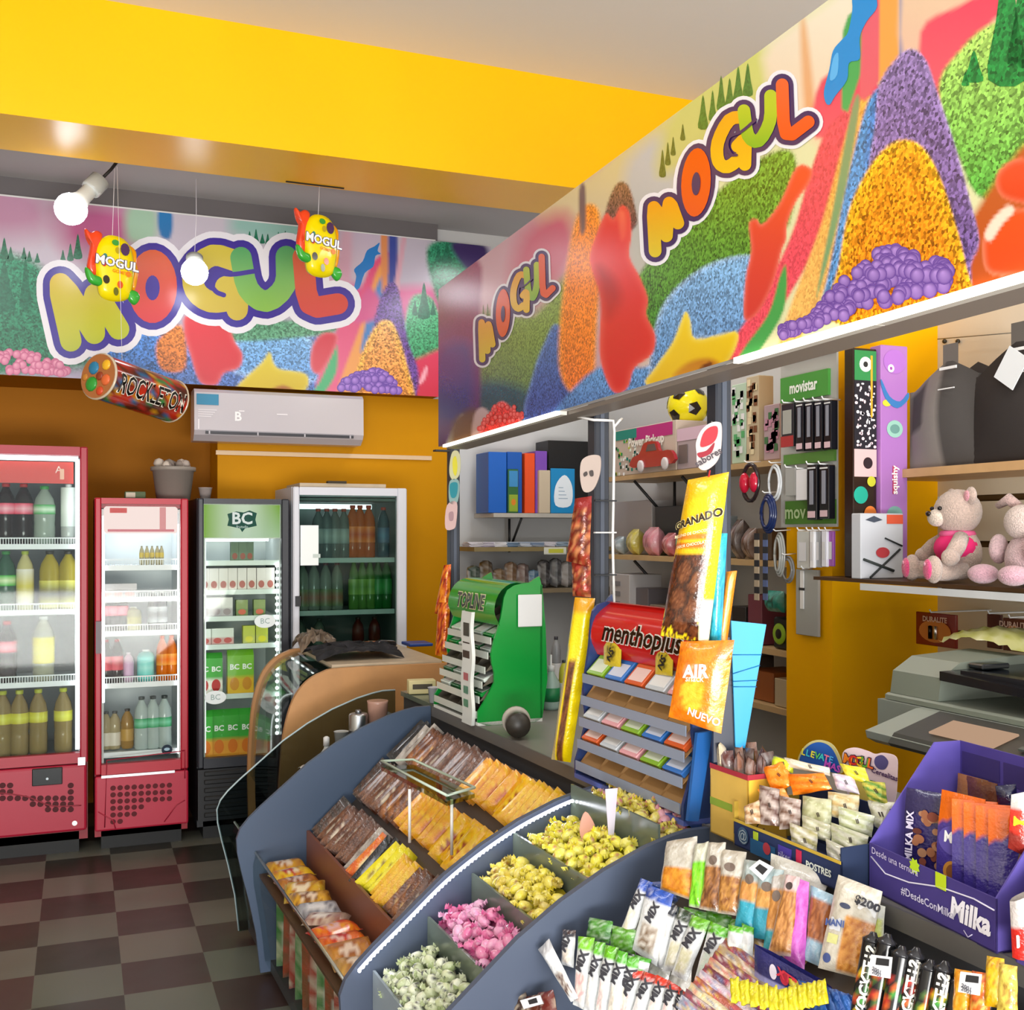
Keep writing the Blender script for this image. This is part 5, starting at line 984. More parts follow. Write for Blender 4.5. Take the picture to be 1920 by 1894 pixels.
# ---------------------------------------------------------------- shelves and goods inside the kiosk
def shelf(label, x0, x1, y0, y1, z, col='#c8a878', th=.025, edge=None, name='wall_shelf'):
    t = thing(name, label, 'shelf', ((x0+x1)/2, (y0+y1)/2, z)); MB().box(x0, x1, y0, y1, z-th, z, col, 'wood').build('shelf_board', t, True)
    if edge: MB().box(x0-.004, x0, y0, y1, z-th-.012, z+.002, edge, 'satin').build('front_edge', t, True)
    return t
def bracket(t, x, y, z, dx=.25, along='x'):
    mb = MB()
    if along == 'x': mb.tube([(x, y, z-.03), (x+dx, y, z-.03-dx)], .008, '#1c1c1e', 'satin'); mb.tube([(x+dx, y, z-.03), (x+dx, y, z-.04-dx)], .008, '#1c1c1e', 'satin')
    else: mb.tube([(x, y, z-.03), (x, y+dx, z-.03-dx)], .008, '#1c1c1e', 'satin'); mb.tube([(x, y+dx, z-.03), (x, y+dx, z-.04-dx)], .008, '#1c1c1e', 'satin')
    mb.build('bracket', t, True)
WX = 2.75
s1 = shelf('upper wooden shelf on the kiosk side wall with toy boxes', WX, 3.095, 3.7, 5.5, 1.883); s2 = shelf('middle wooden shelf on the kiosk side wall with bagged toys', WX, 3.095, 3.6, 5.5, 1.452)
s3 = shelf('lower wooden shelf beside the pillar with a small speaker', WX, 3.095, 3.6, 5.3, 1.075); s4 = shelf('lowest wooden shelf beside the yellow pillar', WX, 3.095, 3.6, 5.3, .83)
for s_, z in ((s1, 1.883), (s2, 1.452), (s3, 1.075)): bracket(s_, WX+.04, 4.7, z); bracket(s_, WX+.04, 5.2, z)
BY = 6.05; zA = aty(930, 962, BY).z; zB = aty(930, 1026, BY).z
sa = shelf('white shelf on the kiosk back wall with box files', 2.3, 3.0, BY, 6.395, zA, '#b8b4ac'); bracket(sa, 2.5, BY+.05, zA, .2, 'y')
sb = shelf('long cluttered shelf on the kiosk back wall with papers', 2.16, 3.09, BY-.05, 6.395, zB, '#8a7a50')
zC = aty(930, 1105, BY).z; sc_ = shelf('low shelf on the kiosk back wall behind the green rack', 2.16, 3.09, BY-.05, 6.395, zC, '#8a7a60')
def bbox(name, label, cat, px0, px1, py0, py1, y, d, col, z=None, kind='satin', group=None, texts=(), deco=None):
    """box facing the street on the back wall; photo columns px0..px1, rows py0..py1"""
    a = aty(px0, py1, y); b = aty(px1, py0, y); z0 = z if z is not None else a.z; t = thing(name, label, cat, ((a.x+b.x)/2, y+d/2, z0), group=group)
    mb = MB().box(a.x, b.x, y, y+d, z0+.001, b.z, col, kind, bev=.003)
    for tx in texts: mb.text(tx[0], tx[1], tx[2], 'matte', frame((a.x+(b.x-a.x)*tx[3], y-.001, z0+(b.z-z0)*tx[4]), (1, 0, 0), (0, 0, 1)), bold=.02)
    if deco: deco(mb, a.x, b.x, y, z0, b.z)
    mb.build('box_body', t, True); return t
bbox('box_file', 'wide bright blue box file on the kiosk back wall shelf', 'box file', 916, 950, 848, 960, BY+.02, .22, '#1060c0', zA)
bbox('box_file', 'second blue box file beside the orange one on the back wall shelf', 'box file', 951, 979, 848, 960, BY+.04, .22, '#0c56b0', zA)
bbox('box_file', 'orange box file between the blue and purple ones', 'box file', 984, 1003, 850, 960, BY+.03, .22, '#e8501c', zA)
bbox('box_file', 'purple box file right of the orange one', 'box file', 1004, 1026, 846, 960, BY+.03, .22, '#7a48b0', zA)
def dg(mb, x0, x1, y, z0, z1):
    mb.box(x0+.005, x1-.005, y-.002, y, z0+(z1-z0)*.6, z1-.01, '#3a88c0', 'matte'); mb.box(x0+.005, x1-.005, y-.002, y, z0+.01, z0+(z1-z0)*.42, '#8fa830', 'matte'); mb.disc((x0+x1)/2, z0+(z1-z0)*.25, .015, .02, 0, '#d88020', 'matte', frame((0, y-.003, 0), (1, 0, 0), (0, 0, 1)), 10)
bbox('carton', 'slim green and blue carton in front of the blue box files', 'carton', 953, 972, 880, 958, BY-.0, .018, '#2f6838', zA, deco=dg)
mb_ = bbox('black_box', 'black box standing above the blue card on the back wall shelf', 'box', 1028, 1103, 828, 960, BY+.06, .2, '#121214', zA)
def cd(mb, x0, x1, y, z0, z1):
    F_ = frame((0, y-.0012, 0), (1, 0, 0), (0, 0, 1)); mb.prism(smooth_poly([(x0+.03, z0+.05), (x1-.03, z0+.05), (x1-.02, (z0+z1)/2+.03), ((x0+x1)/2+.01, z1-.04), (x0+.03, (z0+z1)/2+.03)], 4), .0008, '#e8f0f8', 'matte', F_)
    for k in range(4): mb.box(x0+.05, x1-.05-.01*k, y-.0035, y-.0025, z0+.09+k*.022, z0+.094+k*.022, '#8fa8c0', 'matte')
bbox('display_card', 'blue and white printed card standing before the black box', 'card', 1033, 1078, 879, 947, BY-.0, .012, '#1488c4', zA, deco=cd)
bbox('carton', 'beige upright carton left of the blue and white card', 'carton', 1011, 1032, 882, 950, BY-.0, .03, '#c8b8a0', zA)
random.seed(21)
for i in range(9):                                            # paper piles and bagged goods on the long shelf
    px = 892+i*23; c1 = ['#c8c4d0', '#b0a8c0', '#d8d8e0', '#3a6890', '#98a8c0', '#2f5f90', '#d0ccd8', '#8098b0', '#c8c8c8'][i]
    p = aty(px, 1020, BY+.05); mb = MB()
    for k in range(5): mb.box(-.045, .045, -.06, .06, .001+k*.006, .0065+k*.006, mixc(c1, '#ffffff', random.random()*.4), 'matte', RZ(random.uniform(-14, 14)), bev=.001)
    solo(mb, 'paper_pile', ['lilac', 'mauve', 'white', 'steel blue', 'pale blue', 'navy', 'off white', 'grey blue', 'light grey'][i]+' pile of papers on the long back wall shelf', 'papers', T(p.x, BY+.1, zB))
bbox('price_card', 'white and yellow price card hanging from the long shelf edge', 'card', 1020, 1062, 1026, 1040, BY-.058, .004, '#dcdcd0', deco=lambda mb, x0, x1, y, z0, z1: mb.box(x0+.03, x1-.02, y-.002, y, z0+.01, z1-.01, '#c8c840', 'matte'))
random.seed(5)
for i, (px, w_, h_, cc, nm) in enumerate([(892, .09, .14, '#24402f', 'dark green'), (915, .1, .17, '#5a4420', 'olive brown'), (940, .09, .12, '#705020', 'tan'), (962, .07, .16, '#7a5a3a', 'brown'), (984, .08, .15, '#6a5048', 'mauve brown'), (1004, .05, .11, '#3a6a88', 'steel blue'), (1024, .08, .17, '#282428', 'black'), (1046, .07, .18, '#48484c', 'charcoal'), (1066, .07, .16, '#88807c', 'grey'), (1086, .06, .15, '#3a3034', 'dark')]):
    p = aty(px, 1100, BY+.02); o = bar_mesh(h_, w_, .08, cc, mixc(cc, '#ffffff', .18), mixc(cc, '#ffffff', .5), i+90); solo(o, 'goods_bag', nm+' packed bag on the low shelf behind the green rack', 'bag', T(p.x, BY+.06, zC+h_/2+.002) @ RX(90) @ RZ(90))
# yellow corner strip and white edge beside the far post
def sbox(name, label, cat, px0, px1, z0, h, col, deco=None, x=WX, d=.2, group=None, kind='satin', z1=None):
    """box on a side wall shelf, facing the shop (-X)"""
    ya = atx(px0, 1000, x).y; yb = atx(px1, 1000, x).y; t = thing(name, label, cat, (x+d/2, (ya+yb)/2, z0), group=group)
    mb = MB().box(x, x+d, yb, ya, z0+.001, z0+h, col, kind, bev=.003)
    if deco: deco(mb, yb, ya, x, z0, z0+h)
    mb.build('box_body', t, True); return t
def SF(x, y, z, off=.0015): return frame((x-off, y, z), (0, -1, 0), (0, 0, 1))      # local x to the right as seen from the shop
def truck(mb, y0, y1, x, z0, z1):
    w_ = y1-y0; F_ = SF(x, y1, z0)
    random.seed(1)
    for i in range(60): mb.box(*(lambda u, v: (u, u+.018, v, v+.016))(random.random()*(w_*.42), random.random()*(z1-z0-.02)), 0, .0008, random.choice(['#2f9a48', '#e8f0e0', '#204830', '#c8d830', '#f4f4f4', '#188878']), 'matte', F_)
    mb.box(w_*.38, w_*.95, (z1-z0)*.72, (z1-z0)*.98, 0, .0009, '#b82878', 'matte', F_); mb.box(w_*.05, w_*.4, (z1-z0)*.78, (z1-z0)*.98, 0, .0012, '#208878', 'matte', F_)
    mb.text('Power Pick-up', .065, '#f8f4e8', 'matte', F_ @ T(w_*.55, (z1-z0)*.68, .0026), bold=.03)
tb = sbox('toy_box', 'open fronted toy box with a red pick-up truck on the upper side shelf', 'toy box', 1150, 1268, 1.883, .25, '#c8b8a8', truck)
ymid = (atx(1225, 1000, WX).y); F_ = SF(WX, ymid, 1.885, .02)
mb = MB(); mb.prism(smooth_poly([(-.2, .03), (-.2, .08), (-.12, .1), (-.07, .15), (.05, .15), (.09, .1), (.2, .095), (.21, .03)], 3), .018, '#a83038', 'gloss', F_ @ T(.04, 0, -.0))
for u in (-.1, .15): mb.lathe([(.032, .018), (.032, .026), (.02, .028)], '#d8d0d0', 'satin', F_ @ T(u+.04, .032, 0), 14)
mb.prism([(-.05, .105), (-.03, .14), (.04, .14), (.06, .105)], .0195, '#585058', 'gloss', F_ @ T(.04, 0, 0)); mb.build('toy_truck', tb, True)
sbox('toy_box', 'clear blister toy box under the yellow football', 'toy box', 1270, 1326, 1.883, .2, '#b0a0a4', lambda mb, y0, y1, x, z0, z1: (mb.box(.02, .1, .03, .12, 0, .004, '#706460', 'satin', SF(x, y1, z0)), mb.box(.0, y1-y0, .14, .2, 0, .001, '#d8b8c8', 'matte', SF(x, y1, z0))))
c = atx(1290, 762, WX+.12); t = thing('football', 'yellow and black football on the upper side shelf beside the second post', 'ball', tuple(c)); R0 = .105; mb = MB(); mb.ball((c.x, c.y, c.z), R0, '#e8d818', 'gloss', seg=28, rings=18)
vtx = [Vector(v).normalized() for v in [(0, 1, 1.618), (0, -1, 1.618), (0, 1, -1.618), (0, -1, -1.618), (1, 1.618, 0), (-1, 1.618, 0), (1, -1.618, 0), (-1, -1.618, 0), (1.618, 0, 1), (1.618, 0, -1), (-1.618, 0, 1), (-1.618, 0, -1)]]
for v in vtx:
    v = (RZ(20) @ RX(14)).to_3x3() @ v; q_ = v.to_track_quat('Z', 'Y').to_matrix().to_4x4(); mb.add([c+v*(R0*1.03)]+[c+(q_.to_3x3() @ Vector((.036*math.cos(g), .036*math.sin(g), 0)))+v*(R0*.975) for g in [k*6.2832/5 for k in range(5)]], [[0, i+1, (i+1) % 5+1] for i in range(5)], '#241c14', 'gloss')
mb.build('ball_skin', t, True)
# striped gift tubes and toys right of the second post
for i, (a_, b_, h_, cc, nm, spots) in enumerate([(1372, 1398, .36, '#b8d0b8', 'pale green', ('#58a868', '#e8e8e8')), (1399, 1422, .38, '#c8b898', 'sandy', ('#7a4a28', '#e8d8b0')), (1432, 1462, .24, '#b8a0a8', 'pink and green', ('#48784a', '#c890a8'))]):
    def dd(mb, y0, y1, x, z0, z1, s_=spots):
        F_ = SF(x, y1, z0); random.seed(i)
        for k in range(30): u = random.random()*(y1-y0-.03); v = random.random()*(z1-z0-.04); mb.box(u, u+.025, v, v+.03, 0, .0008, random.choice(s_), 'matte', F_)
    sbox('toy_pack', nm+' tall toy pack on the upper side shelf right of the second post', 'toy pack', a_, b_, 1.885, h_, cc, dd, x=WX+.02, d=.08)
random.seed(9)
for i, (a_, b_, h_, cc, nm) in enumerate([(1146, 1172, .10, '#8a9aa0', 'clear grey'), (1174, 1200, .14, '#c8b83a', 'yellow'), (1201, 1240, .15, '#e08a98', 'pink'), (1241, 1268, .12, '#c86068', 'rose'), (1270, 1290, .13, '#48a860', 'green'), (1372, 1392, .18, '#4a3a34', 'dark'), (1394, 1416, .14, '#6a4a38', 'brown')]):
    y = atx((a_+b_)/2, 1000, WX+.05).y; w_ = (b_-a_)/2034*5.6; mb = bar_mesh(w_, h_, .1, cc, mixc(cc, '#e8e0e0', .4), mixc(cc, '#302820', .4), i+140); solo(mb, 'toy_bag', nm+' bagged toy on the middle side shelf', 'toy', T(WX+.07, y, 1.453+h_/2) @ RZ(90))
sbox('storage_box', 'dark tilted box behind the bagged toys on the middle side shelf', 'box', 1228, 1285, 1.453, .26, '#343c40', x=WX+.13, d=.15)
sbox('storage_box', 'pale grey box at the back of the middle side shelf', 'box', 1150, 1222, 1.453, .3, '#a8a4a4', x=WX+.15, d=.15)
sbox('document_stack', 'stack of white boxes with grey print on the lower side shelf', 'box', 1143, 1180, 1.077, .27, '#c0bcbc', lambda mb, y0, y1, x, z0, z1: [mb.box(.03, .13, .04+k*.055, .065+k*.055, 0, .001, '#88868a', 'matte', SF(x, y1, z0)) for k in range(4)])
sbox('storage_box', 'orange brown box on the lowest shelf beside the blue display', 'box', 1400, 1450, .831, .13, '#a05a28', x=WX+.05); sbox('device_box', 'beige device box on the lowest shelf beside the pillar', 'box', 1452, 1478, .831, .12, '#b8a888', x=WX+.02)
for i, (a_, b_, z0_, h_, cc, nm, sh_) in enumerate([(1186, 1215, 1.077, .2, '#6a6468', 'dusty grey', 'lower'), (1218, 1250, 1.077, .12, '#8a7a68', 'khaki', 'lower'), (1255, 1290, 1.077, .24, '#4a4448', 'dark grey', 'lower'), (1372, 1398, 1.077, .16, '#2a2624', 'black brown', 'lower'), (1402, 1428, 1.077, .22, '#7a3a48', 'dull pink', 'lower'), (1372, 1396, .831, .18, '#5a5048', 'grey brown', 'lowest'), (1300, 1330, 1.453, .2, '#8a98a0', 'pale blue grey', 'middle'), (1420, 1446, 1.453, .14, '#584838', 'dark tan', 'middle')]):
    sbox('storage_box', nm+' goods box on the '+sh_+' kiosk side shelf', 'box', a_, b_, z0_, h_, cc, x=WX+.04, d=.16)
y = atx(1455, 1000, WX).y; t = thing('toy_speaker', 'small black and lime speaker on the lower shelf beside the pillar', 'speaker', (WX+.07, y, 1.077)); F_ = SF(WX+.02, y, 1.077+.065, 0)
MB().box(-.05, .05, -.064, .07, -.1, 0, '#181c18', 'satin', F_, bev=.008).build('speaker_body', t, True); MB().lathe([(.042, 0), (.046, .004), (.04, .008)], '#98c830', 'satin', F_, 20).build('speaker_ring', t, True); MB().lathe([(.036, .004), (.02, .0085), (.001, .009)], '#101210', 'satin', F_, 18).build('speaker_cone', t, True)
mb = bar_mesh(.12, .09, .06, '#208878', '#40b0a0', '#184838', 160); solo(mb, 'toy_bag', 'teal toy hanging above the small speaker', 'toy', T(WX+.01, atx(1452, 1000, WX).y, 1.28) @ RZ(90))
# ---------------------------------------------------------------- phone accessories panel
PX = 2.56
ya = atx(1372, 1000, PX).y; yb = atx(1556, 1000, PX).y
t = thing('accessory_panel', 'grey display panel with green movistar signs beside the yellow pillar', 'display panel', (PX+.05, (ya+yb)/2, .9))
z0 = atx(1520, 988, PX).z; MB().box(PX+.0305, PX+.0385, yb, atx(1452, 1000, PX).y, z0, atx(1500, 664, PX).z, '#b8b8b4', 'satin').build('panel_board', t, True)
mb = MB(); p = [atx(1456, 706, PX), atx(1545, 694, PX), atx(1545, 740, PX), atx(1458, 752, PX)]
y0_, y1_ = p[1].y, p[0].y; zt, zb_ = 2.245, 2.135
zt = atx(1500, 700, PX).z; zb_ = atx(1500, 748, PX).z
mb.box(PX+.018, PX+.03, y0_, y1_, zb_, zt, '#48983c', 'satin'); mb.text('movistar', .062, '#f4f8f0', 'matte', frame((PX+.0155, (y0_+y1_)/2, (zb_+zt)/2), (0, -1, 0), (0, 0, 1)), bold=.03, sx=.78); mb.build('sign_plate', t, True)
mb = MB(); zz = atx(1520, 960, PX).z; mb.box(PX+.018, PX+.03, yb, atx(1465, 1000, PX).y, zz-.045, zz+.045, '#487828', 'satin'); mb.text('mov', .075, '#a8c090', 'matte', frame((PX+.0155, atx(1484, 1000, PX).y, zz), (0, -1, 0), (0, 0, 1)), bold=.02); mb.build('sign_plate', t, True)
zz = atx(1520, 857, PX).z; MB().box(PX+.018, PX+.03, yb, atx(1462, 1000, PX).y, zz-.02, zz+.02, '#58883a', 'satin').build('sign_plate', t, True)
MB().box(PX+.02, PX+.03, yb, atx(1455, 1000, PX).y, atx(1500, 672, PX).z, atx(1500, 666, PX).z, '#201c1c', 'satin').build('frame_edge', t, True)
def hangpack(name, label, px0, px1, py0, py1, x, col, deco=None, cat='packet', group=None, th=.012, wall=None):
    wall = wall or (2.6 if x < 2.62 else 3.1)
    a = atx(px0, (py0+py1)/2, x); b = atx(px1, (py0+py1)/2, x); zt = atx((px0+px1)/2, py0, x).z; zb_ = atx((px0+px1)/2, py1, x).z
    t = thing(name, label, cat, (x, (a.y+b.y)/2, zb_), group=group); mb = MB().box(x, x+th, b.y, a.y, zb_, zt, col, 'gloss', bev=.002)
    if deco: deco(mb, a.y-b.y, zt-zb_, SF(x, a.y, zb_))
    mb.build('pack_card', t, True)
    MB().tube([(wall, (a.y+b.y)/2, zt+.004), (x-.02, (a.y+b.y)/2, zt+.004), (x-.026, (a.y+b.y)/2, zt+.014)], .003, '#e8e8e8', 'satin', seg=6).build('hook', t, True); return t
def cab(mb, w_, h_, F_):
    mb.box(w_*.3, w_*.7, h_*.28, h_*.9, 0, .001, '#8a8c98', 'matte', F_); mb.box(w_*.12, w_*.88, h_*.04, h_*.16, 0, .001, '#d8b8c0', 'matte', F_); mb.box(w_*.1, w_*.9, h_*.93, h_*.96, 0, .001, '#d8d8d8', 'matte', F_)
hangpack('charger_box', 'black and red charger box at the left of the upper phone cable boxes', 1465, 1488, 757, 838, 2.56, '#28282c', lambda mb, w_, h_, F_: (mb.box(w_*.15, w_*.85, h_*.3, h_*.85, 0, .001, '#a8a8a0', 'matte', F_), mb.box(0, w_, 0, h_*.25, 0, .001, '#a83030', 'matte', F_)), 'box')
for i in range(4): hangpack('cable_box', 'slim black cable box in the upper row under the green sign', 1492+i*17.5, 1506+i*17.5, 755-i*1.5, 846-i*1, 2.555-.004*i, '#1a1a20', cab, 'box', 'black cable boxes in the upper row', .03)
for i in range(2): hangpack('cable_box', 'slim black cable box in the lower row', 1513+i*23, 1531+i*23, 872, 975-i*2, 2.55, '#1a1a20', cab, 'box', 'black cable boxes in the lower row', .03)
hangpack('cable_card', 'white card left of the lower black cable boxes', 1492, 1512, 880, 938, 2.56, '#e8e8ec'); hangpack('cable_card', 'clear grey cable packet left of the white card', 1472, 1491, 878, 930, 2.565, '#a8aaa8')
def loop(name, label, cat, px, py, x, ry, rz, col, r=.005, cat2=None, n=2, group=None):
    c = atx(px, py, x); t = thing(name, label, cat, tuple(c), group=group)
    for k in range(n): mb = MB(); mb.tube([(x-.006*k, c.y+(ry-.006*k)*math.cos(g), c.z+(rz-.01*k)*math.sin(g)) for g in [j*6.2832/18 for j in range(19)]], r, col, 'gloss', seg=6); mb.build('cable_coil', t, True)
    MB().tube([(2.6, c.y, c.z+rz+.012), (x-.02, c.y, c.z+rz+.008), (x-.03, c.y, c.z+rz+.014)], .0025, '#e8e8e8', 'satin', seg=5).build('hook', t, True); return t
hp = loop('headphones', 'red and black folded headphones hanging on the accessory panel', 'headphones', 1407, 905, 2.55, .055, .075, '#2a2024', .009, n=1)
for s_ in (-1, 1): c = atx(1407, 905, 2.55); MB().ball((2.545, c.y+s_*.035, c.z-.0), .042, '#c01838', 'gloss', sc3=(.5, .6, 1)).build('ear_cushion', hp, True)
loop('white_cable_loop', 'clear bagged white cable beside the red headphones', 'cable', 1453, 905, 2.56, .04, .07, '#c8ccd0', .005); loop('blue_cable_loop', 'dark blue oval cable loop under the white cable bag', 'cable', 1441, 963, 2.55, .045, .075, '#1a2a58', .007, n=3)
loop('grey_cable_loop', 'grey coiled cable hanging low left of the purple packets', 'cable', 1462, 1040, 2.55, .03, .085, '#9a9c98', .005, n=3); loop('silver_cable_loop', 'small silver coil behind the grey cable', 'cable', 1478, 1068, 2.565, .035, .05, '#7c7c7c', .005)
for i, (a_, b_, cc, nm) in enumerate([(1494, 1516, '#c8c8c4', 'light grey'), (1518, 1526, '#f0f0f4', 'white'), (1528, 1538, '#a8aab0', 'mid grey'), (1540, 1550, '#e8e8f4', 'bluish white'), (1552, 1562, '#a058b0', 'purple')]): hangpack('cable_card', nm+' packet in the row under the mov sign', a_, b_, 996, 1066-i, 2.56-.01*(i % 2), cc, lambda mb, w_, h_, F_: mb.box(w_*.2, w_*.8, h_*.2, h_*.7, 0, .001, '#d8d8dc', 'matte', F_))
hangpack('stylus_pack', 'tall grey pack holding a white stick beside the pillar', 1492, 1534, 1068, 1192, 2.575, '#a8a8a4', lambda mb, w_, h_, F_: (mb.box(w_*.25, w_*.4, h_*.4, h_*.98, 0, .004, '#f0f0f0', 'satin', F_), mb.box(w_*.2, w_*.42, h_*.68, h_*.72, 0, .005, '#303030', 'satin', F_)))
for i, (px, w_, cc, nm) in enumerate([(1418, .03, '#b8a890', 'beige'), (1434, .028, '#5a6a98', 'blue')]):
    a = atx(px, 1000, 2.54); b = atx(px-4, 1125, 2.54); t = thing('lanyard', nm+' patterned lanyard hanging left of the grey cable', 'lanyard', tuple(b)); mb = MB(); n = 10
    for k in range(n): zt = a.z+(b.z-a.z)*k/n; mb.box(2.54, 2.545, a.y-w_/2, a.y+w_/2, zt+(b.z-a.z)/n, zt, cc if k % 2 else '#28282c', 'cloth')
    mb.build('strap', t, True)
# ---------------------------------------------------------------- right hand shelves with toys and bags
st = shelf('upper wooden shelf on the slatted wall carrying the dark shopping bags', 2.75, 3.095, 1.6, 3.28, 1.80, '#c8a070', .03)
sl = shelf('white edged shelf on the slatted wall with the teddy bear', 2.5, 3.095, 1.6, 3.28, 1.412, '#4a3018', .012, None)
MB().box(2.496, 2.5, 1.6, 3.02, 1.375, 1.398, '#d8dce0', 'satin').build('front_edge', sl, True)
def tallbox(label, px0, px1, py0, py1, y, d, cols, seed, z0):
    a = aty(px0, py1, y); b = aty(px1, py0, y); t = thing('toy_box', label, 'toy box', ((a.x+b.x)/2, y+d/2, z0)); mb = MB().box(a.x, b.x, y, y+d, z0+.001, b.z, cols[0], 'gloss', bev=.003); F_ = frame((a.x, y-.001, z0), (1, 0, 0), (0, 0, 1)); w_ = b.x-a.x; h_ = b.z-z0
    cols[1](mb, w_, h_, F_); mb.build('box_body', t, True)
def skate(mb, w_, h_, F_):
    random.seed(2)
    mb.box(.004, w_-.004, h_*.86, h_*.99, 0, .001, '#2f8848', 'matte', F_); mb.disc(w_*.5, h_*.93, w_*.26, w_*.26, .0015, '#f0f0f0', 'matte', F_); mb.disc(w_*.5, h_*.93, w_*.1, w_*.1, .002, '#282828', 'matte', F_); mb.box(w_*.72, w_*.8, h_*.7, h_*.97, 0, .0018, '#e8a828', 'matte', F_)
    mb.box(.003, w_-.003, h_*.56, h_*.86, 0, .001, '#1a1620', 'matte', F_)
    for i in range(70): mb.disc(random.uniform(.008, w_-.008), random.uniform(h_*.57, h_*.85), random.uniform(.003, .007), random.uniform(.003, .007), .0016, random.choice(['#f4f0f4', '#e8e0e8', '#f8d8e0']), 'matte', F_, 8)
    mb.box(.003, w_-.003, h_*.44, h_*.56, 0, .001, '#e0b8b8', 'matte', F_)
    for x, y, r_, cc in [(.3, .36, .3, '#18a890'), (.7, .28, .26, '#e88030'), (.75, .42, .18, '#c8c830'), (.6, .5, .2, '#28141c')]: mb.disc(w_*x, h_*y, w_*r_, w_*r_, .0018, cc, 'matte', F_)
    mb.box(.003, w_-.003, .003, h_*.24, 0, .001, '#202860', 'matte', F_); mb.text('Spinboard', .04, '#f8f8f8', 'matte', F_ @ T(w_*.45, h_*.13, .002) @ RZ(90), bold=.04)
def lilac(mb, w_, h_, F_):
    mb.disc(w_*.5, h_*.93, w_*.42, w_*.36, .001, '#b070c8', 'matte', F_); mb.disc(w_*.35, h_*.9, w_*.12, w_*.12, .002, '#f8f0f8', 'matte', F_); mb.disc(w_*.35, h_*.9, w_*.05, w_*.05, .0025, '#a050a8', 'matte', F_)
    mb.prism(smooth_poly([(0, h_*.85), (w_*.3, h_*.78), (w_*.7, h_*.76), (w_, h_*.8), (w_, h_*.77), (w_*.6, h_*.73), (w_*.2, h_*.76), (0, h_*.82)], 3), .0015, '#3878b8', 'matte', F_); mb.disc(w_*.2, h_*.75, w_*.16, w_*.1, .0012, '#e0d838', 'matte', F_)
    mb.disc(w_*.5, h_*.64, w_*.3, w_*.26, .001, '#98c8b8', 'matte', F_); mb.disc(w_*.5, h_*.64, w_*.18, w_*.14, .0016, '#6a9890', 'matte', F_); mb.box(w_*.42, w_*.58, h_*.36, h_*.48, 0, .001, '#c03860', 'matte', F_); mb.text('squishy', .035, '#ffffff', 'matte', F_ @ T(w_*.5, h_*.42, .002) @ RZ(90), bold=.03)
    for y, cc in ((.27, '#80b0a8'), (.17, '#e8c8c8')): mb.disc(w_*.5, h_*y, w_*.3, w_*.26, .001, cc, 'matte', F_)
    mb.text('S', .06, '#f8f0f8', 'matte', F_ @ T(w_*.5, h_*.06, .0015), bold=.05)
tallbox('tall narrow dark toy box with black and white dots leaning on the yellow pillar', 1600, 1644, 655, 1086, 3.12, .05, ('#2a1a14', skate), 1, 1.412)
tallbox('tall narrow lilac toy box with round printed faces beside the dotted one', 1652, 1702, 650, 1086, 3.10, .06, ('#b078c0', lilac), 2, 1.412)
def plane(mb, w_, h_, F_):
    mb.box(w_*.6, w_*.98, h_*.84, h_*.98, 0, .001, '#d85838', 'matte', F_); mb.prism([(w_*.1, h_*.9), (w_*.3, h_*.96), (w_*.5, h_*.9), (w_*.3, h_*.86)], .001, '#404858', 'matte', F_)
    mb.tube([(w_*.2, h_*.02, .003), (w_*.9, h_*.45, .003)], .004, '#282c2c', 'matte', F_); mb.tube([(w_*.05, h_*.3, .003), (w_*.75, h_*.12, .003)], .005, '#303838', 'matte', F_); mb.disc(w_*.5, h_*.4, w_*.16, w_*.1, .002, '#b83840', 'matte', F_); mb.tube([(w_*.55, h_*.62, .003), (w_*.95, h_*.5, .003)], .003, '#202424', 'matte', F_)
tallbox('pale grey card box with a printed toy plane in front of the lilac box', 1614, 1694, 963, 1086, 3.02, .05, ('#c8ccd4', plane), 3, 1.412)
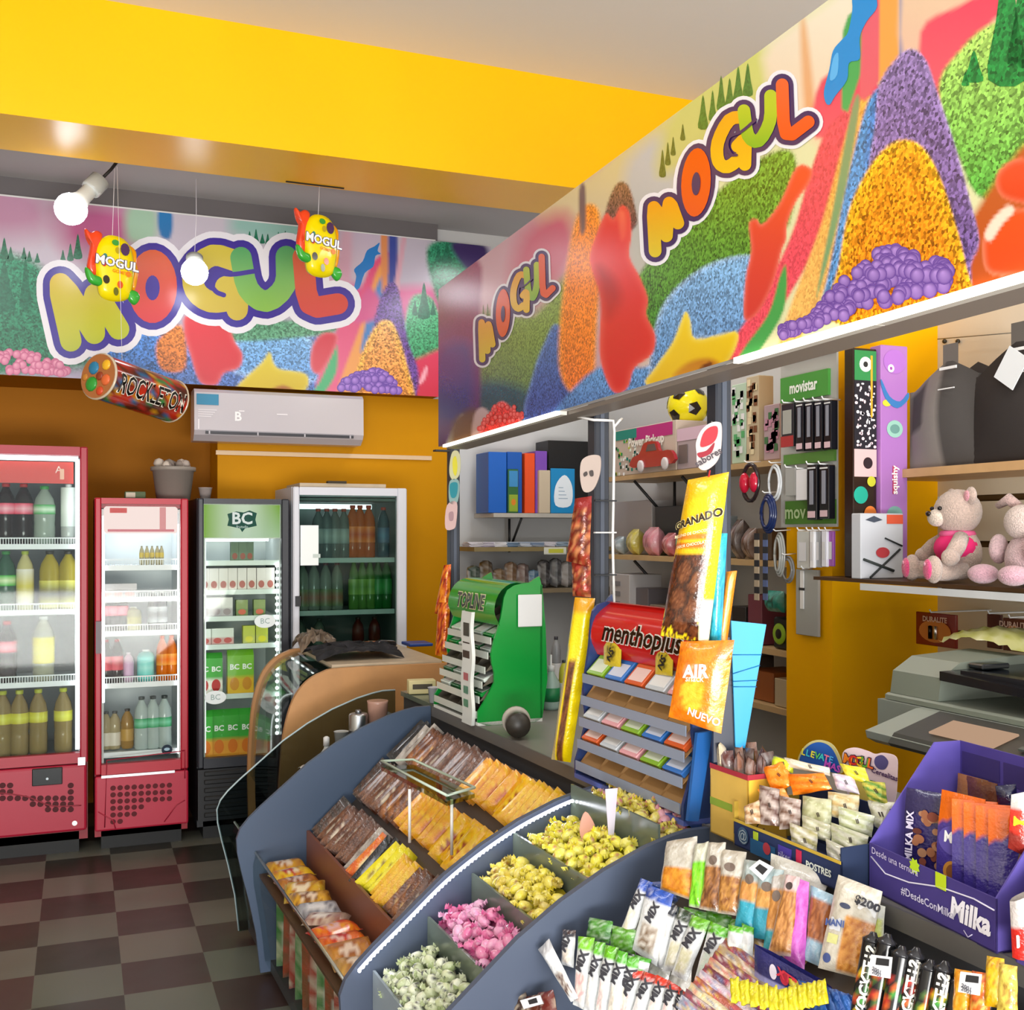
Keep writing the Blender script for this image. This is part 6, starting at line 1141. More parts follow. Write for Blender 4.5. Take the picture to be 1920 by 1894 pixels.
# dark shopping bags
def tote(label, px0, px1, pyt, y_, col, seed, tagc):
    a = atx(px0, 880, 2.78); b = atx(px1, 880, 2.78); zt = atx((px0+px1)/2, pyt, 2.78).z; y1, y0 = a.y, b.y; zb_ = 1.802; x = 2.79; H_ = zt-zb_; w_ = y1-y0
    t = thing('tote_bag', label, 'bag', (x+.07, (y0+y1)/2, zb_)); F_ = frame((x, y1, zb_), (0, -1, 0), (0, 0, 1))
    out = [(0, 0), (w_, 0), (w_*1.0, H_*.7), (w_*.86, H_*.84), (w_*.74, H_*1.05), (w_*.58, H_*1.05), (w_*.5, H_*.96), (w_*.42, H_*.9), (w_*.3, H_*.8), (w_*.04, H_*.72)]
    mb = MB(); n = len(out)
    def bul(u, v): return .04*math.sin(math.pi*min(1, max(0, u/w_)))*math.sin(math.pi*min(1, v/H_*.9+.05))
    gp = [(i/10*w_, j/10) for j in range(11) for i in range(11)]
    def topz(u): 
        u = u/w_; return H_*(.72+.24*max(0, 1-abs(u-.62)/.5)**.8)
    mb.sheet(lambda u, v: (u*w_, v*topz(u*w_), bul(u*w_, v*H_)), 12, 12, lambda u, v: mixc(col, '#c8c0b8', (.35 if (int(v*26) % 2 == 0 or int(u*20) % 2 == 0) and seed == 1 and u < .55 else .0)), 'cloth', F_)
    mb.sheet(lambda u, v: ((1-u)*w_, v*topz((1-u)*w_), -.12), 8, 8, col, 'cloth', F_); mb.add([(0, 0, 0), (0, topz(0), 0), (0, topz(0), -.12), (0, 0, -.12), (w_, 0, 0), (w_, topz(w_), 0), (w_, topz(w_), -.12), (w_, 0, -.12)], [[0, 1, 2, 3], [7, 6, 5, 4], [0, 3, 7, 4]], col, 'cloth', F_)
    mb.build('bag_body', t, True)
    mb = MB(); mb.sheet(lambda u, v: (w_*(.52+.22*u), H_*(.9+.2*v), .005+.0*u), 2, 4, mixc(col, '#a09890', .3), 'cloth', F_); mb.build('handle_strap', t, True)
    MB().box(w_*.56, w_*.8, H_*.86, H_*.885, .03, .034, tagc, 'satin', F_).build('buckle', t, True); MB().box(w_*.57, w_*.8, H_*.68, H_*.69, .04, .044, tagc, 'satin', F_).build('buckle', t, True)
tote('grey checked tote bag with a short strap at the left end of the upper shelf', 1702, 1830, 668, 0, '#4a4644', 1, '#f0f0f0')
tote('plain black brown tote bag at the right end of the upper shelf', 1818, 1970, 630, 0, '#2c2624', 2, '#e8e8e8')
p = atx(1896, 690, 2.74); mb = MB().box(-.045, .045, -.002, .002, -.055, .055, '#e8ecf0', 'gloss', RX(0) @ RY(35)); solo(mb, 'swing_tag', 'white paper tag hanging on the black brown bag', 'tag', T(*p) @ RZ(-90))
mb = MB(); a = atx(1758, 636, 3.06); b = atx(1925, 622, 3.06); mb.tube([a, b], .002, '#6a6458', 'satin', seg=5); 
for px in (1771, 1796): c = atx(px, 640, 3.09); mb.ball(tuple(c), .009, '#2a2418', 'satin', seg=8, rings=6)
w_ = solo(mb, 'hanging_wire', 'thin wire with two dark wall plugs above the tote bags', 'wire')
# ---------------------------------------------------------------- teddy bear
def plush(mb, c, r, s3, col, M): mb.ball(c, r, col, 'plush', M, 18, 12, s3)
c = atx(1768, 1085, 2.56); t = thing('teddy_bear', 'cream teddy bear in a pink jersey sitting on the white edged shelf', 'teddy bear', (c.x+.03, c.y, 1.413)); TM = T(c.x+.06, c.y, 1.413) @ RZ(-90-22) @ S(1.12, 1.12, 1.1)
CR = '#c8b0a4'   # local: -y towards the viewer
mb = MB(); plush(mb, (0, .01, .085), .062, (1, .9, 1.2), CR, TM); mb.build('body', t, True)
mb = MB(); plush(mb, (0, 0, .205), .07, (1.08, .92, .95), CR, TM); hd = mb.build('head', t, True)
inv = ROOTM[t.name].inverted()
def sub(mb, name, part): mb.v = [tuple(inv @ Vector(p)) for p in mb.v]; return mb.build(name, part)
for s_ in (-1, 1):
    mb = MB(); plush(mb, (s_*.068, .01, .25), .026, (1, .5, 1), CR, TM); e = sub(mb, 'ear', hd); mb = MB(); mb.ball((s_*.068, -.002, .25), .016, '#e89aa8', 'plush', TM, 10, 6, (1, .4, 1)); sub(mb, 'inner_ear', hd)
    mb = MB(); mb.ball((s_*.028, -.062, .215), .0065, '#120c0a', 'gloss', TM, 10, 6); sub(mb, 'eye', hd)
mb = MB(); plush(mb, (0, -.06, .188), .030, (1.1, .8, .85), '#e0cfc0', TM); sub(mb, 'muzzle', hd); mb = MB(); mb.ball((0, -.084, .2), .009, '#20120f', 'gloss', TM, 10, 6, (1.3, .8, .9)); sub(mb, 'nose', hd)
for s_ in (-1, 1):
    mb = MB(); P = [Vector((s_*.05, -.01, .13)), Vector((s_*.085, -.035, .105)), Vector((s_*.1, -.06, .075))]; mb.tube([TM @ p for p in P], [.024, .026, .024], CR, 'plush', seg=12); plush(mb, tuple(P[-1]), .025, (1, 1, 1), CR, TM); mb.build('arm', t, True)
    mb = MB(); P = [Vector((s_*.04, 0, .035)), Vector((s_*.065, -.06, .033)), Vector((s_*.08, -.095, .035))]; mb.tube([TM @ p for p in P], [.03, .03, .03], CR, 'plush', seg=12); plush(mb, (s_*.082, -.1, .04), .036, (.95, .62, 1.1), CR, TM); lg = mb.build('leg', t, True)
    mb = MB(); mb.ball((s_*.084, -.118, .04), .026, '#f04888', 'plush', TM, 12, 8, (1, .35, 1.15)); mb.ball((s_*.084, -.126, .055), .006, '#f8b0c8', 'plush', TM, 8, 5, (1, .4, 1)); sub(mb, 'foot_pad', lg)
mb = MB(); mb.ball((0, -.003, .1), .066, '#ec2c78', 'cloth', TM, 18, 12, (1.02, .93, .75)); mb.lathe([(.045, .13), (.05, .14), (.045, .15)], '#f06aa0', 'cloth', TM, 16); mb.build('jersey', t, True)
c = atx(1888, 1085, 2.55); t = thing('plush_rabbit', 'fluffy pale pink plush rabbit at the right end of the teddy shelf', 'plush toy', (c.x+.03, c.y, 1.413)); TM = T(c.x+.05, c.y-.02, 1.413) @ RZ(-100); inv = ROOTM[t.name].inverted(); PK_ = '#d0b0b4'
mb = MB(); plush(mb, (0, .01, .08), .07, (1, .9, 1.15), PK_, TM); mb.build('body', t, True); mb = MB(); plush(mb, (0, -.01, .19), .055, (1, .9, .95), '#d8c4bc', TM); mb.build('head', t, True)
for s_ in (-1, 1):
    mb = MB(); mb.tube([TM @ Vector(p) for p in ((s_*.03, 0, .235), (s_*.06, -.01, .26), (s_*.1, -.02, .24))], [.016, .018, .01], '#c8a8a4', 'plush', seg=10); mb.build('ear', t, True)
    mb = MB(); plush(mb, (s_*.07, -.09, .035), .04, (1.15, 1.1, .75), '#d8a8b8', TM); mb.build('foot', t, True)
    mb = MB(); plush(mb, (s_*.08, -.03, .11), .03, (.8, 1, 1.5), PK_, TM); mb.build('arm', t, True)
# battery cards and carrier bags on the slatted wall
def batt(mb, w_, h_, F_):
    mb.disc(w_*.5, h_*.45, w_*.4, h_*.34, .0015, '#d88030', 'matte', F_); mb.text('DURALITE', .026, '#e8c0a8', 'matte', F_ @ T(w_*.5, h_*.8, .002), bold=.03)
    for k in range(2): mb.lathe([(.007, 0), (.007, .045), (.003, .047)], '#e8e4e0' if k else '#302824', 'metal', F_ @ T(w_*(.42+.14*k), h_*.22, .008) @ RX(-90), 10)
hangpack('battery_pack', 'red brown battery card hanging beside the yellow pillar under the teddy shelf', 1717, 1792, 1150, 1212, 2.84, '#8a2414', batt, 'batteries'); hangpack('battery_pack', 'dark red card seen edge on below the plush rabbit', 1850, 1876, 1152, 1216, 2.8, '#5a2010', None, 'batteries'); hangpack('battery_pack', 'brown battery card with gold cell at the right edge', 1880, 1925, 1160, 1222, 2.78, '#6a3020', batt, 'batteries')
MB().tube([atx(1778, 1152, 3.09), atx(1880, 1155, 2.8)], .003, '#d8d4c8', 'satin', seg=5)
# ---------------------------------------------------------------- photocopier behind the counter
GR = '#8f948a'
CX0, CY0 = 1.95, 2.36
t = thing('photocopier', 'grey green office photocopier with tilted control panel behind the purple box', 'photocopier', (2.3, 1.95, 0))
y0, y1 = 1.50, 2.26
mb = MB(); mb.box(2.12, 2.72, y0, y1, .02, .76, GR, 'satin', bev=.02); mb.box(2.1, 2.2, y0, y0+.2, .76, 1.03, '#a8b0aa', 'satin', bev=.015); mb.box(2.12, 2.72, y0, y0+.14, .76, 1.03, GR, 'satin'); mb.box(2.5, 2.72, y0, y1, .76, 1.03, '#5a6064', 'satin'); mb.build('lower_body', t, True)
MB().box(2.13, 2.5, y0+.14, y1, .765, .80, '#3a424a', 'satin', bev=.004).build('output_tray', t, True)
mb = MB(); mb.box(2.12, 2.15, y1-.12, y1, .76, 1.03, '#3c4450', 'satin'); mb.box(2.15, 2.5, y1-.03, y1, .76, 1.03, '#2a3038', 'satin'); mb.build('rear_pillar', t, True)
# scanner deck with sloping nose
pr = [(1.99, 1.015), (2.02, 1.0), (2.2, .985), (2.74, .985), (2.74, 1.085), (2.16, 1.085), (1.985, 1.035)]
def xprism(mb, pr, ya, yb, col, kind='satin'):
    n = len(pr); vs = [(x, ya, z) for x, z in pr]+[(x, yb, z) for x, z in pr]; mb.add(vs, [list(range(n))[::-1], [n+i for i in range(n)]]+[[i, (i+1) % n, n+(i+1) % n, n+i] for i in range(n)], col, kind)
mb = MB(); xprism(mb, pr, y0-.04, y1+.12, '#98a098'); mb.box(2.18, 2.74, y1+.12, y1+.3, .99, 1.085, '#98a098', 'satin'); mb.build('scanner_deck', t, True)
mb = MB(); xprism(mb, [(2.005, 1.0425), (2.15, 1.084), (2.15, 1.092), (1.995, 1.045), (1.975, 1.02), (1.985, 1.01)], y0+.16, y1+.02, '#3a3e3c'); mb.build('control_panel', t, True)
nrm = Vector((-.0495, 0, .155)).normalized(); F_ = frame((2.02, y1-.02, 1.058), (0, -1, 0), (.953, 0, .28))
MB().box(.06, .27, .0, .085, 0, .005, '#e0b898', 'emit0.75', F_).build('touch_screen', t, True)
for k in range(12): MB().box(.33+.03*(k % 4), .35+.03*(k % 4), .015+.026*(k//4), .03+.026*(k//4), 0, .006, '#c8ccc8' if k in (2, 7) else '#5a605c', 'satin', F_).build('key_button', t, True)
# document lid and feeder
mb = MB(); xprism(mb, [(2.19, 1.087), (2.74, 1.087), (2.74, 1.105), (2.2, 1.105), (2.19, 1.1)], y0-.03, y1+.28, '#8f968a'); mb.build('lid', t, True)
mb = MB(); xprism(mb, [(2.2, 1.106), (2.68, 1.106), (2.66, 1.20), (2.5, 1.222), (2.28, 1.21), (2.21, 1.17)], 2.34, y1+.27, '#8a9286'); mb.build('document_feeder', t, True)
mb = MB(); mb.add([(2.2, 2.335, 1.19), (2.62, 2.335, 1.20), (2.62, y0, 1.165), (2.2, y0, 1.155), (2.2, 2.335, 1.165), (2.62, 2.335, 1.175), (2.62, y0, 1.15), (2.2, y0, 1.14)], [[0, 1, 2, 3], [7, 6, 5, 4], [0, 3, 7, 4], [1, 0, 4, 5], [2, 1, 5, 6], [3, 2, 6, 7]], '#181c22', 'gloss'); mb.build('feeder_tray', t, True)
mb = MB(); mb.box(2.3, 2.4, 2.28, 2.335, 1.195, 1.21, '#282c30', 'gloss', bev=.004); mb.box(2.24, 2.28, y0+.1, 2.3, 1.17, 1.195, '#24282e', 'gloss'); mb.build('paper_guide', t, True)
random.seed(6)
def bagged(label, name, c, rx, ry, rz, col, seed):
    random.seed(seed); mb = MB(); mb.sheet(lambda u, v: (c[0]+rx*(2*u-1)+random.uniform(-.006, .006), c[1]+ry*(2*v-1)+random.uniform(-.006, .006), c[2]+rz*max(0, 1-((2*u-1)**2+(2*v-1)**2)*.6)+random.uniform(0, .012)), 12, 12, lambda u, v: mixc(col, '#f4f4d8', random.random()*.4), 'gloss'); solo(mb, name, label, 'bag')
bagged('crumpled yellow green bag lying on top of the photocopier', 'crumpled_bag', (2.55, 2.45, 1.235), .1, .16, .05, '#b0b058', 3)
bagged('pale crumpled carrier bag hanging off the slatted wall over the photocopier', 'carrier_bag', tuple(atx(1800, 1285, 2.85)), .1, .16, .07, '#b8b878', 4)
# ---------------------------------------------------------------- curved wooden counter by the fridges
WOOD = '#c08c58'
t = thing('wooden_counter', 'curved light wood display counter between the fridges and the sweets case', 'counter', (1.1, 5.0, 0))
WP = [(.775, .02), (.765, .4), (.775, .62), (.79, .75), (.825, .87), (.88, .945), (.95, .985), (1.05, 1.0), (1.52, 1.0)]
def wpanel(y, th, mb, prof, col, kind='wood'):
    P = smooth_line([(x, z, 0) for x, z in prof], 4); pts = [(p.x, p.y) for p in P]+[(1.52, .02)]; n = len(pts)
    vs = [(x, y, z) for x, z in pts]+[(x, y+th, z) for x, z in pts]; mb.add(vs, [list(range(n)), [n+i for i in range(n)][::-1]]+[[i, n+i, n+(i+1) % n, (i+1) % n] for i in range(n)], col, kind)
mb = MB(); wpanel(4.62, .03, mb, [(.80, .02)]+[(x+.02, z-.012) for x, z in WP[1:]], WOOD); mb.build('end_panel', t, True)
for nm, dz, c_, kd in (('wood_rim', 0, '#b07c48', 'wood'),):
    P = smooth_line([(x, 5.38, z) for x, z in WP], 4); mb = MB(); n = len(P); inn = [Vector((p.x+.035, p.y, p.z-.03 if p.z > .3 else p.z)) for p in P]
    vs = [tuple(p) for p in P]+[tuple(p) for p in inn]; vs += [(x, y+.03, z) for x, y, z in vs]; f = []
    for i in range(n-1): f += [[i, i+1, n+i+1, n+i], [2*n+i, 3*n+i, 3*n+i+1, 2*n+i+1], [i, 2*n+i, 2*n+i+1, i+1], [n+i, n+i+1, 3*n+i+1, 3*n+i]]
    mb.add(vs, f, c_, kd); mb.build('end_panel', t, True)
mb = MB(); P = smooth_line([(x+.012, 0, z-.01) for x, z in WP[1:]], 3); mb.add([(p.x, y, p.z) for p in P for y in (4.652, 5.378)], [[2*i, 2*i+1, 2*i+3, 2*i+2] for i in range(len(P)-1)], '#dfe8e4', 'glass', None, True); mb.build('curved_glass', t, True)
mb = MB().box(.86, 1.5, 4.655, 5.375, .05, .58, '#3a2428', 'matte').box(1.0, 1.5, 4.655, 5.375, .58, .62, '#584038', 'satin'); mb.build('inner_shelf', t, True)
mb = MB(); P = smooth_line([Vector((x+.05, 4.70, z-.06)) for x, z in WP[1:7]], 8)
for p in P: mb.ball(tuple(p), .007, '#f4f6ff', 'emit8', seg=6, rings=4)
mb.tube(P, .003, '#c8ccd0', 'satin', seg=5); mb.build('led_strip', t, True)
MB().box(1.02, 1.52, 4.655, 5.375, .985, 1.0, '#b8a890', 'wood').build('top_board', t, True)
random.seed(31)
for i, (c1, nm) in enumerate([('#5a2028', 'dark red'), ('#4a3c30', 'brown'), ('#80786c', 'grey'), ('#6a2838', 'wine red'), ('#988c78', 'beige')]):
    mb = bar_mesh(.2, .13, .07, c1, mixc(c1, '#ffffff', .3), mixc(c1, '#ffffff', .5), 200+i); solo(mb, 'snack_bag', nm+' snack bag inside the curved wooden counter', 'snack bag', T(1.12+.03*(i % 2), 4.76+i*.135, .688) @ RZ(90) @ RX(-10))
def crumple(name, label, cat, c, rx, ry, rz, col, col2, seed, kind='satin'):
    random.seed(seed); mb = MB(); n = 14
    J = [[(random.uniform(-.12, .12), random.uniform(-.12, .12), random.uniform(.75, 1.15)) for _ in range(n+1)] for _ in range(n+1)]
    def fn(u, v):
        j = J[min(n, int(u*n+.5))][min(n, int(v*n+.5))]; x = 2*u-1; y = 2*v-1; k = max(0, 1-(x*x+y*y)*.55); return (c[0]+rx*(x+j[0]*k), c[1]+ry*(y+j[1]*k), c[2]+rz*(k**.6)*j[2])
    mb.sheet(fn, n, n, lambda u, v: mixc(col, col2, random.random()**2), kind, None, False); return solo(mb, name, label, cat)
crumple('black_jacket', 'crumpled black cloth lying on the wooden counter top', 'cloth', (1.18, 4.95, 1.003), .2, .18, .06, '#0c0c10', '#2a2a30', 4, 'cloth')
crumple('brown_bag', 'brown crumpled bag beside the black cloth on the wooden counter', 'bag', (1.06, 5.22, 1.003), .09, .12, .1, '#4a3c30', '#8a7a68', 5)
bbox('small_box', 'orange brown flat box on the wooden counter under the white fridge', 'box', 672, 718, 1206, 1224, 5.2, .12, '#c06828', 1.003)
mb = MB(); mb.tube([(1.28, 5.0, 1.03), (1.34, 5.05, 1.035), (1.42, 5.1, 1.03)], [.02, .028, .02], '#101014', 'gloss'); solo(mb, 'black_device', 'glossy black handheld device on the wooden counter', 'device')
bbox('blue_box', 'dark blue box at the right end of the wooden counter', 'box', 768, 812, 1206, 1232, 5.2, .15, '#103a88', 1.003)
# ---------------------------------------------------------------- cups, can and bottles in the far bay
Bm = .24; A_ = atb(560, 1488, Bm); B_ = atb(672, 1406, Bm); d_ = (B_-A_); A2_ = A_-d_*.15; B2_ = B_+d_*.75
t = thing('glass_shelf', 'sloping grey glass shelf in the far bay with cups and a silver can', 'shelf', tuple(A_))
mb = MB(); vs = [tuple(p+CV*(s_*.2)-Vector((0, 0, e))) for e in (0, .008) for p, s_ in ((A2_, -1), (B2_, -1), (B2_, 1), (A2_, 1))]; mb.add(vs, [[0, 1, 2, 3], [7, 6, 5, 4], [0, 4, 5, 1], [1, 5, 6, 2], [2, 6, 7, 3], [3, 7, 4, 0]], '#4c5458', 'gloss'); mb.build('shelf_plate', t, True)
def onbay(px, py): return atb(px, py, Bm)
p = onbay(672, 1404); t = thing('silver_can', 'silver lidded can standing in the far bay of the sweets case', 'can', tuple(p)); MB().lathe([(.036, .001), (.037, .004), (.037, .13), (.034, .136), (.03, .138)], '#b8bcc0', 'metal', T(*p), 20).build('can_body', t, True); MB().lathe([(.012, .138), (.012, .15), (.004, .152)], '#8a8e94', 'metal', T(*p), 12).build('lid_knob', t, True)
p = onbay(708, 1376); solo(MB().lathe([(.035, .001), (.04, .12), (.042, .13), (.036, .13)], '#b08878', 'gloss', None, 16), 'plastic_jar', 'pale brown plastic jar behind the silver can', 'jar', T(*p))
p = onbay(612, 1442); t = thing('spray_bottle', 'small clear bottle with a nozzle left of the silver can', 'bottle', tuple(p)); MB().lathe([(.022, .001), (.024, .06), (.01, .08), (.009, .09)], '#b0b4b4', 'gloss', T(*p), 14).build('bottle_body', t, True); MB().lathe([(.012, .09), (.012, .12), (.005, .125)], '#d8d8d8', 'satin', T(*p), 12).build('nozzle', t, True)
p = onbay(640, 1420); MBs = MB().lathe([(.02, .001), (.028, .1), (.03, .1), (.024, .098)], '#b8bcbc', 'gloss', None, 16); solo(MBs, 'plastic_cup', 'clear plastic cup between the spray bottle and the silver can', 'cup', T(*p))
for i, (px, py, nm) in enumerate([(566, 1470, 'lower'), (582, 1448, 'upper')]): p = onbay(px, py); crumple('crumpled_wrapper', 'grey crumpled clear wrapper, '+nm+' of two beside the spray bottle', 'wrapper', (p.x, p.y, p.z+.006), .04, .05, .022, '#a8a098', '#e0dcd8', 60+i, 'gloss')
# small things at the far end of the counter slab
p = atz(790, 1300, LZ); t = thing('card_box', 'small cream box with black lettering at the far end of the counter', 'box', (p.x, p.y, LZ)); F_ = T(p.x, p.y, LZ+.001) @ RZ(-8); MB().box(-.055, .055, -.03, .03, 0, .055, '#d8cc98', 'cardboard', F_, bev=.002).box(-.04, .04, -.0315, -.03, .02, .04, '#4a4438', 'matte', F_).build('box_body', t, True)
p = atz(815, 1318, LZ); solo(MB().lathe([(.02, .001), (.026, .06), (.028, .06), (.023, .058)], '#c8ccd4', 'satin', None, 16), 'paper_cup', 'small white cup beside the cream box at the far end of the counter', 'cup', T(p.x, p.y, LZ))
# ---------------------------------------------------------------- chewing gum rack (green)
def gumrack(name, label, b0, b1, a0, dep, top, colr, tiers, item, ic, header, hcol, txt, txtsize, txtcols, side_r=True):
    w_ = b0-b1; t = thing(name, label, 'display rack', M=K(a0, b0, LZ+.001)); h_ = top-LZ; L = lambda mb, n, p=None: mb.build(n, p or t)
    mb = MB(); mb.box(0, w_, 0, dep, 0, .012, colr[1], 'satin'); L(mb, 'rack_base')
    mb = MB(); mb.box(.0, w_, dep-.008, dep, .012, h_*.98, colr[0], 'gloss'); L(mb, 'back_board')
    for s_, x in (('l', 0), ('r', w_-.01)):
        mb = MB(); pr = smooth_poly([(0, .012), (dep*.25, h_*.3), (dep*.2, h_*.5), (dep*.35, h_*.75), (dep*.45, h_*.95), (dep*.8, h_), (dep, h_*.96), (dep, .012)], 3); n = len(pr)
        mb.add([(x, y, z) for y, z in pr]+[(x+.01, y, z) for y, z in pr], [list(range(n)), [n+i for i in range(n)][::-1]]+[[i, n+i, n+(i+1) % n, (i+1) % n] for i in range(n)], colr[0], 'gloss'); L(mb, 'side_wall')
    mb = MB(); y0 = dep*.12
    P = [(y0+.05, h_*.70), (y0+.03, h_*.80), (y0+.045, h_*.92), (y0+.09, h_*.995), (dep*.8, h_*1.0)]; PP = smooth_line([(0, y, z) for y, z in P], 3)
    mb.add([(x, p.y, p.z) for p in PP for x in (-.004, w_+.004)], [[2*i, 2*i+1, 2*i+3, 2*i+2] for i in range(len(PP)-1)], hcol, 'gloss', None, True)
    def onh(p):
        f = max(0, min(1, (p[1]+txtsize*.5)/txtsize)); z = h_*(.77+.15*f); y = y0+.03+.008*f-.004; return (w_*.5+p[0], y-.0, z)
    for cc_, bd, e in txtcols: mb.text(txt, txtsize, cc_, 'gloss', fn=lambda p: (lambda q: (q[0], q[1]-e, q[2]))(onh(p)), bold=bd, sx=.8, shear=.2)
    L(mb, 'header')
    for k in range(tiers):
        z = .03+k*(h_*.68-.03)/tiers; ya = .0+k*dep*.045; zb2 = z+.075
        mb = MB(); mb.add([(.012, ya, z), (w_-.012, ya, z), (w_-.012, dep-.02, zb2), (.012, dep-.02, zb2)], [[0, 1, 2, 3]], ic[2], 'satin'); mb.box(.012, w_-.012, ya-.003, ya, z-.006, z+.018, ic[3], 'gloss')
        for c in range(item+1): x = .014+(w_-.028)*c/item; mb.add([(x, ya, z), (x, dep-.02, zb2), (x, dep-.02, zb2+.03), (x, ya+.03, z+.035)], [[0, 1, 2, 3]], ic[2], 'satin')
        L(mb, 'tier_tray')
        for c in range(item):
            x = .014+(w_-.028)*(c+.5)/item; cw_ = (w_-.028)/item*.42; lab_c = ic[0][(k+c) % len(ic[0])]; full = ((k*7+c*3) % 3) != 0
            if not full: continue
            M_ = K(a0, b0, LZ+.001) @ T(x, ya+.012, z+.012) @ RX(math.degrees(math.atan2(zb2-z, dep-.02-ya)))
            mb = MB().box(-cw_, cw_, 0, .07, 0, .014, lab_c, 'gloss', bev=.002).box(-cw_*.8, cw_*.8, .01, .05, .0141, .0146, mixc(lab_c, '#ffffff', .6), 'gloss')
            solo(mb, ic[1], ic[4]+', '+ORD[k]+' tier up, '+ORD[c]+' from left', 'gum packet', M_)
    return t
g1 = gumrack('gum_rack', 'green chewing gum rack with a curved TOPLINE header at the far counter end', -.02, -.46, .0, .24, 1.40, ('#0c8a34', '#d8dcd8'), 6, 4, (['#1c8a3c', '#d8e4dc', '#2f6a40', '#a8b8b0'], 'gum_packet', '#5a5448', '#c8d0c8', 'gum packet in the green rack'), 'h', '#2f9a2c', 'TOPLINE', .082, [('#d8d8a8', .07, .0), ('#141c10', .02, .002)])
# white wavy front pillar, label and white device on the rack
mb = MB(); F_ = K(.004, -.395, LZ)
def wave(z): return .008*math.sin(z*34)
n = 26; pts = [(-.045+wave(z), z) for z in [.48*.80*i/n for i in range(n+1)]]; pts2 = [(.045+wave(z), z) for z in [.48*.80*i/n for i in range(n+1)]]
mb.add([(x, -.012, z) for x, z in pts]+[(x, -.012, z) for x, z in pts2]+[(x, .0, z) for x, z in pts]+[(x, 0, z) for x, z in pts2], [[i, n+1+i, n+2+i, i+1] for i in range(n)]+[[2*(n+1)+i, 2*(n+1)+i+1, i+1, i] for i in range(n)]+[[n+1+i, 3*(n+1)+i, 3*(n+1)+i+1, n+2+i] for i in range(n)], '#d8dcd8', 'gloss', F_)
mb.box(-.025, .027, -.0135, -.012, .30, .345, '#3a3a34', 'satin', F_); mb.box(-.03, .03, -.0135, -.012, .275, .279, '#181818', 'satin', F_); mb.box(-.03, .03, -.0135, -.012, .225, .25, '#3a2c24', 'satin', F_)
for k in range(3): mb.text('IIIII', .035, ['#2a8a60', '#208060', '#b84050'][k], 'satin', F_ @ T(0, -.0145, .07+k*.045) @ RX(90), bold=.03)
mb.v = [tuple(ROOTM[g1.name].inverted() @ Vector(p)) for p in mb.v]; mb.build('wavy_pillar', g1)
rb = ROOTM[g1.name].inverted(); mb = MB(); F_ = K(-.19, -.462, LZ); mb.box(.003, .008, -.045, .045, .33, .44, '#d8dadc', 'satin', F_, bev=.002); mb.v = [tuple(rb @ Vector(p)) for p in mb.v]; mb.build('white_notice', g1)
solo(MB().lathe([(.042, .0), (.046, .004), (.046, .022), (.04, .026), (.04, .10), (.036, .115), (.001, .116)], '#28241f', 'satin', None, 22, cols=['#28241f', '#28241f', '#b8b4ac', '#b8b4ac', '#28241f', '#28241f', '#28241f']), 'lidded_jar', 'dark jar with a white rim lying on its side beside the green rack', 'jar', K(-.06, -.64, LZ+.047) @ RZ(-20) @ RY(90))
p = atz(1033, 1330, LZ); t = thing('sanitiser_bottle', 'clear pump bottle with green label right of the green rack', 'bottle', (p.x, p.y, LZ+.001)); MB().lathe([(.03, 0), (.032, .01), (.032, .1), (.014, .13), (.012, .14)], '#98b0a8', 'gloss', T(p.x, p.y, LZ+.001), 16).build('bottle_body', t, True); MB().lathe([(.033, .03), (.0332, .08)], '#187a48', 'satin', T(p.x, p.y, LZ+.001), 16).build('label', t, True); MB().lathe([(.013, .14), (.013, .16), (.004, .162), (.004, .2)], '#d0d4d4', 'satin', T(p.x, p.y, LZ+.001), 12).build('pump_head', t, True)
for i, (px, py, h_, c_, nm) in enumerate([(1062, 1300, .22, '#8a8c90', 'grey'), (1078, 1330, .17, '#c8c040', 'yellow')]): p = atz(px, py, LZ); row(bottle_proto(h_, .02, c_, '#303038', '#d8d8d8', None, (.2, .5), .25, 'gloss'), 'small_bottle', 'bottle', [p.x], p.y+.1, LZ+.001, nm+' slim bottle', 'between the green rack and the red rack', None)
# ---------------------------------------------------------------- red rack with gum trays
g2 = gumrack('gum_rack', 'red headed menthoplus gum rack with tan trays left of the big yellow bag', -1.27, -1.80, .05, .115, 1.385, ('#2c3f70', '#5060a8'), 5, 5, (['#3a78c8', '#d86030', '#c8d0d8', '#e8a8b0', '#8ab838'], 'gum_packet', '#b08858', '#8a94a8', 'gum packet in the red headed rack'), 'h', '#c8201c', 'menthoplus', .1, [('#f0e8e0', .06, .0), ('#140c0c', .02, .002)])
for px, py, nm in ((1150, 1225, 'left'), (1247, 1240, 'right')):
    F_ = atz(px, py, 1.2); pack('hanging_card', 'yellow and black promotional card on the '+nm+' of the red rack header', 'card', [(px-17, py-42), (px+17, py-38), (px+14, py+28), (px-18, py+24)], cw(.0, -1.5, 1.2), CU, .01, bands((0, .75, '#d8c030'), (.75, 1, '#88888c'), spots=[(.5, .4, .3, .25, '#201c18', '#d8c030')]), texts=[('NS', .5, .35, .03, '#181818', 60)])
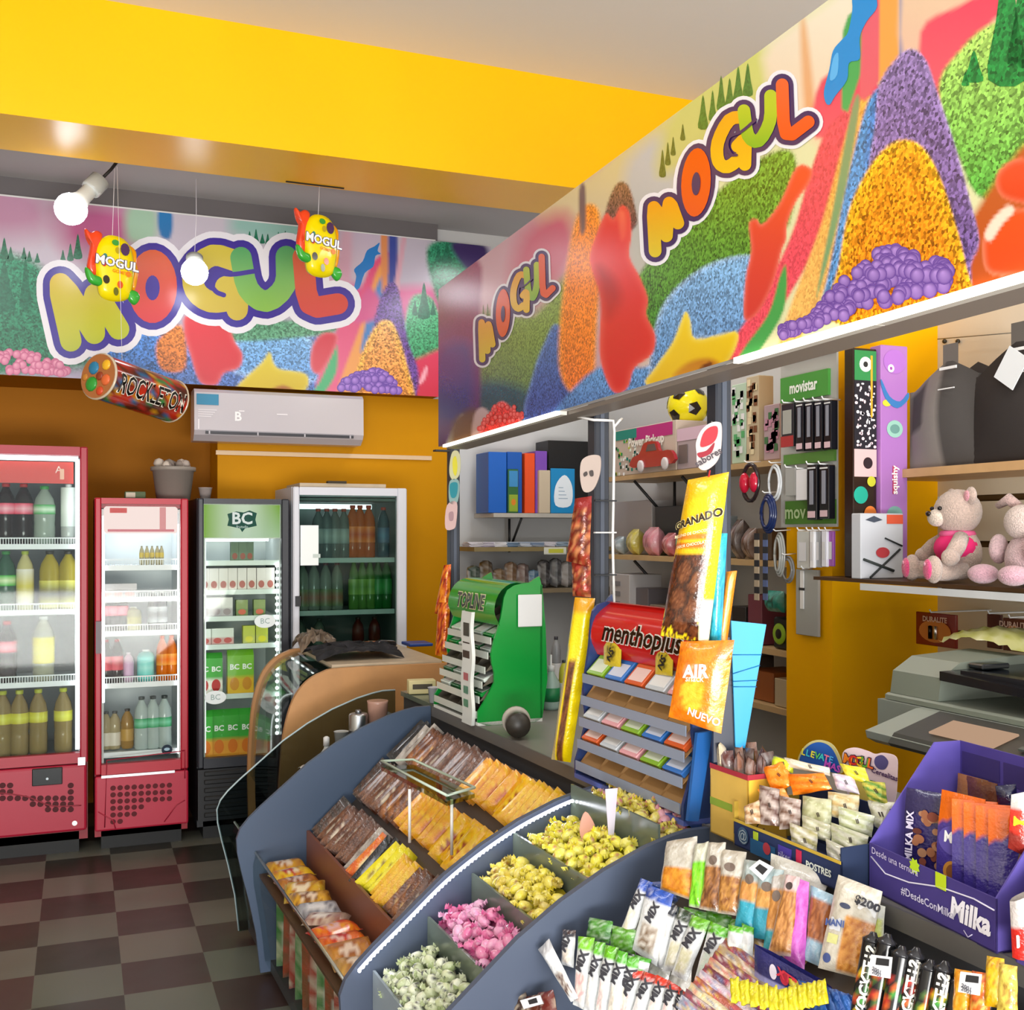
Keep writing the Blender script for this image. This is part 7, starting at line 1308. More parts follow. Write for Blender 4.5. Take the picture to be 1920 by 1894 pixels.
# ---------------------------------------------------------------- blue cardboard stand beside the red rack
t = thing('blue_stand', 'bright blue tapering cardboard display wing right of the orange bag', 'display stand', tuple(cw(-.12, -1.93, LZ)))
p0 = cw(-.01, -1.90, LZ); nb = -CV*.95+CU*.3
Q = [atplane(x, y, p0, nb) for x, y in ((1371, 1164), (1437, 1171), (1397, 1403), (1379, 1401))]; nn = nb.normalized()*.006; mb = MB(); mb.add([tuple(q) for q in Q]+[tuple(q-nn) for q in Q], [[0, 1, 2, 3], [7, 6, 5, 4], [0, 4, 5, 1], [1, 5, 6, 2], [2, 6, 7, 3], [3, 7, 4, 0]], '#18a0e0', 'satin')
for ya, yb_ in ((1228, 1228), (1264, 1248), (1278, 1276), (1288, 1288)): a = atplane(1373, ya, p0+nn*.4, nb); b = atplane(1428-(yb_-1228)*.15, yb_, p0+nn*.4, nb); mb.tube([a, b], .0008, '#0c78b8', 'satin', seg=4)
mb.build('blue_wing', t, True)
Q = [atplane(x, y, p0-nn*1.5, nb) for x, y in ((1338, 1195), (1370, 1195), (1378, 1425), (1338, 1430))]; mb = MB(); mb.add([tuple(q) for q in Q]+[tuple(q-nn*2) for q in Q], [[0, 1, 2, 3], [7, 6, 5, 4], [0, 4, 5, 1], [1, 5, 6, 2], [2, 6, 7, 3], [3, 7, 4, 0]], '#1c2438', 'satin'); mb.build('dark_panel', t, True)
Q = [atplane(x, y, cw(.0, -1.84, LZ), -CV) for x, y in ((1308, 1375), (1336, 1372), (1310, 1540), (1290, 1540))]; mb = MB(); mb.add([tuple(q) for q in Q]+[tuple(q+CV*.01) for q in Q], [[0, 1, 2, 3], [7, 6, 5, 4], [0, 4, 5, 1], [1, 5, 6, 2], [2, 6, 7, 3], [3, 7, 4, 0]], '#1a5aa0', 'satin'); mb.build('side_foot', t, True)
# ---------------------------------------------------------------- strips of snacks hanging from the posts
NC = Vector((-.75, -.66, 0)); random.seed(12)
y0p = cw(.085, -1.95, 1.3)
def choc(u, v):
    if v > .86: return C('#f0b408')
    if u > .8: return C('#f8e808') if v > .25 else C('#f4f0c0')
    e = ((u-.42)/.5)**2+((v-.33)/.3)**2
    for k, (cx, cy, rx, ry) in enumerate([(.35, .42, .22, .09), (.62, .36, .2, .09), (.3, .25, .24, .09), (.6, .2, .22, .085), (.45, .1, .2, .07), (.72, .07, .12, .05), (.12, .1, .12, .05)]):
        q = ((u-cx)/rx)**2+((v-cy)/ry)**2
        if q < 1: return mixc('#5a2c14' if q < .5 else '#32140a', '#8a5430', random.random()**2*(1-q))
    if .1 < v < .52 and e < 1: return mixc('#3a1408', '#6a3418', random.random()**1.5)
    if v < .16: return random.choice([C('#4a2010'), C('#f0d010'), C('#6a3818'), C('#f8e020')])
    if .56 < v < .6: return C('#d86810')
    if .62 < v < .66: return C('#d87818')
    return C('#f0c008') if v > .6 else C('#e8b408')
pack('snack_bag', 'big yellow bag of chocolate snacks hanging from the second post', 'snack bag', [(1290, 900), (1367, 885), (1328, 1208), (1238, 1192)], y0p, NC, .05, choc, kind='wrap', nu=30, nv=56, wob=.0012, crimp=.05,
     texts=[('GRANADO', .46, .735, .023, '#f4e8a0', 12, .08, .004), ('GRANADO', .46, .735, .023, '#241008', 12, .03, .006), ('RELLENO DE CHOCOLATE', .42, .655, .0085, '#fff0c0', 8, .02), ('SABOR CHOCOLATE', .42, .585, .0085, '#fff0c0', 8, .02)])
def orng(u, v):
    if .55 < v < .72 and .2 < u < .6: return mixc('#f0b080', '#e87820', random.random())
    if ((u-.42)/.22)**2+((v-.38)/.2)**2 < 1: return mixc('#f0a010', '#f4c030', random.random())
    if u > .72 and v < .8: return mixc('#f0c070', '#f09020', random.random())
    return mixc('#e06c08', '#f08c10', random.random())
pack('snack_bag', 'orange bag of puffed snacks hanging under the big yellow bag', 'snack bag', [(1277, 1203), (1377, 1200), (1352, 1376), (1254, 1344)], y0p+NC*.01, NC, .04, orng, nu=14, nv=20, wob=.0012, texts=[('AIR', .42, .64, .035, '#f4e0d8', 6, .04, .003), ('snack', .42, .56, .018, '#f8e8c8', 6, .02, .003), ('NUEVO', .68, .14, .02, '#e8e0e8', -8, .03, .003)])
pack('snack_bag', 'turquoise foil bag hanging behind the big yellow bag', 'snack bag', [(1336, 1000), (1364, 1000), (1352, 1210), (1330, 1210)], y0p-NC*.03, NC, .03, bands((0, 1, '#18a8c8'), spots=[(.5, .5, .5, .5, '#48d0e0', '#1088b0')]), 'foil' and ())
pack('snack_bag', 'narrow orange bag hanging behind the turquoise one', 'snack bag', [(1362, 1072), (1382, 1070), (1362, 1215), (1345, 1215)], y0p-NC*.045, NC, .03, bands((0, 1, '#f08818'), spots=[(.7, .5, .2, .5, '#f8d8a0', '#f0a040')]))
def tagc(name, label, cx, cy, rx, ry, p0, n, tilt, deco, col='#c8c0c0', pts=None):
    t = thing(name, label, 'hanging tag', tuple(atplane(cx, cy, p0, n))); mb = MB(); pl = smooth_poly(pts, 4); Q = [atplane(x, y, p0, n) for x, y in pl]; m = len(Q); nn = Vector(n).normalized()*.003
    c = sum(Q, Vector())/m; mb.add([tuple(c)]+[tuple(q) for q in Q]+[tuple(q-nn) for q in Q], [[0, i+1, (i+1) % m+1] for i in range(m)]+[[m+1+i for i in range(m)][::-1]]+[[i+1, m+1+i, m+1+(i+1) % m, (i+1) % m+1] for i in range(m)], col, 'satin'); mb.build('tag_card', t, True)
    for k, (pp, cc_, e) in enumerate(deco):
        mb = MB(); Q = [atplane(x, y, p0, n)+nn*e for x, y in smooth_poly(pp, 4)]; m = len(Q); c = sum(Q, Vector())/m; mb.add([tuple(c)]+[tuple(q) for q in Q], [[0, i+1, (i+1) % m+1] for i in range(m)], cc_, 'satin'); mb.build('printed_patch', t, True)
    return t
tt = tagc('hanging_tag', 'white tag with a red oval hanging above the big yellow bag', 1328, 838, 0, 0, y0p+NC*.012, NC, 0, [([(1318, 815), (1330, 802), (1345, 800), (1345, 818), (1335, 832), (1314, 838)], '#b83440', .4), ([(1308, 850), (1325, 845), (1340, 830), (1335, 848), (1322, 856), (1312, 858)], '#982838', .4)], pts=[(1306, 850), (1305, 830), (1314, 808), (1330, 794), (1346, 791), (1353, 800), (1351, 845), (1342, 868), (1322, 882), (1308, 874)])
Fm = frame(tuple(atplane(1328, 858, y0p+NC*.016, NC)), NC.cross(Vector((0, 0, -1))), (0, 0, 1))
MB().text('sabores', .02, '#484048', 'satin', Fm @ RZ(28), bold=.02).build('printed_word', tt, True) if NC.cross(Vector((0, 0, -1))).x > 0 else MB().text('sabores', .02, '#484048', 'satin', frame(Fm.to_translation(), -NC.cross(Vector((0, 0, -1))), (0, 0, 1)) @ RZ(28), bold=.02).build('printed_word', tt, True)
MB().tube([atplane(1331, 882, y0p, NC), atplane(1326, 912, y0p+NC*.01, NC)], .002, '#c82020', 'satin', seg=5).build('clip_string', tt, True)
MB().tube([atplane(1340, 795, y0p, NC), PC2+Vector((-.02, -.0, -.1))], .0015, '#d8d8d8', 'satin', seg=5).build('clip_string', tt, True)
p1 = cw(.03, -1.36, 1.3)
def red(u, v): return random.choice([C('#7a1c14'), C('#a83a28'), C('#5a1a10'), C('#c88050'), C('#8a4a28')]) if v < .85 else C('#8a1c18')
pack('snack_strip', 'dark red foil snack bag hanging on the post left of the white cable', 'snack bag', [(1078, 935), (1110, 930), (1105, 1062), (1062, 1052)], p1, NC, .035, red, nu=8, nv=14, wob=.0015, kind='foil')
pack('snack_strip', 'lower dark red snack bag behind the yellow stick bag', 'snack bag', [(1072, 1052), (1108, 1050), (1108, 1120), (1074, 1118)], p1-NC*.02, NC, .03, red, nu=8, nv=10, wob=.0015, kind='foil')
tagc('hanging_tag', 'pale paddle shaped tag on the post with the white cable', 1105, 880, 0, 0, p1+NC*.01, NC, 0, [([(1094, 888), (1100, 884), (1102, 890), (1096, 894)], '#4a4444', .4), ([(1105, 884), (1112, 882), (1113, 892), (1107, 893)], '#4a4444', .4)], '#b8a8a0', [(1089, 868), (1100, 856), (1118, 853), (1126, 860), (1124, 890), (1112, 918), (1095, 922), (1088, 900)])
random.seed(15)
pack('snack_bag', 'tall slim yellow and brown snack bag hanging below the dark red ones', 'snack bag', [(1078, 1120), (1116, 1122), (1070, 1430), (1034, 1424)], cw(.05, -1.12, 1.1)+NC*.0, NC, .04, lambda u, v: (C('#e0a018') if v > .9 else (mixc('#3a1a10', '#8a5028', random.random()) if (.25 < u < .62 and v < .62) else (C('#b8a878') if u < .25 and v < .7 else C('#f4d80c')))), nu=12, nv=28, wob=.002, crimp=.05)
p3 = PC3+Vector((-.04, -.03, 0))
for i, (q_, nm) in enumerate([([(832, 1060), (846, 1058), (842, 1160), (815, 1150)], 'upper'), ([(822, 1130), (844, 1130), (840, 1235), (816, 1228)], 'lower')]):
    pack('snack_bag', nm+' orange and red snack bag hanging at the far post', 'snack bag', q_, p3+NC*.02*i, NC, .03, lambda u, v: random.choice([C('#e07810'), C('#c84818'), C('#8a2018'), C('#f09020')]), nu=8, nv=14, wob=.0015, kind='foil')
tagc('hanging_tag', 'oval yellow and white tag on the far post under the fascia', 852, 875, 0, 0, p3, NC, 0, [([(849, 862), (855, 856), (858, 875), (855, 892), (850, 885)], '#d8d040', .4)], '#c8c8a0', [(843, 870), (848, 848), (858, 846), (863, 862), (861, 890), (850, 900), (843, 890)])
tagc('hanging_tag', 'teal printed tag under the oval tag on the far post', 850, 925, 0, 0, p3, NC, 0, [([(844, 908), (858, 906), (856, 930), (846, 932)], '#2a8898', .4)], '#88a8a8', [(843, 903), (860, 902), (858, 940), (843, 942)])
tagc('hanging_tag', 'pale pink tag lowest on the far post', 845, 968, 0, 0, p3, NC, 0, [([(842, 962), (850, 960), (850, 975), (843, 976)], '#a88890', .4)], '#d0b0b0', [(838, 948), (856, 942), (855, 980), (850, 992), (835, 990)])
# ---------------------------------------------------------------- displays standing on the near counter
def wbox(name, label, cat, a0, b0, w_, d_, h_, col, kind='cardboard', rz=0, z=None):
    """box with its front left foot at (a0, b0); returns thing and builder in its own frame (x right, y into the kiosk)"""
    M_ = K(a0, b0, (z if z is not None else LZ)+.001) @ RZ(rz); return thing(name, label, cat, M=M_)
NF = Vector((CU*.9-CV*.35))
# yellow snack carton
cbM = None
t = wbox('snack_carton', 'yellow card carton with red rim full of wrapped sticks beside the blue wing', 'carton', .02, -1.86, .10, .13, .15, '#e0b040')
w1, d1, h1 = .135, .10, .155
mb = MB(); mb.box(0, w1, 0, .003, 0, h1*.96, '#d8b050', 'cardboard'); mb.box(0, w1, d1-.003, d1, 0, h1, '#c89838', 'cardboard'); mb.box(0, .003, 0, d1, 0, h1*.8, '#c8c080', 'cardboard'); mb.box(w1-.003, w1, 0, d1, 0, h1*.96, '#f0bc3c', 'cardboard'); mb.box(0, w1, 0, d1, 0, .003, '#a88838', 'cardboard')
mb.box(-.001, w1+.001, -.001, .0, h1*.9, h1*.97, '#a82838', 'cardboard'); mb.box(w1, w1+.001, 0, d1, h1*.9, h1*.97, '#a82838', 'cardboard'); mb.box(0, w1*.6, -.001, 0, h1*.4, h1*.5, '#88a030', 'cardboard')
F2 = Matrix(((0, 0, 1, w1+.0012), (1, 0, 0, 0), (0, 1, 0, 0), (0, 0, 0, 1))); mb.text('CLEF', .02, '#8a5a20', 'matte', F2 @ T(d1*.5, h1*.7, 0)); mb.text('GAZE', .016, '#b07828', 'matte', F2 @ T(d1*.35, h1*.42, 0)); mb.text('C', .03, '#4a3018', 'matte', F2 @ T(d1*.3, h1*.25, 0) @ RZ(20)); mb.build('carton_body', t)
random.seed(41)
for i in range(12):
    c1 = random.choice(['#5a2420', '#7a4a3a', '#8a5840', '#c8b898', '#482018']); nm = {'#5a2420': 'dark red', '#7a4a3a': 'brown', '#8a5840': 'tan', '#c8b898': 'cream', '#482018': 'very dark brown'}[c1]
    mb = bar_mesh(.16, .03, .02, c1, mixc(c1, '#ffffff', .3), mixc(c1, '#ffffff', .5), 300+i); x = .02+.03*(i % 4); y = .02+.03*(i//4); solo(mb, 'snack_stick', nm+' wrapped stick standing in the yellow carton, '+ORD[i]+' of twelve', 'snack stick', ROOTM[t.name] @ T(x, y, .1+random.uniform(0, .02)) @ RZ(random.uniform(0, 180)) @ RY(80+random.uniform(-6, 6)))
# flow pack display trays with header card
t = wbox('display_tray', 'dark blue printed tray full of snack packets left of the purple box', 'display tray', .03, -1.96, .33, .16, .06, '#223060', rz=0)
mb = MB(); mb.box(0, .33, 0, .003, 0, .055, '#20305c', 'cardboard'); mb.box(0, .003, 0, .17, 0, .09, '#c8a840', 'cardboard'); mb.box(.327, .33, 0, .17, 0, .08, '#203050', 'cardboard'); mb.box(0, .33, .167, .17, 0, .12, '#20305c', 'cardboard'); mb.box(0, .33, 0, .17, 0, .003, '#20305c', 'cardboard')
F2 = frame((0, -.001, 0), (1, 0, 0), (0, 0, 1)); mb.box(0, .33, .05, .056, 0, .001, '#c8a838', 'cardboard', F2); mb.disc(.035, .027, .018, .018, .0012, '#3a5878', 'cardboard', F2); mb.text('@', .03, '#a8b8c0', 'matte', F2 @ T(.035, .027, .002)); mb.box(.07, .085, .03, .046, 0, .0015, '#b8d030', 'matte', F2); mb.box(.06, .14, .0, .03, 0, .0012, '#1c5888', 'matte', F2); mb.disc(.115, .022, .012, .012, .002, '#b83a48', 'matte', F2); mb.box(.15, .19, .003, .04, 0, .0012, '#4838a0', 'matte', F2); mb.text('tikes', .02, '#c8c8f0', 'matte', F2 @ T(.17, .022, .002)); mb.box(.205, .22, .003, .045, 0, .0015, '#c82850', 'matte', F2); mb.text('POSTRES', .018, '#d8e0d8', 'matte', F2 @ T(.27, .025, .002), bold=.03)
mb.build('tray_body', t)
QP = [  # corners of the packets, name, colours
 ([(1430, 1440), (1468, 1428), (1492, 1470), (1450, 1490)], 'orange', '#f07808', '#f89830', 0), ([(1478, 1452), (1545, 1450), (1560, 1480), (1488, 1492)], 'second orange', '#e86808', '#f89020', .01), ([(1420, 1480), (1470, 1478), (1490, 1512), (1440, 1515)], 'small orange', '#f08018', '#e8a860', .02),
 ([(1424, 1472), (1462, 1480), (1462, 1550), (1422, 1545)], 'brown and silver', '#5a3428', '#c8b8b0', .035), ([(1462, 1492), (1502, 1500), (1500, 1552), (1462, 1556)], 'second brown and silver', '#6a4430', '#d0c0b8', .04), ([(1395, 1512), (1424, 1500), (1426, 1545), (1398, 1545)], 'small tan', '#a8784a', '#e0c8a8', .045),
 ([(1505, 1492), (1560, 1500), (1558, 1565), (1504, 1562)], 'olive and cream', '#a0a070', '#d8d8b8', .03), ([(1552, 1484), (1612, 1492), (1608, 1545), (1556, 1530)], 'cream and amber', '#c8a868', '#e0dcc0', .02), ([(1572, 1512), (1640, 1530), (1634, 1570), (1574, 1552)], 'pale green striped', '#b8c088', '#e4e8d8', .045),
 ([(1558, 1542), (1630, 1568), (1618, 1610), (1560, 1580)], 'lower pale green', '#b0b488', '#e0e0d0', .06), ([(1504, 1528), (1560, 1548), (1556, 1580), (1506, 1565)], 'lower olive', '#a8a880', '#d8d4c0', .055), ([(1480, 1542), (1534, 1562), (1530, 1612), (1486, 1590)], 'white fronted', '#d8d4cc', '#a8a060', .07), ([(1548, 1572), (1604, 1598), (1600, 1642), (1552, 1612)], 'lowest pale green', '#b8b8a0', '#e8e4dc', .08),
 ([(1626, 1500), (1680, 1505), (1660, 1560), (1640, 1550)], 'far right cream', '#c8c8a8', '#f0f0e8', .0), ([(1560, 1450), (1600, 1455), (1612, 1490), (1570, 1480)], 'lilac and white', '#c8b8d0', '#f0e8f0', .01), ([(1575, 1432), (1622, 1440), (1632, 1470), (1590, 1462)], 'yellow and lemon', '#f0d820', '#f8f060', .005), ([(1450, 1418), (1490, 1428), (1486, 1450), (1446, 1440)], 'lime green', '#c8d820', '#e8f040', -.01), ([(1470, 1420), (1556, 1440), (1556, 1455), (1476, 1438)], 'long cream roll', '#d8ccb0', '#e8e0d0', -.005), ([(1612, 1462), (1660, 1468), (1664, 1510), (1630, 1500)], 'green and yellow printed', '#3a8a38', '#e8d860', .005)]
NP = CU*.75-CV*.45+Vector((0, 0, .35)); random.seed(51)
for q_, nm, c1, c2, off in QP:
    pack('snack_packet', nm+' snack packet heaped in the dark blue tray', 'snack packet', q_, cw(-.06+off, -2.12, 1.0), NP, .02, (lambda c1, c2: lambda u, v: mixc(c1, c2, .5+.5*math.sin(v*17+u*5+random.random()*1.5)))(c1, c2), nu=8, nv=10, wob=.003, kind='foil', texts=[('II', .6, .5, .012, '#3a2c28', 20)])
# header cards behind the tray
def card(name, label, pts, p0, n, col, deco, cat='sign'):
    t = thing(name, label, cat, tuple(atplane(pts[0][0], pts[0][1], p0, n))); mb = MB(); pl = smooth_poly(pts, 4) if len(pts) > 4 else pts; Q = [atplane(x, y, p0, n) for x, y in pl]; m = len(Q); nn = Vector(n).normalized()*.003; c = sum(Q, Vector())/m
    mb.add([tuple(c)]+[tuple(q) for q in Q]+[tuple(q-nn) for q in Q], [[0, i+1, (i+1) % m+1] for i in range(m)]+[[m+1+i for i in range(m)][::-1]]+[[i+1, m+1+i, m+1+(i+1) % m, (i+1) % m+1] for i in range(m)], col, 'satin')
    for k, (pp, cc_) in enumerate(deco):
        Q = [atplane(x, y, p0, n)+nn*(.3+.25*k) for x, y in (smooth_poly(pp, 4) if len(pp) > 4 else pp)]; m = len(Q); c = sum(Q, Vector())/m; mb.add([tuple(c)]+[tuple(q) for q in Q], [[0, i+1, (i+1) % m+1] for i in range(m)], cc_, 'satin')
    mb.build('card_face', t, True); return t, nn
def wr(t, txt, px, py, size, col, p0, n, rot=0, bold=.03, lift=.004, name='lettering', sx=1):
    n = Vector(n).normalized(); ex = Vector((0, 0, 1)).cross(n); 
    if ex.dot(Vector((_R[0], _R[1], 0))) < 0: ex = -ex
    F_ = frame(tuple(atplane(px, py, p0, n)+n*lift), ex, n.cross(ex)); mb = MB().text(txt, size, col, 'satin', F_ @ RZ(rot), bold=bold, sx=sx); mb.build(name, t, True)
pB = cw(-.17, -2.05, 1.0)
t, nn = card('dome_sign', 'blue dome shaped sign reading LLEVATE MAS behind the snack tray', [(1497, 1442), (1500, 1412), (1518, 1392), (1540, 1388), (1562, 1398), (1576, 1425), (1578, 1450), (1540, 1446)], pB, NF, '#b8b078', [([(1500, 1442), (1503, 1414), (1520, 1396), (1540, 1392), (1559, 1402), (1572, 1427), (1574, 1449), (1540, 1444)], '#1850a0')])
for i, ch in enumerate('LLEVATE'): wr(t, ch, 1508+i*8.6, 1410+i*2.4, .019, ['#e8e040', '#40c0d8', '#e8e040', '#60c860', '#40c8c8', '#e87898', '#50a8e8'][i], pB, NF, -12)
wr(t, 'MAS', 1562, 1437, .02, '#c050c0', pB, NF, -14)
t, nn = card('header_sign', 'die cut header card with small MOGUL lettering and a pink panel', [(1580, 1412), (1600, 1402), (1625, 1408), (1640, 1414), (1656, 1412), (1680, 1420), (1682, 1450), (1678, 1500), (1660, 1530), (1600, 1520), (1584, 1450)], pB, NF, '#e0c8d0', [([(1642, 1420), (1655, 1416), (1666, 1428), (1660, 1442), (1648, 1442), (1640, 1432)], '#4a4478'), ([(1590, 1460), (1620, 1455), (1640, 1480), (1632, 1515), (1605, 1515)], '#e0c860'), ([(1632, 1462), (1652, 1468), (1656, 1500), (1640, 1500)], '#2f7a40')])
for i, ch in enumerate('MOGUL'): wr(t, ch, 1592+i*10.5, 1424+i*2, .027, '#3a1838', pB, NF, -10, .09, .0042); wr(t, ch, 1592+i*10.5, 1424+i*2, .027, ['#e88018', '#d82828', '#e8c020', '#5aa838', '#e86828'][i], pB, NF, -10, .03, .0055)
wr(t, 'Cerealitas', 1660, 1452, .014, '#4a2a58', pB, NF, -10)
# ---------------------------------------------------------------- purple chocolate display box
a = atcz_l = atz(1630, 1668, LZ); b_ = atz(1868, 1790, LZ)
ex = (b_-a); W = ex.length; ex.normalize(); ey = Vector((0, 0, 1)).cross(ex)
PU = '#4a3c90'; M_ = frame((a.x, a.y, LZ+.001), ex, ey); D_ = .20; h0 = .085; hb = .26
t = thing('chocolate_display_box', 'open purple Milka chocolate display box on the near counter', 'display box', M=M_)
mb = MB(); mb.box(0, W, 0, .003, 0, h0, '#423580', 'cardboard'); mb.build('front_lip', t)
mb = MB(); mb.box(0, W, D_-.003, D_, 0, hb, PU, 'cardboard')
for k in range(3): mb.box(W*(.03+.33*k), W*(.33+.33*k), D_-.0045, D_-.003, hb*.78, hb*.93, '#35286a', 'cardboard')
mb.build('back_panel', t)
for x in (0, W-.003): mb = MB(); mb.add([(x+e, y, z) for e in (0, .003) for y, z in ((0, 0), (0, h0), (D_*.7, hb), (D_, hb), (D_, 0))], [[4, 3, 2, 1, 0], [5, 6, 7, 8, 9]]+[[i, (i+1) % 5, 5+(i+1) % 5, 5+i] for i in range(5)], '#6658b8' if x == 0 else '#5a4ca0', 'cardboard'); mb.build('side_panel', t)
MB().box(0, W, 0, D_, 0, .003, '#3a3070', 'cardboard').build('box_floor', t)
F2 = frame((0, -.001, 0), (1, 0, 0), (0, 0, 1)); mb = MB(); mb.tube([(W*.02, h0*.72, 0), (W*.15, h0*.5, 0), (W*.35, h0*.55, 0), (W*.6, h0*.75, 0), (W*.85, h0*.82, 0), (W*.99, h0*.78, 0)], .0014, '#e8e4f8', 'satin', F2, 5); mb.text('Desde una ternura', .017, '#d8d0f0', 'matte', F2 @ T(W*.23, h0*.84, .001) @ RZ(-2)); mb.text('#DesdeConMilka', .019, '#d8d4f0', 'matte', F2 @ T(W*.5, h0*.32, .001), bold=.01); mb.text('Milka', .048, '#f4f2fc', 'matte', F2 @ T(W*.82, h0*.45, .001), bold=.04, sx=.9, shear=.15); mb.tube([(W*.78, h0*.14, .0005), (W*.81, h0*.05, .0005), (W*.84, h0*.14, .0005)], .001, '#d8d0f0', 'satin', F2, 4)
mb.build('printed_lettering', t); mb = MB(); mb.prism([(x*.014+W*.40, y*.014+h0*.93) for x, y in [(math.cos(g)*(1 if k % 2 else .7), math.sin(g)*(1 if k % 2 else .7)) for k, g in enumerate([j*6.2832/16 for j in range(16)])]], .0008, '#b8d820', 'matte', F2); mb.build('price_sticker', t); mb = MB(); mb.box(W*.57, W*.65, h0*.72, h0*1.02, .0005, .0013, '#c0d818', 'matte', F2); mb.build('price_sticker', t)
def choco(name, label, x, y, w_, h_, top, bot, deco, rz, seed, lean=-6):
    mb = MB(); random.seed(seed); cr = .04
    def pos(u, v, s_): k = max(0, 1-abs(2*u-1)**3)*min(1, v/.06, (1-v)/.06)**.5; return (w_*(u-.5), s_*(.006*k+.0005)+.002*math.sin(8*v+seed), h_*v)
    cf = lambda u, v: C(top) if v > .72+.06*math.sin(u*3) else C(bot)
    mb.sheet(lambda u, v: pos(u, v, -1), 8, 22, cf, 'wrap'); mb.sheet(lambda u, v: pos(1-u, v, 1), 8, 22, cf, 'wrap'); deco(mb, w_, h_)
    solo(mb, name, label, 'chocolate bar', M_ @ T(x, y, .004) @ RZ(rz) @ RX(lean))
FB = lambda x, z, e=.009: frame((x, -e, z), (1, 0, 0), (0, 0, 1))
def d_milka(mb, w_, h_): mb.disc(0, 0, w_*.42, w_*.3, 0, '#584aa0', 'matte', FB(0, h_*.6)); mb.text('Milka', .026, '#ffffff', 'matte', FB(0, h_*.62, .0105), bold=.03, sx=.85); mb.disc(0, 0, .018, .018, 0, '#c88830', 'matte', FB(-.004, h_*.34)); mb.disc(0, 0, .013, .013, .001, '#8a5020', 'matte', FB(-.002, h_*.34)); mb.text('Relleno', .013, '#e8e0f0', 'matte', FB(0, h_*.16, .0105))
def d_dark(mb, w_, h_):
    random.seed(3)
    for k in range(26): mb.disc(0, 0, random.uniform(.005, .011), random.uniform(.005, .01), 0, random.choice(['#7a3a28', '#5a2418', '#9a6040', '#a87858']), 'matte', FB(random.uniform(-.2, .36)*w_, random.uniform(.3, .8)*h_, .0095+.0001*k))
    mb.text('MILKA MIX', .018, '#d8d0e8', 'matte', FB(-w_*.33, h_*.55, .011) @ RZ(90), bold=.03)
choco('chocolate_bar', 'dark purple nut chocolate bar at the left of the purple box', W*.24, .06, .085, .185, '#241c50', '#2c2260', d_dark, 28, 5)
choco('chocolate_bar', 'orange topped purple Milka bar facing out of the purple box', W*.50, .055, .085, .2, '#f07010', '#4a3c98', d_milka, 14, 6)
def d_edge(mb, w_, h_): mb.text('Milka relleno', .014, '#d8d0f0', 'matte', FB(0, h_*.35, .0105) @ RZ(90))
for i in range(4): choco('chocolate_bar', 'orange topped purple bar seen edge on, '+ORD[i]+' behind the front one', W*(.62+.075*i), .07+.004*i, .08, .195, '#e86810', '#43368c', d_edge, 52, 7+i)
choco('chocolate_bar', 'brown and purple chocolate bar at the right of the purple box', W*.93, .10, .07, .17, '#3a2020', '#6a3820', lambda mb, w_, h_: mb.disc(0, 0, .016, .02, 0, '#b07040', 'matte', FB(0, h_*.4)), 40, 14)
for i in range(2): choco('chocolate_bar', ['tan', 'brown'][i]+' bar lying high at the back of the purple box', W*(.16+.08*i), .165, .07, .2, ['#a87038', '#6a3c28'][i], ['#b88048', '#4a2a1c'][i], lambda mb, w_, h_: None, 6, 20+i)
# second purple box, red box and things at the right edge
t = thing('chocolate_display_box', 'second purple chocolate display box cut by the right edge', 'display box', M=frame(tuple(atz(1895, 1800, LZ)+Vector((0, 0, .001))), ex, ey)); mb = MB(); mb.box(.01, .3, .0, .003, 0, .08, '#5a4ca0', 'cardboard'); mb.add([(.01+e, y, z) for e in (0, .003) for y, z in ((0, 0), (0, .08), (.14, .24), (.2, .24), (.2, 0))], [[4, 3, 2, 1, 0], [5, 6, 7, 8, 9]]+[[i, (i+1) % 5, 5+(i+1) % 5, 5+i] for i in range(5)], '#7060b0', 'cardboard'); mb.build('box_body', t)
pR = cw(.02, -2.62, .95); nR = CU*.6-CV*.8
pack('snack_packet', 'red and clear packet with a lime price sticker at the right edge', 'snack packet', [(1896, 1490), (1945, 1480), (1950, 1620), (1890, 1590)], cw(-.05, -2.6, 1.05), nR, .02, bands((0, .3, '#8a2820'), (.3, .55, '#d83020'), (.55, .75, '#e03828'), (.75, 1, '#c8c4c0')), extra=lambda mb, P: qpoly(mb, P, [(.1, .45), (.7, .45), (.7, .62), (.1, .62)], '#d0e020'))
pack('snack_packet', 'dark navy packet standing behind the red one at the right edge', 'snack packet', [(1866, 1474), (1905, 1470), (1912, 1560), (1878, 1550)], cw(-.1, -2.5, 1.05), nR, .02, '#14143a')
pack('snack_box', 'red and white box at the bottom right edge of the counter', 'box', [(1893, 1690), (1960, 1660), (1970, 1800), (1898, 1795)], cw(.06, -2.68, .95), nR, .02, bands((0, .55, '#c82820'), (.55, 1, '#c8c0bc')), crimp=0, extra=lambda mb, P: qpoly(mb, P, [(.1, .2), (.9, .2), (.9, .42), (.1, .42)], '#f0e8e4'))
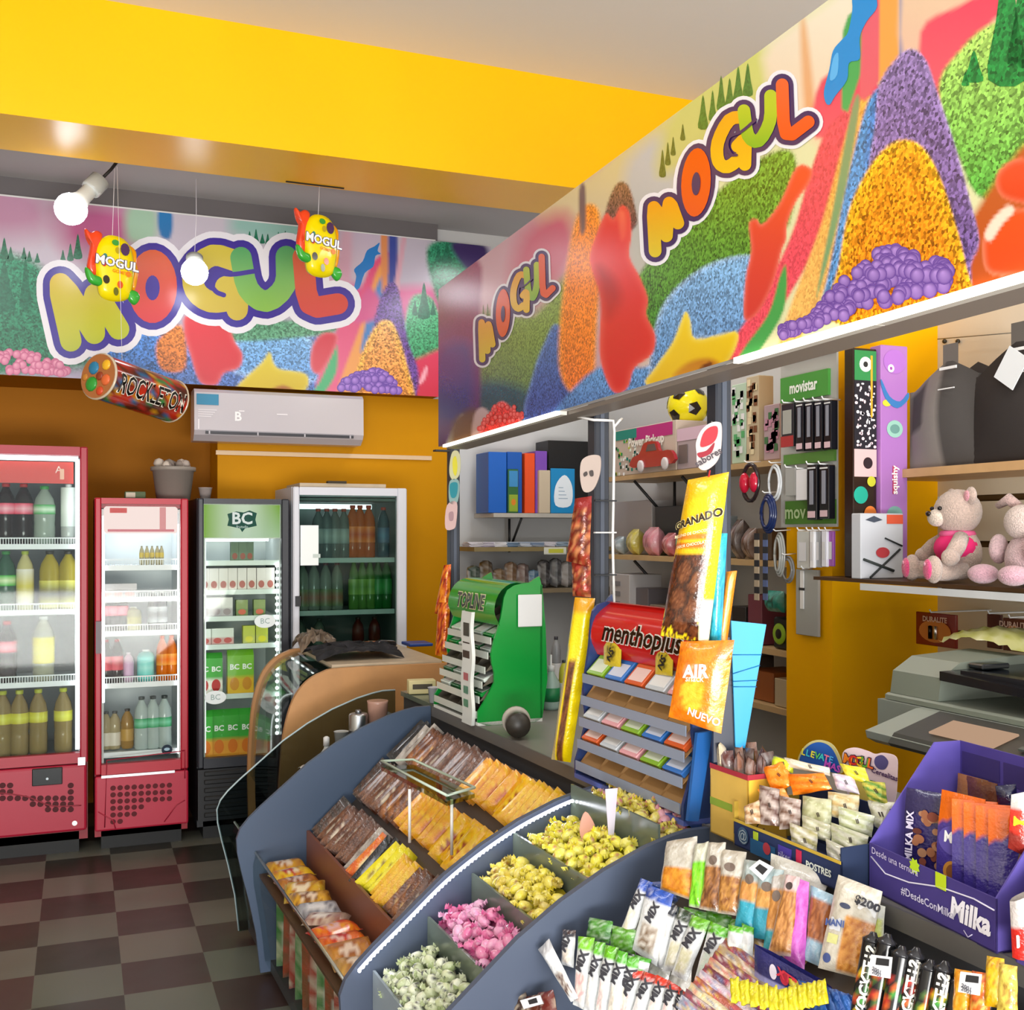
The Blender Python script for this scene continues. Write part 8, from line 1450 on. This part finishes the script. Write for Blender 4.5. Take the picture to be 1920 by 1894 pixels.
# ---------------------------------------------------------------- bags leaning below the ledge, right of the candy bins
case = bay(-3.4, -1.85, 'open sweets case bay with nut bars and crisps under the near counter', True)
NL = CU*.78-CV*.42+Vector((0, 0, .42)); PL0 = cw(.13, -2.2, .78); random.seed(61)
def nuts(c1, c2, lo, hi, base, rest=()):
    def f(u, v):
        for (v0, v1, cc) in rest:
            if v0 <= v <= v1: return C(cc)
        if lo < v < hi and .08 < u < .92: return mixc(c1, c2, random.random())
        return mixc(base, '#ffffff', random.random()*.25)
    return f
LED_ = [
 ([(1250, 1578), (1308, 1568), (1300, 1690), (1238, 1668)], 'clear bag of orange crisps', nuts('#b86a10', '#e09828', .02, .5, '#a8a090'), 'leftmost under the counter edge', 0),
 ([(1302, 1584), (1330, 1578), (1318, 1705), (1292, 1700)], 'narrow lime green bag', nuts('#58b810', '#90e030', .0, .72, '#b0b098'), 'beside the orange crisps', .006),
 ([(1328, 1580), (1362, 1580), (1352, 1712), (1312, 1705)], 'clear bag of brown nuts', nuts('#5a3018', '#a87038', .02, .62, '#a8a090'), 'behind the green tops', .01),
 ([(1352, 1592), (1400, 1598), (1384, 1718), (1346, 1712)], 'clear bag of mixed nuts', nuts('#7a4420', '#c89048', .04, .6, '#aca494'), 'left of the teal bags', .014),
 ([(1396, 1612), (1432, 1616), (1418, 1755), (1378, 1742)], 'teal bottomed nut bag', nuts('#b87838', '#d8a058', .42, .72, '#8a9a98', [(0, .42, '#2a98b0')]), 'left of two', .02),
 ([(1424, 1625), (1470, 1632), (1448, 1765), (1410, 1758)], 'teal bottomed nut bag', nuts('#c08038', '#d8a860', .42, .70, '#98b0b4', [(0, .42, '#2a90a8')]), 'right of two', .026),
 ([(1448, 1640), (1480, 1640), (1468, 1798), (1430, 1790)], 'slim teal and peanut bag', nuts('#a86828', '#d89850', .3, .8, '#a8a098', [(0, .3, '#2f98a8')]), 'left of the peanut window bag', .032),
 ([(1446, 1600), (1560, 1640), (1500, 1790), (1440, 1770)], 'silvery clear bag', nuts('#c8c4b8', '#e8e4dc', .1, .9, '#c0bcb0'), 'behind the purple bag', -.01),
 ([(1478, 1640), (1518, 1655), (1508, 1822), (1462, 1790)], 'magenta bag', lambda u, v: mixc('#c050b8', '#d878cc', random.random()) if u > .2 else C('#e0a0d0'), 'of peanuts behind the oval window bag', .045),
 ([(1520, 1660), (1566, 1680), (1548, 1818), (1508, 1800)], 'pale blue bag', nuts('#7a3c20', '#b87040', .3, .85, '#88b0c8'), 'between the magenta and the big peanut bag', .04),
 ([(1590, 1680), (1660, 1700), (1652, 1842), (1600, 1830)], 'yellow green bag', nuts('#b8c030', '#d8e060', .0, .8, '#c8c8b8'), 'behind the big peanut bag', .035)]
for q_, nm, cf, plc, off in LED_: pack('snack_bag', nm+', '+plc, 'snack bag', q_, PL0+NL.normalized()*off, NL, .022, cf, nu=12, nv=18, wob=.0025, kind='wrap', extra=(lambda mb, P: qpoly(mb, P, ell(.5, .72, .22, .07), '#6a5a50')) if 'nut' in nm else None)
pack('snack_bag', 'peanut bag with an oval window, tan peanuts and pale pink edge', 'snack bag', [(1474, 1640), (1500, 1645), (1492, 1795), (1440, 1790)], PL0+NL.normalized()*.05, NL, .022, nuts('#8a5020', '#d89a58', .03, .8, '#c8a8a8'), nu=12, nv=18, wob=.002, extra=lambda mb, P: qpoly(mb, P, ell(.5, .86, .2, .05), '#3a2a28'))
def bigp(u, v):
    if u > .42 and .04 < v < .62: return mixc('#a85c18', '#e0a050', random.random())
    if v < .05: return C('#c8c0b0')
    return mixc('#c0b8a8', '#e0dcd0', random.random()*.7)
def bigx(mb, P):
    qpoly(mb, P, [(.08, .42), (.36, .42), (.34, .56), (.08, .55)], '#e0e4ec'); qpoly(mb, P, ell(.18, .12, .1, .05), '#485890'); qpoly(mb, P, [(.1, .28), (.34, .28), (.34, .38), (.1, .38)], '#d8d890', .0015); qpoly(mb, P, [(.62, .72), (.98, .68), (.98, .88), (.62, .92)], '#e4e4e4', .002); qpoly(mb, P, ell(.35, .7, .12, .03), '#38405a')
pack('snack_bag', 'big clear bag of peanuts with a $200 price card on its corner', 'snack bag', [(1572, 1640), (1655, 1672), (1622, 1838), (1534, 1815)], PL0+NL.normalized()*.075, NL, .03, bigp, nu=16, nv=22, wob=.002, extra=bigx, texts=[('$200', .8, .8, .02, '#282830', -4, .04, .006), ('MANI', .2, .49, .016, '#4860a0', 6, .03, .004)])
t, nn = card('price_card', 'white price card with a black code clipped to the nut bags', [(1404, 1628), (1424, 1612), (1450, 1626), (1430, 1652)], PL0+NL.normalized()*.045, NL, '#dcdce0', [([(1416, 1628), (1425, 1620), (1440, 1630), (1430, 1641)], '#202024')], 'price card')
# white MIX bars in bunches
def z6(x, y): return (x/3.2+900, y/3.2+1540)
def mixbar(u, v, top, fillc): 
    if v > .8: return mixc(top, random.choice(['#ffffff', '#000000', top]), random.random()*.4)
    if u < .15 or u > .85: return C('#e4e8ea')
    if .08 < v < .48: return mixc(fillc, '#e8e4dc', random.random()*.8)
    return C('#d8dadc')
BUN = [  # x,y of top left, top right, bottom right, bottom left in the close-up, top colour, filling, words
 ([(350, 770), (415, 705), (590, 1060), (548, 1085)], '#b8b8bc', '#4a2018', 'leaning white bar with dark berries at the far left', .03), ([(495, 650), (578, 655), (560, 880), (490, 860)], '#3a1814', '#c8b8a8', 'white bar with a dark brown top', .0),
 ([(590, 690), (690, 700), (640, 1140), (560, 1100)], '#78c020', '#c89090', 'first green topped MIX bar of the left bunch', .02), ([(690, 720), (755, 730), (690, 1160), (625, 1140)], '#58b010', '#e0dcd8', 'second green topped MIX bar of the left bunch', .026), ([(750, 740), (835, 760), (760, 1180), (690, 1160)], '#68b818', '#d8b8b8', 'third green topped MIX bar of the left bunch', .032), ([(820, 770), (890, 790), (830, 1180), (760, 1180)], '#48a010', '#d0c8b8', 'fourth green topped MIX bar of the left bunch', .038), ([(870, 800), (960, 820), (900, 1180), (830, 1180)], '#50a818', '#c8c0b0', 'fifth green topped MIX bar of the left bunch', .03), ([(930, 800), (1030, 830), (990, 960), (900, 940)], '#40a018', '#40a018', 'green topped bar at the right of the left bunch', .02),
 ([(965, 340), (1040, 370), (905, 720), (835, 680)], '#1848a8', '#d8d4b8', 'blue topped MIX bar behind the nut bar', .0), ([(1010, 380), (1165, 440), (1060, 870), (915, 770)], '#1848a8', '#6a4a28', 'wide blue topped white bar with printed nuts', .012), ([(1140, 480), (1200, 520), (1100, 890), (1050, 870)], '#10182c', '#e8ecf0', 'white edged bar with a dark top', .004),
 ([(1190, 510), (1290, 560), (1180, 900), (1095, 900)], '#2a3c28', '#c8c4a0', 'pale bar with a dark green top right of the nut bar', .012), ([(1270, 560), (1385, 600), (1240, 960), (1150, 920)], '#68b018', '#c8c498', 'first green topped bar of the middle bunch', .024), ([(1385, 600), (1500, 650), (1400, 960), (1290, 940)], '#58b010', '#c8dcd0', 'second green topped bar of the middle bunch', .03), ([(1490, 620), (1590, 640), (1560, 850), (1480, 820)], '#60b818', '#e8f4f8', 'third green topped bar of the middle bunch', .036), ([(1570, 610), (1645, 640), (1635, 860), (1570, 840)], '#48a018', '#e8f4f8', 'last green topped bar of the middle bunch', .03),
 ([(905, 890), (985, 900), (900, 1180), (820, 1160)], '#d83018', '#e0b0b0', 'first red topped MIX bar', .03), ([(985, 900), (1070, 930), (990, 1190), (900, 1180)], '#d02c18', '#d8d8dc', 'second red topped MIX bar', .036), ([(1060, 920), (1140, 960), (1080, 1190), (990, 1190)], '#e03820', '#e8dcd8', 'third red topped MIX bar', .042), ([(1130, 950), (1205, 1000), (1160, 1190), (1080, 1190)], '#d83020', '#e8c8c8', 'fourth red topped MIX bar', .048), ([(1195, 990), (1262, 1060), (1220, 1190), (1150, 1190)], '#c82818', '#e8d0d0', 'last red topped MIX bar', .054)]
PM = cw(.36, -2.02, .60); NM = CU*.8-CV*.42+Vector((0, 0, .4)); random.seed(71)
for i, (q_, top, fc, lab, off) in enumerate(BUN):
    pt = [z6(*p) for p in q_]; far = 'middle' in lab or 'blue' in lab or 'nut bar' in lab or 'dark top' in lab
    pack('nut_bar', lab, 'nut bar', pt, (PM if not far else cw(.24, -2.1, .68))+NM.normalized()*off, NM, .02, (lambda top, fc: lambda u, v: mixbar(u, v, top, fc))(top, fc), nu=9, nv=18, wob=.0015, texts=[('MIX', .5, .64, .022, '#34343c', 72, .05, .003)] if i not in (0, 7, 10, 14, 15) else ())
FILL = [([(1195, 1690), (1240, 1700), (1220, 1790), (1180, 1780)], '#c8c8c0', 'grey white'), ([(1232, 1720), (1275, 1730), (1262, 1800), (1226, 1795)], '#98a890', 'sage'), ([(1282, 1700), (1330, 1712), (1318, 1760), (1276, 1750)], '#58a820', 'leaf green'), ([(1325, 1705), (1372, 1718), (1362, 1768), (1318, 1760)], '#48980f', 'grass green'), ([(1368, 1722), (1412, 1730), (1404, 1775), (1362, 1768)], '#68b828', 'spring green'), ([(1105, 1720), (1150, 1728), (1142, 1770), (1100, 1760)], '#3f8a18', 'deep green'), ([(1148, 1735), (1196, 1745), (1190, 1790), (1144, 1780)], '#58a020', 'fresh green'), ([(1220, 1790), (1262, 1800), (1250, 1860), (1212, 1850)], '#d8d8d0', 'off white'), ([(1262, 1800), (1300, 1806), (1290, 1880), (1250, 1870)], '#e0dcd4', 'pale cream'), ([(1180, 1700), (1206, 1706), (1190, 1800), (1168, 1790)], '#707878', 'slate grey'), ([(1215, 1655), (1262, 1650), (1270, 1690), (1222, 1690)], '#1c48a0', 'royal blue')]
random.seed(73)
for i, (q_, c1, nm) in enumerate(FILL): pack('nut_bar', nm+' topped bar tucked behind the front MIX bars', 'nut bar', q_, (cw(.24, -2.1, .68) if i not in (5, 6) else PM)-NM.normalized()*(.012+.002*i), NM, .02, (lambda c1: lambda u, v: mixc(c1, random.choice(['#ffffff', '#203010']), .35*random.random()))(c1), nu=8, nv=10, wob=.003)
# colourful stick packs, gummy tray, blue pouches, black tubes
random.seed(81); PS = cw(.34, -2.42, .60); NS = CU*.6-CV*.25+Vector((0, 0, .75))
cols = [('#8a4048', 'dull red'), ('#b09878', 'beige'), ('#7a3848', 'plum'), ('#c8a888', 'tan'), ('#6a3040', 'wine'), ('#c8b8c8', 'lilac'), ('#a85848', 'brick'), ('#d8c8a0', 'cream'), ('#784858', 'mauve'), ('#98a0b8', 'steel blue')]
for i in range(10):
    x = 1352-i*9; y = 1788+i*12; c1, nm = cols[i]
    pack('stick_pack', nm+' striped stick sweet in the pile beside the blue pouches', 'sweet', [(x-4, y-8), (x+8, y-30), (x+134, y+60), (x+120, y+82)], PS+NS.normalized()*(.004*i), NS, .014, (lambda c1: lambda u, v: mixc(c1, random.choice(['#f0e8e0', '#c84860', '#d8b840', '#486898']), .55*(random.random() < .5)))(c1), nu=5, nv=16, wob=.002)
for i in range(6):
    x = 1412-i*12; y = 1746+i*9; c1 = ['#a08060', '#907050', '#b89870', '#a87850', '#98785c', '#8a6a50'][i]
    pack('stick_pack', ['tan', 'brown', 'sand coloured', 'copper', 'grey brown', 'dark tan'][i]+' stick sweet with blue end behind the striped pile', 'sweet', [(x-3, y+4), (x+10, y-16), (x+110, y+44), (x+97, y+64)], PS-NS.normalized()*.03+NS.normalized()*(.003*i), NS, .014, (lambda c1: lambda u, v: C('#2878c8') if v > .85 else mixc(c1, random.choice(['#e8e0e0', '#c8b040', '#a84858']), .5*(random.random() < .5)))(c1), nu=5, nv=16, wob=.002)
pack('printed_box', 'dark blue printed sweet box under the purple bag', 'box', [(1415, 1770), (1560, 1852), (1560, 1900), (1415, 1830)], cw(.2, -2.3, .70), CU*.9-CV*.3+Vector((0, 0, .2)), .02, lambda u, v: C('#282868') if v > .15 else C('#8888b8'), crimp=0, extra=lambda mb, P: [qpoly(mb, P, ell(.3, .5, .05, .25), '#e8e0f0'), qpoly(mb, P, ell(.45, .5, .06, .25), '#b82840', .0016), qpoly(mb, P, ell(.6, .45, .05, .2), '#e8c030', .0016)], texts=[('XTREME', .62, .5, .022, '#d83048', -8, .04, .003)])
for i in range(10):
    x = 1368+i*18; y = 1878-abs(i-5)*4
    pack('gummy_strip', 'yellow sour gummy strip in the front tray, '+ORD[i]+' from left', 'sweet', [(x, y-22), (x+18, y-26), (x+24, y+20), (x+4, y+24)], PS+NS.normalized()*.07, NS, .012, lambda u, v: mixc('#b8a810', '#e0d828', random.random()), nu=6, nv=8, wob=.003)
for i in range(8):
    x = 1490+i*20; y = 1850+i*7; c1 = ['#1c4890', '#2860b0', '#183c80'][i % 3]
    pack('blue_pouch', ['mid blue', 'bright blue', 'navy'][i % 3]+' foil pouch in the row at the bottom edge, '+ORD[i]+' from left', 'pouch', [(x, y-20), (x+22, y-14), (x+60, y+60), (x+36, y+70)], PS+CU*-.03+NS.normalized()*(.05+.003*i), NS, .014, (lambda c1: lambda u, v: mixc(c1, '#6890d0', .4*(random.random() < .3)))(c1), nu=5, nv=12, wob=.002, kind='foil')
for i in range(6):
    x = 1392+i*24; y = 1830+i*9
    pack('gummy_pouch', 'yellow printed pouch behind the gummy strips, '+ORD[i]+' from left', 'pouch', [(x+80, y), (x+104, y+6), (x+130, y+50), (x+106, y+54)], PS+NS.normalized()*(.03+.002*i), NS, .014, lambda u, v: mixc('#c8b818', random.choice(['#8a7010', '#e8e060']), random.random()*.6), nu=5, nv=8, wob=.002)
# black tubes of chocolate drops
PT = cw(.10, -2.62, .74); NT = CU*.9-CV*.35+Vector((0, 0, .25)); random.seed(91)
for i in range(9):
    x = 1628+i*27; y = 1762+i*13-(i % 2)*10; lab = 'black tube of coloured chocolate drops, '+ORD[i]+' from left in the row under the counter'
    P0 = PT+NT.normalized()*(.004*(i % 3)); a = atplane(x+8, y, P0, NT); b = atplane(x-18, y+150, P0, NT); t = thing('sweet_tube', lab, 'sweet tube', tuple(b)); r_ = .0155
    q_ = (a-b).normalized().to_track_quat('Z', 'Y').to_matrix().to_4x4(); F_ = T(*b) @ q_; L = (a-b).length; mb = MB()
    def tcol(u, v): return C('#18181a') if v > .7 or random.random() < .6 else random.choice([C('#b83028'), C('#3a9a38'), C('#e0c030'), C('#d8602a'), C('#486a30')])
    mb.sheet(lambda u, v: (r_*math.cos(6.2832*u), r_*math.sin(6.2832*u), L*v), 12, 12, tcol, 'gloss', F_); cd_ = F_.inverted() @ Vector((0, 0, CAM_H)); an = math.atan2(cd_.y, cd_.x)
    mb.text('ROCKLETS', .023, '#f0ece0', 'gloss', fn=lambda p: tuple(F_ @ Vector(((r_+.0012)*math.cos(an+p[1]/r_), (r_+.0012)*math.sin(an+p[1]/r_), L*.5+p[0]))), bold=.04) if i in (0, 3, 5) else None
    mb.build('tube_body', t, True); MB().lathe([(r_*1.03, L-.004), (r_*1.06, L), (r_*.5, L+.006), (r_*.3, L+.012)], '#26262a', 'gloss', F_, 12).build('tube_end', t, True)
for i, (px, py) in enumerate([(1650, 1810), (1818, 1842)]):
    t, nn = card('price_card', ['white price card clipped to the leftmost black tubes', 'white price card on the orange pack at the right'][i], [(px-17, py-20), (px+22, py-15), (px+18, py+25), (px-22, py+18)], PT+NT.normalized()*.05, NT, '#e4e4e8', [([(px-6, py-14), (px+18, py-11), (px+17, py+2), (px-8, py-1)], '#202024')], 'price card')
    for k in range(2): wr(t, '2001', px-4, py+10+k*6, .008, '#50505a', PT+NT.normalized()*.05, NT, -10)
for i, (x, y, c1, nm) in enumerate([(1790, 1846, '#e89810', 'golden yellow'), (1822, 1850, '#e8681c', 'orange and yellow'), (1850, 1822, '#e0b010', 'yellow topped brown'), (1874, 1836, '#d8c050', 'pale yellow')]):
    pack('snack_packet', nm+' packet behind the price card at the lower right', 'snack packet', [(x, y-30), (x+34, y-24), (x+34, y+70), (x-4, y+64)], PT+NT.normalized()*(.02+.006*i), NT, .02, (lambda c1: lambda u, v: mixc(c1, random.choice(['#8a3a18', '#f0d060']), .6*(random.random() < .4)))(c1), nu=7, nv=12, wob=.002)
# brown bars at the very bottom between the bins
for i in range(4):
    x = 930+i*26; y = 1884-(i % 2)*8; pack('chocolate_bar', ['gold', 'dark brown', 'brown', 'reddish brown'][i]+' bar at the bottom edge under the white MIX bars', 'chocolate bar', [(x, y-14), (x+30, y-20), (x+40, y+40), (x+6, y+44)], cw(.44, -1.95, .52), NM, .02, (lambda c1: lambda u, v: mixc(c1, '#d8c8b0', .5*(random.random() < .25)))(['#b88018', '#2a1410', '#5a2c1c', '#6a2820'][i]), nu=6, nv=10, wob=.002)
t, nn = card('price_card', 'white price card lying on the brown bars at the bottom edge', [(975, 1876), (1012, 1866), (1018, 1882), (982, 1892)], cw(.44, -1.95, .52)+NM.normalized()*.03, NM, '#dcdce0', [([(990, 1876), (1006, 1871), (1009, 1880), (993, 1884)], '#202024')], 'price card')
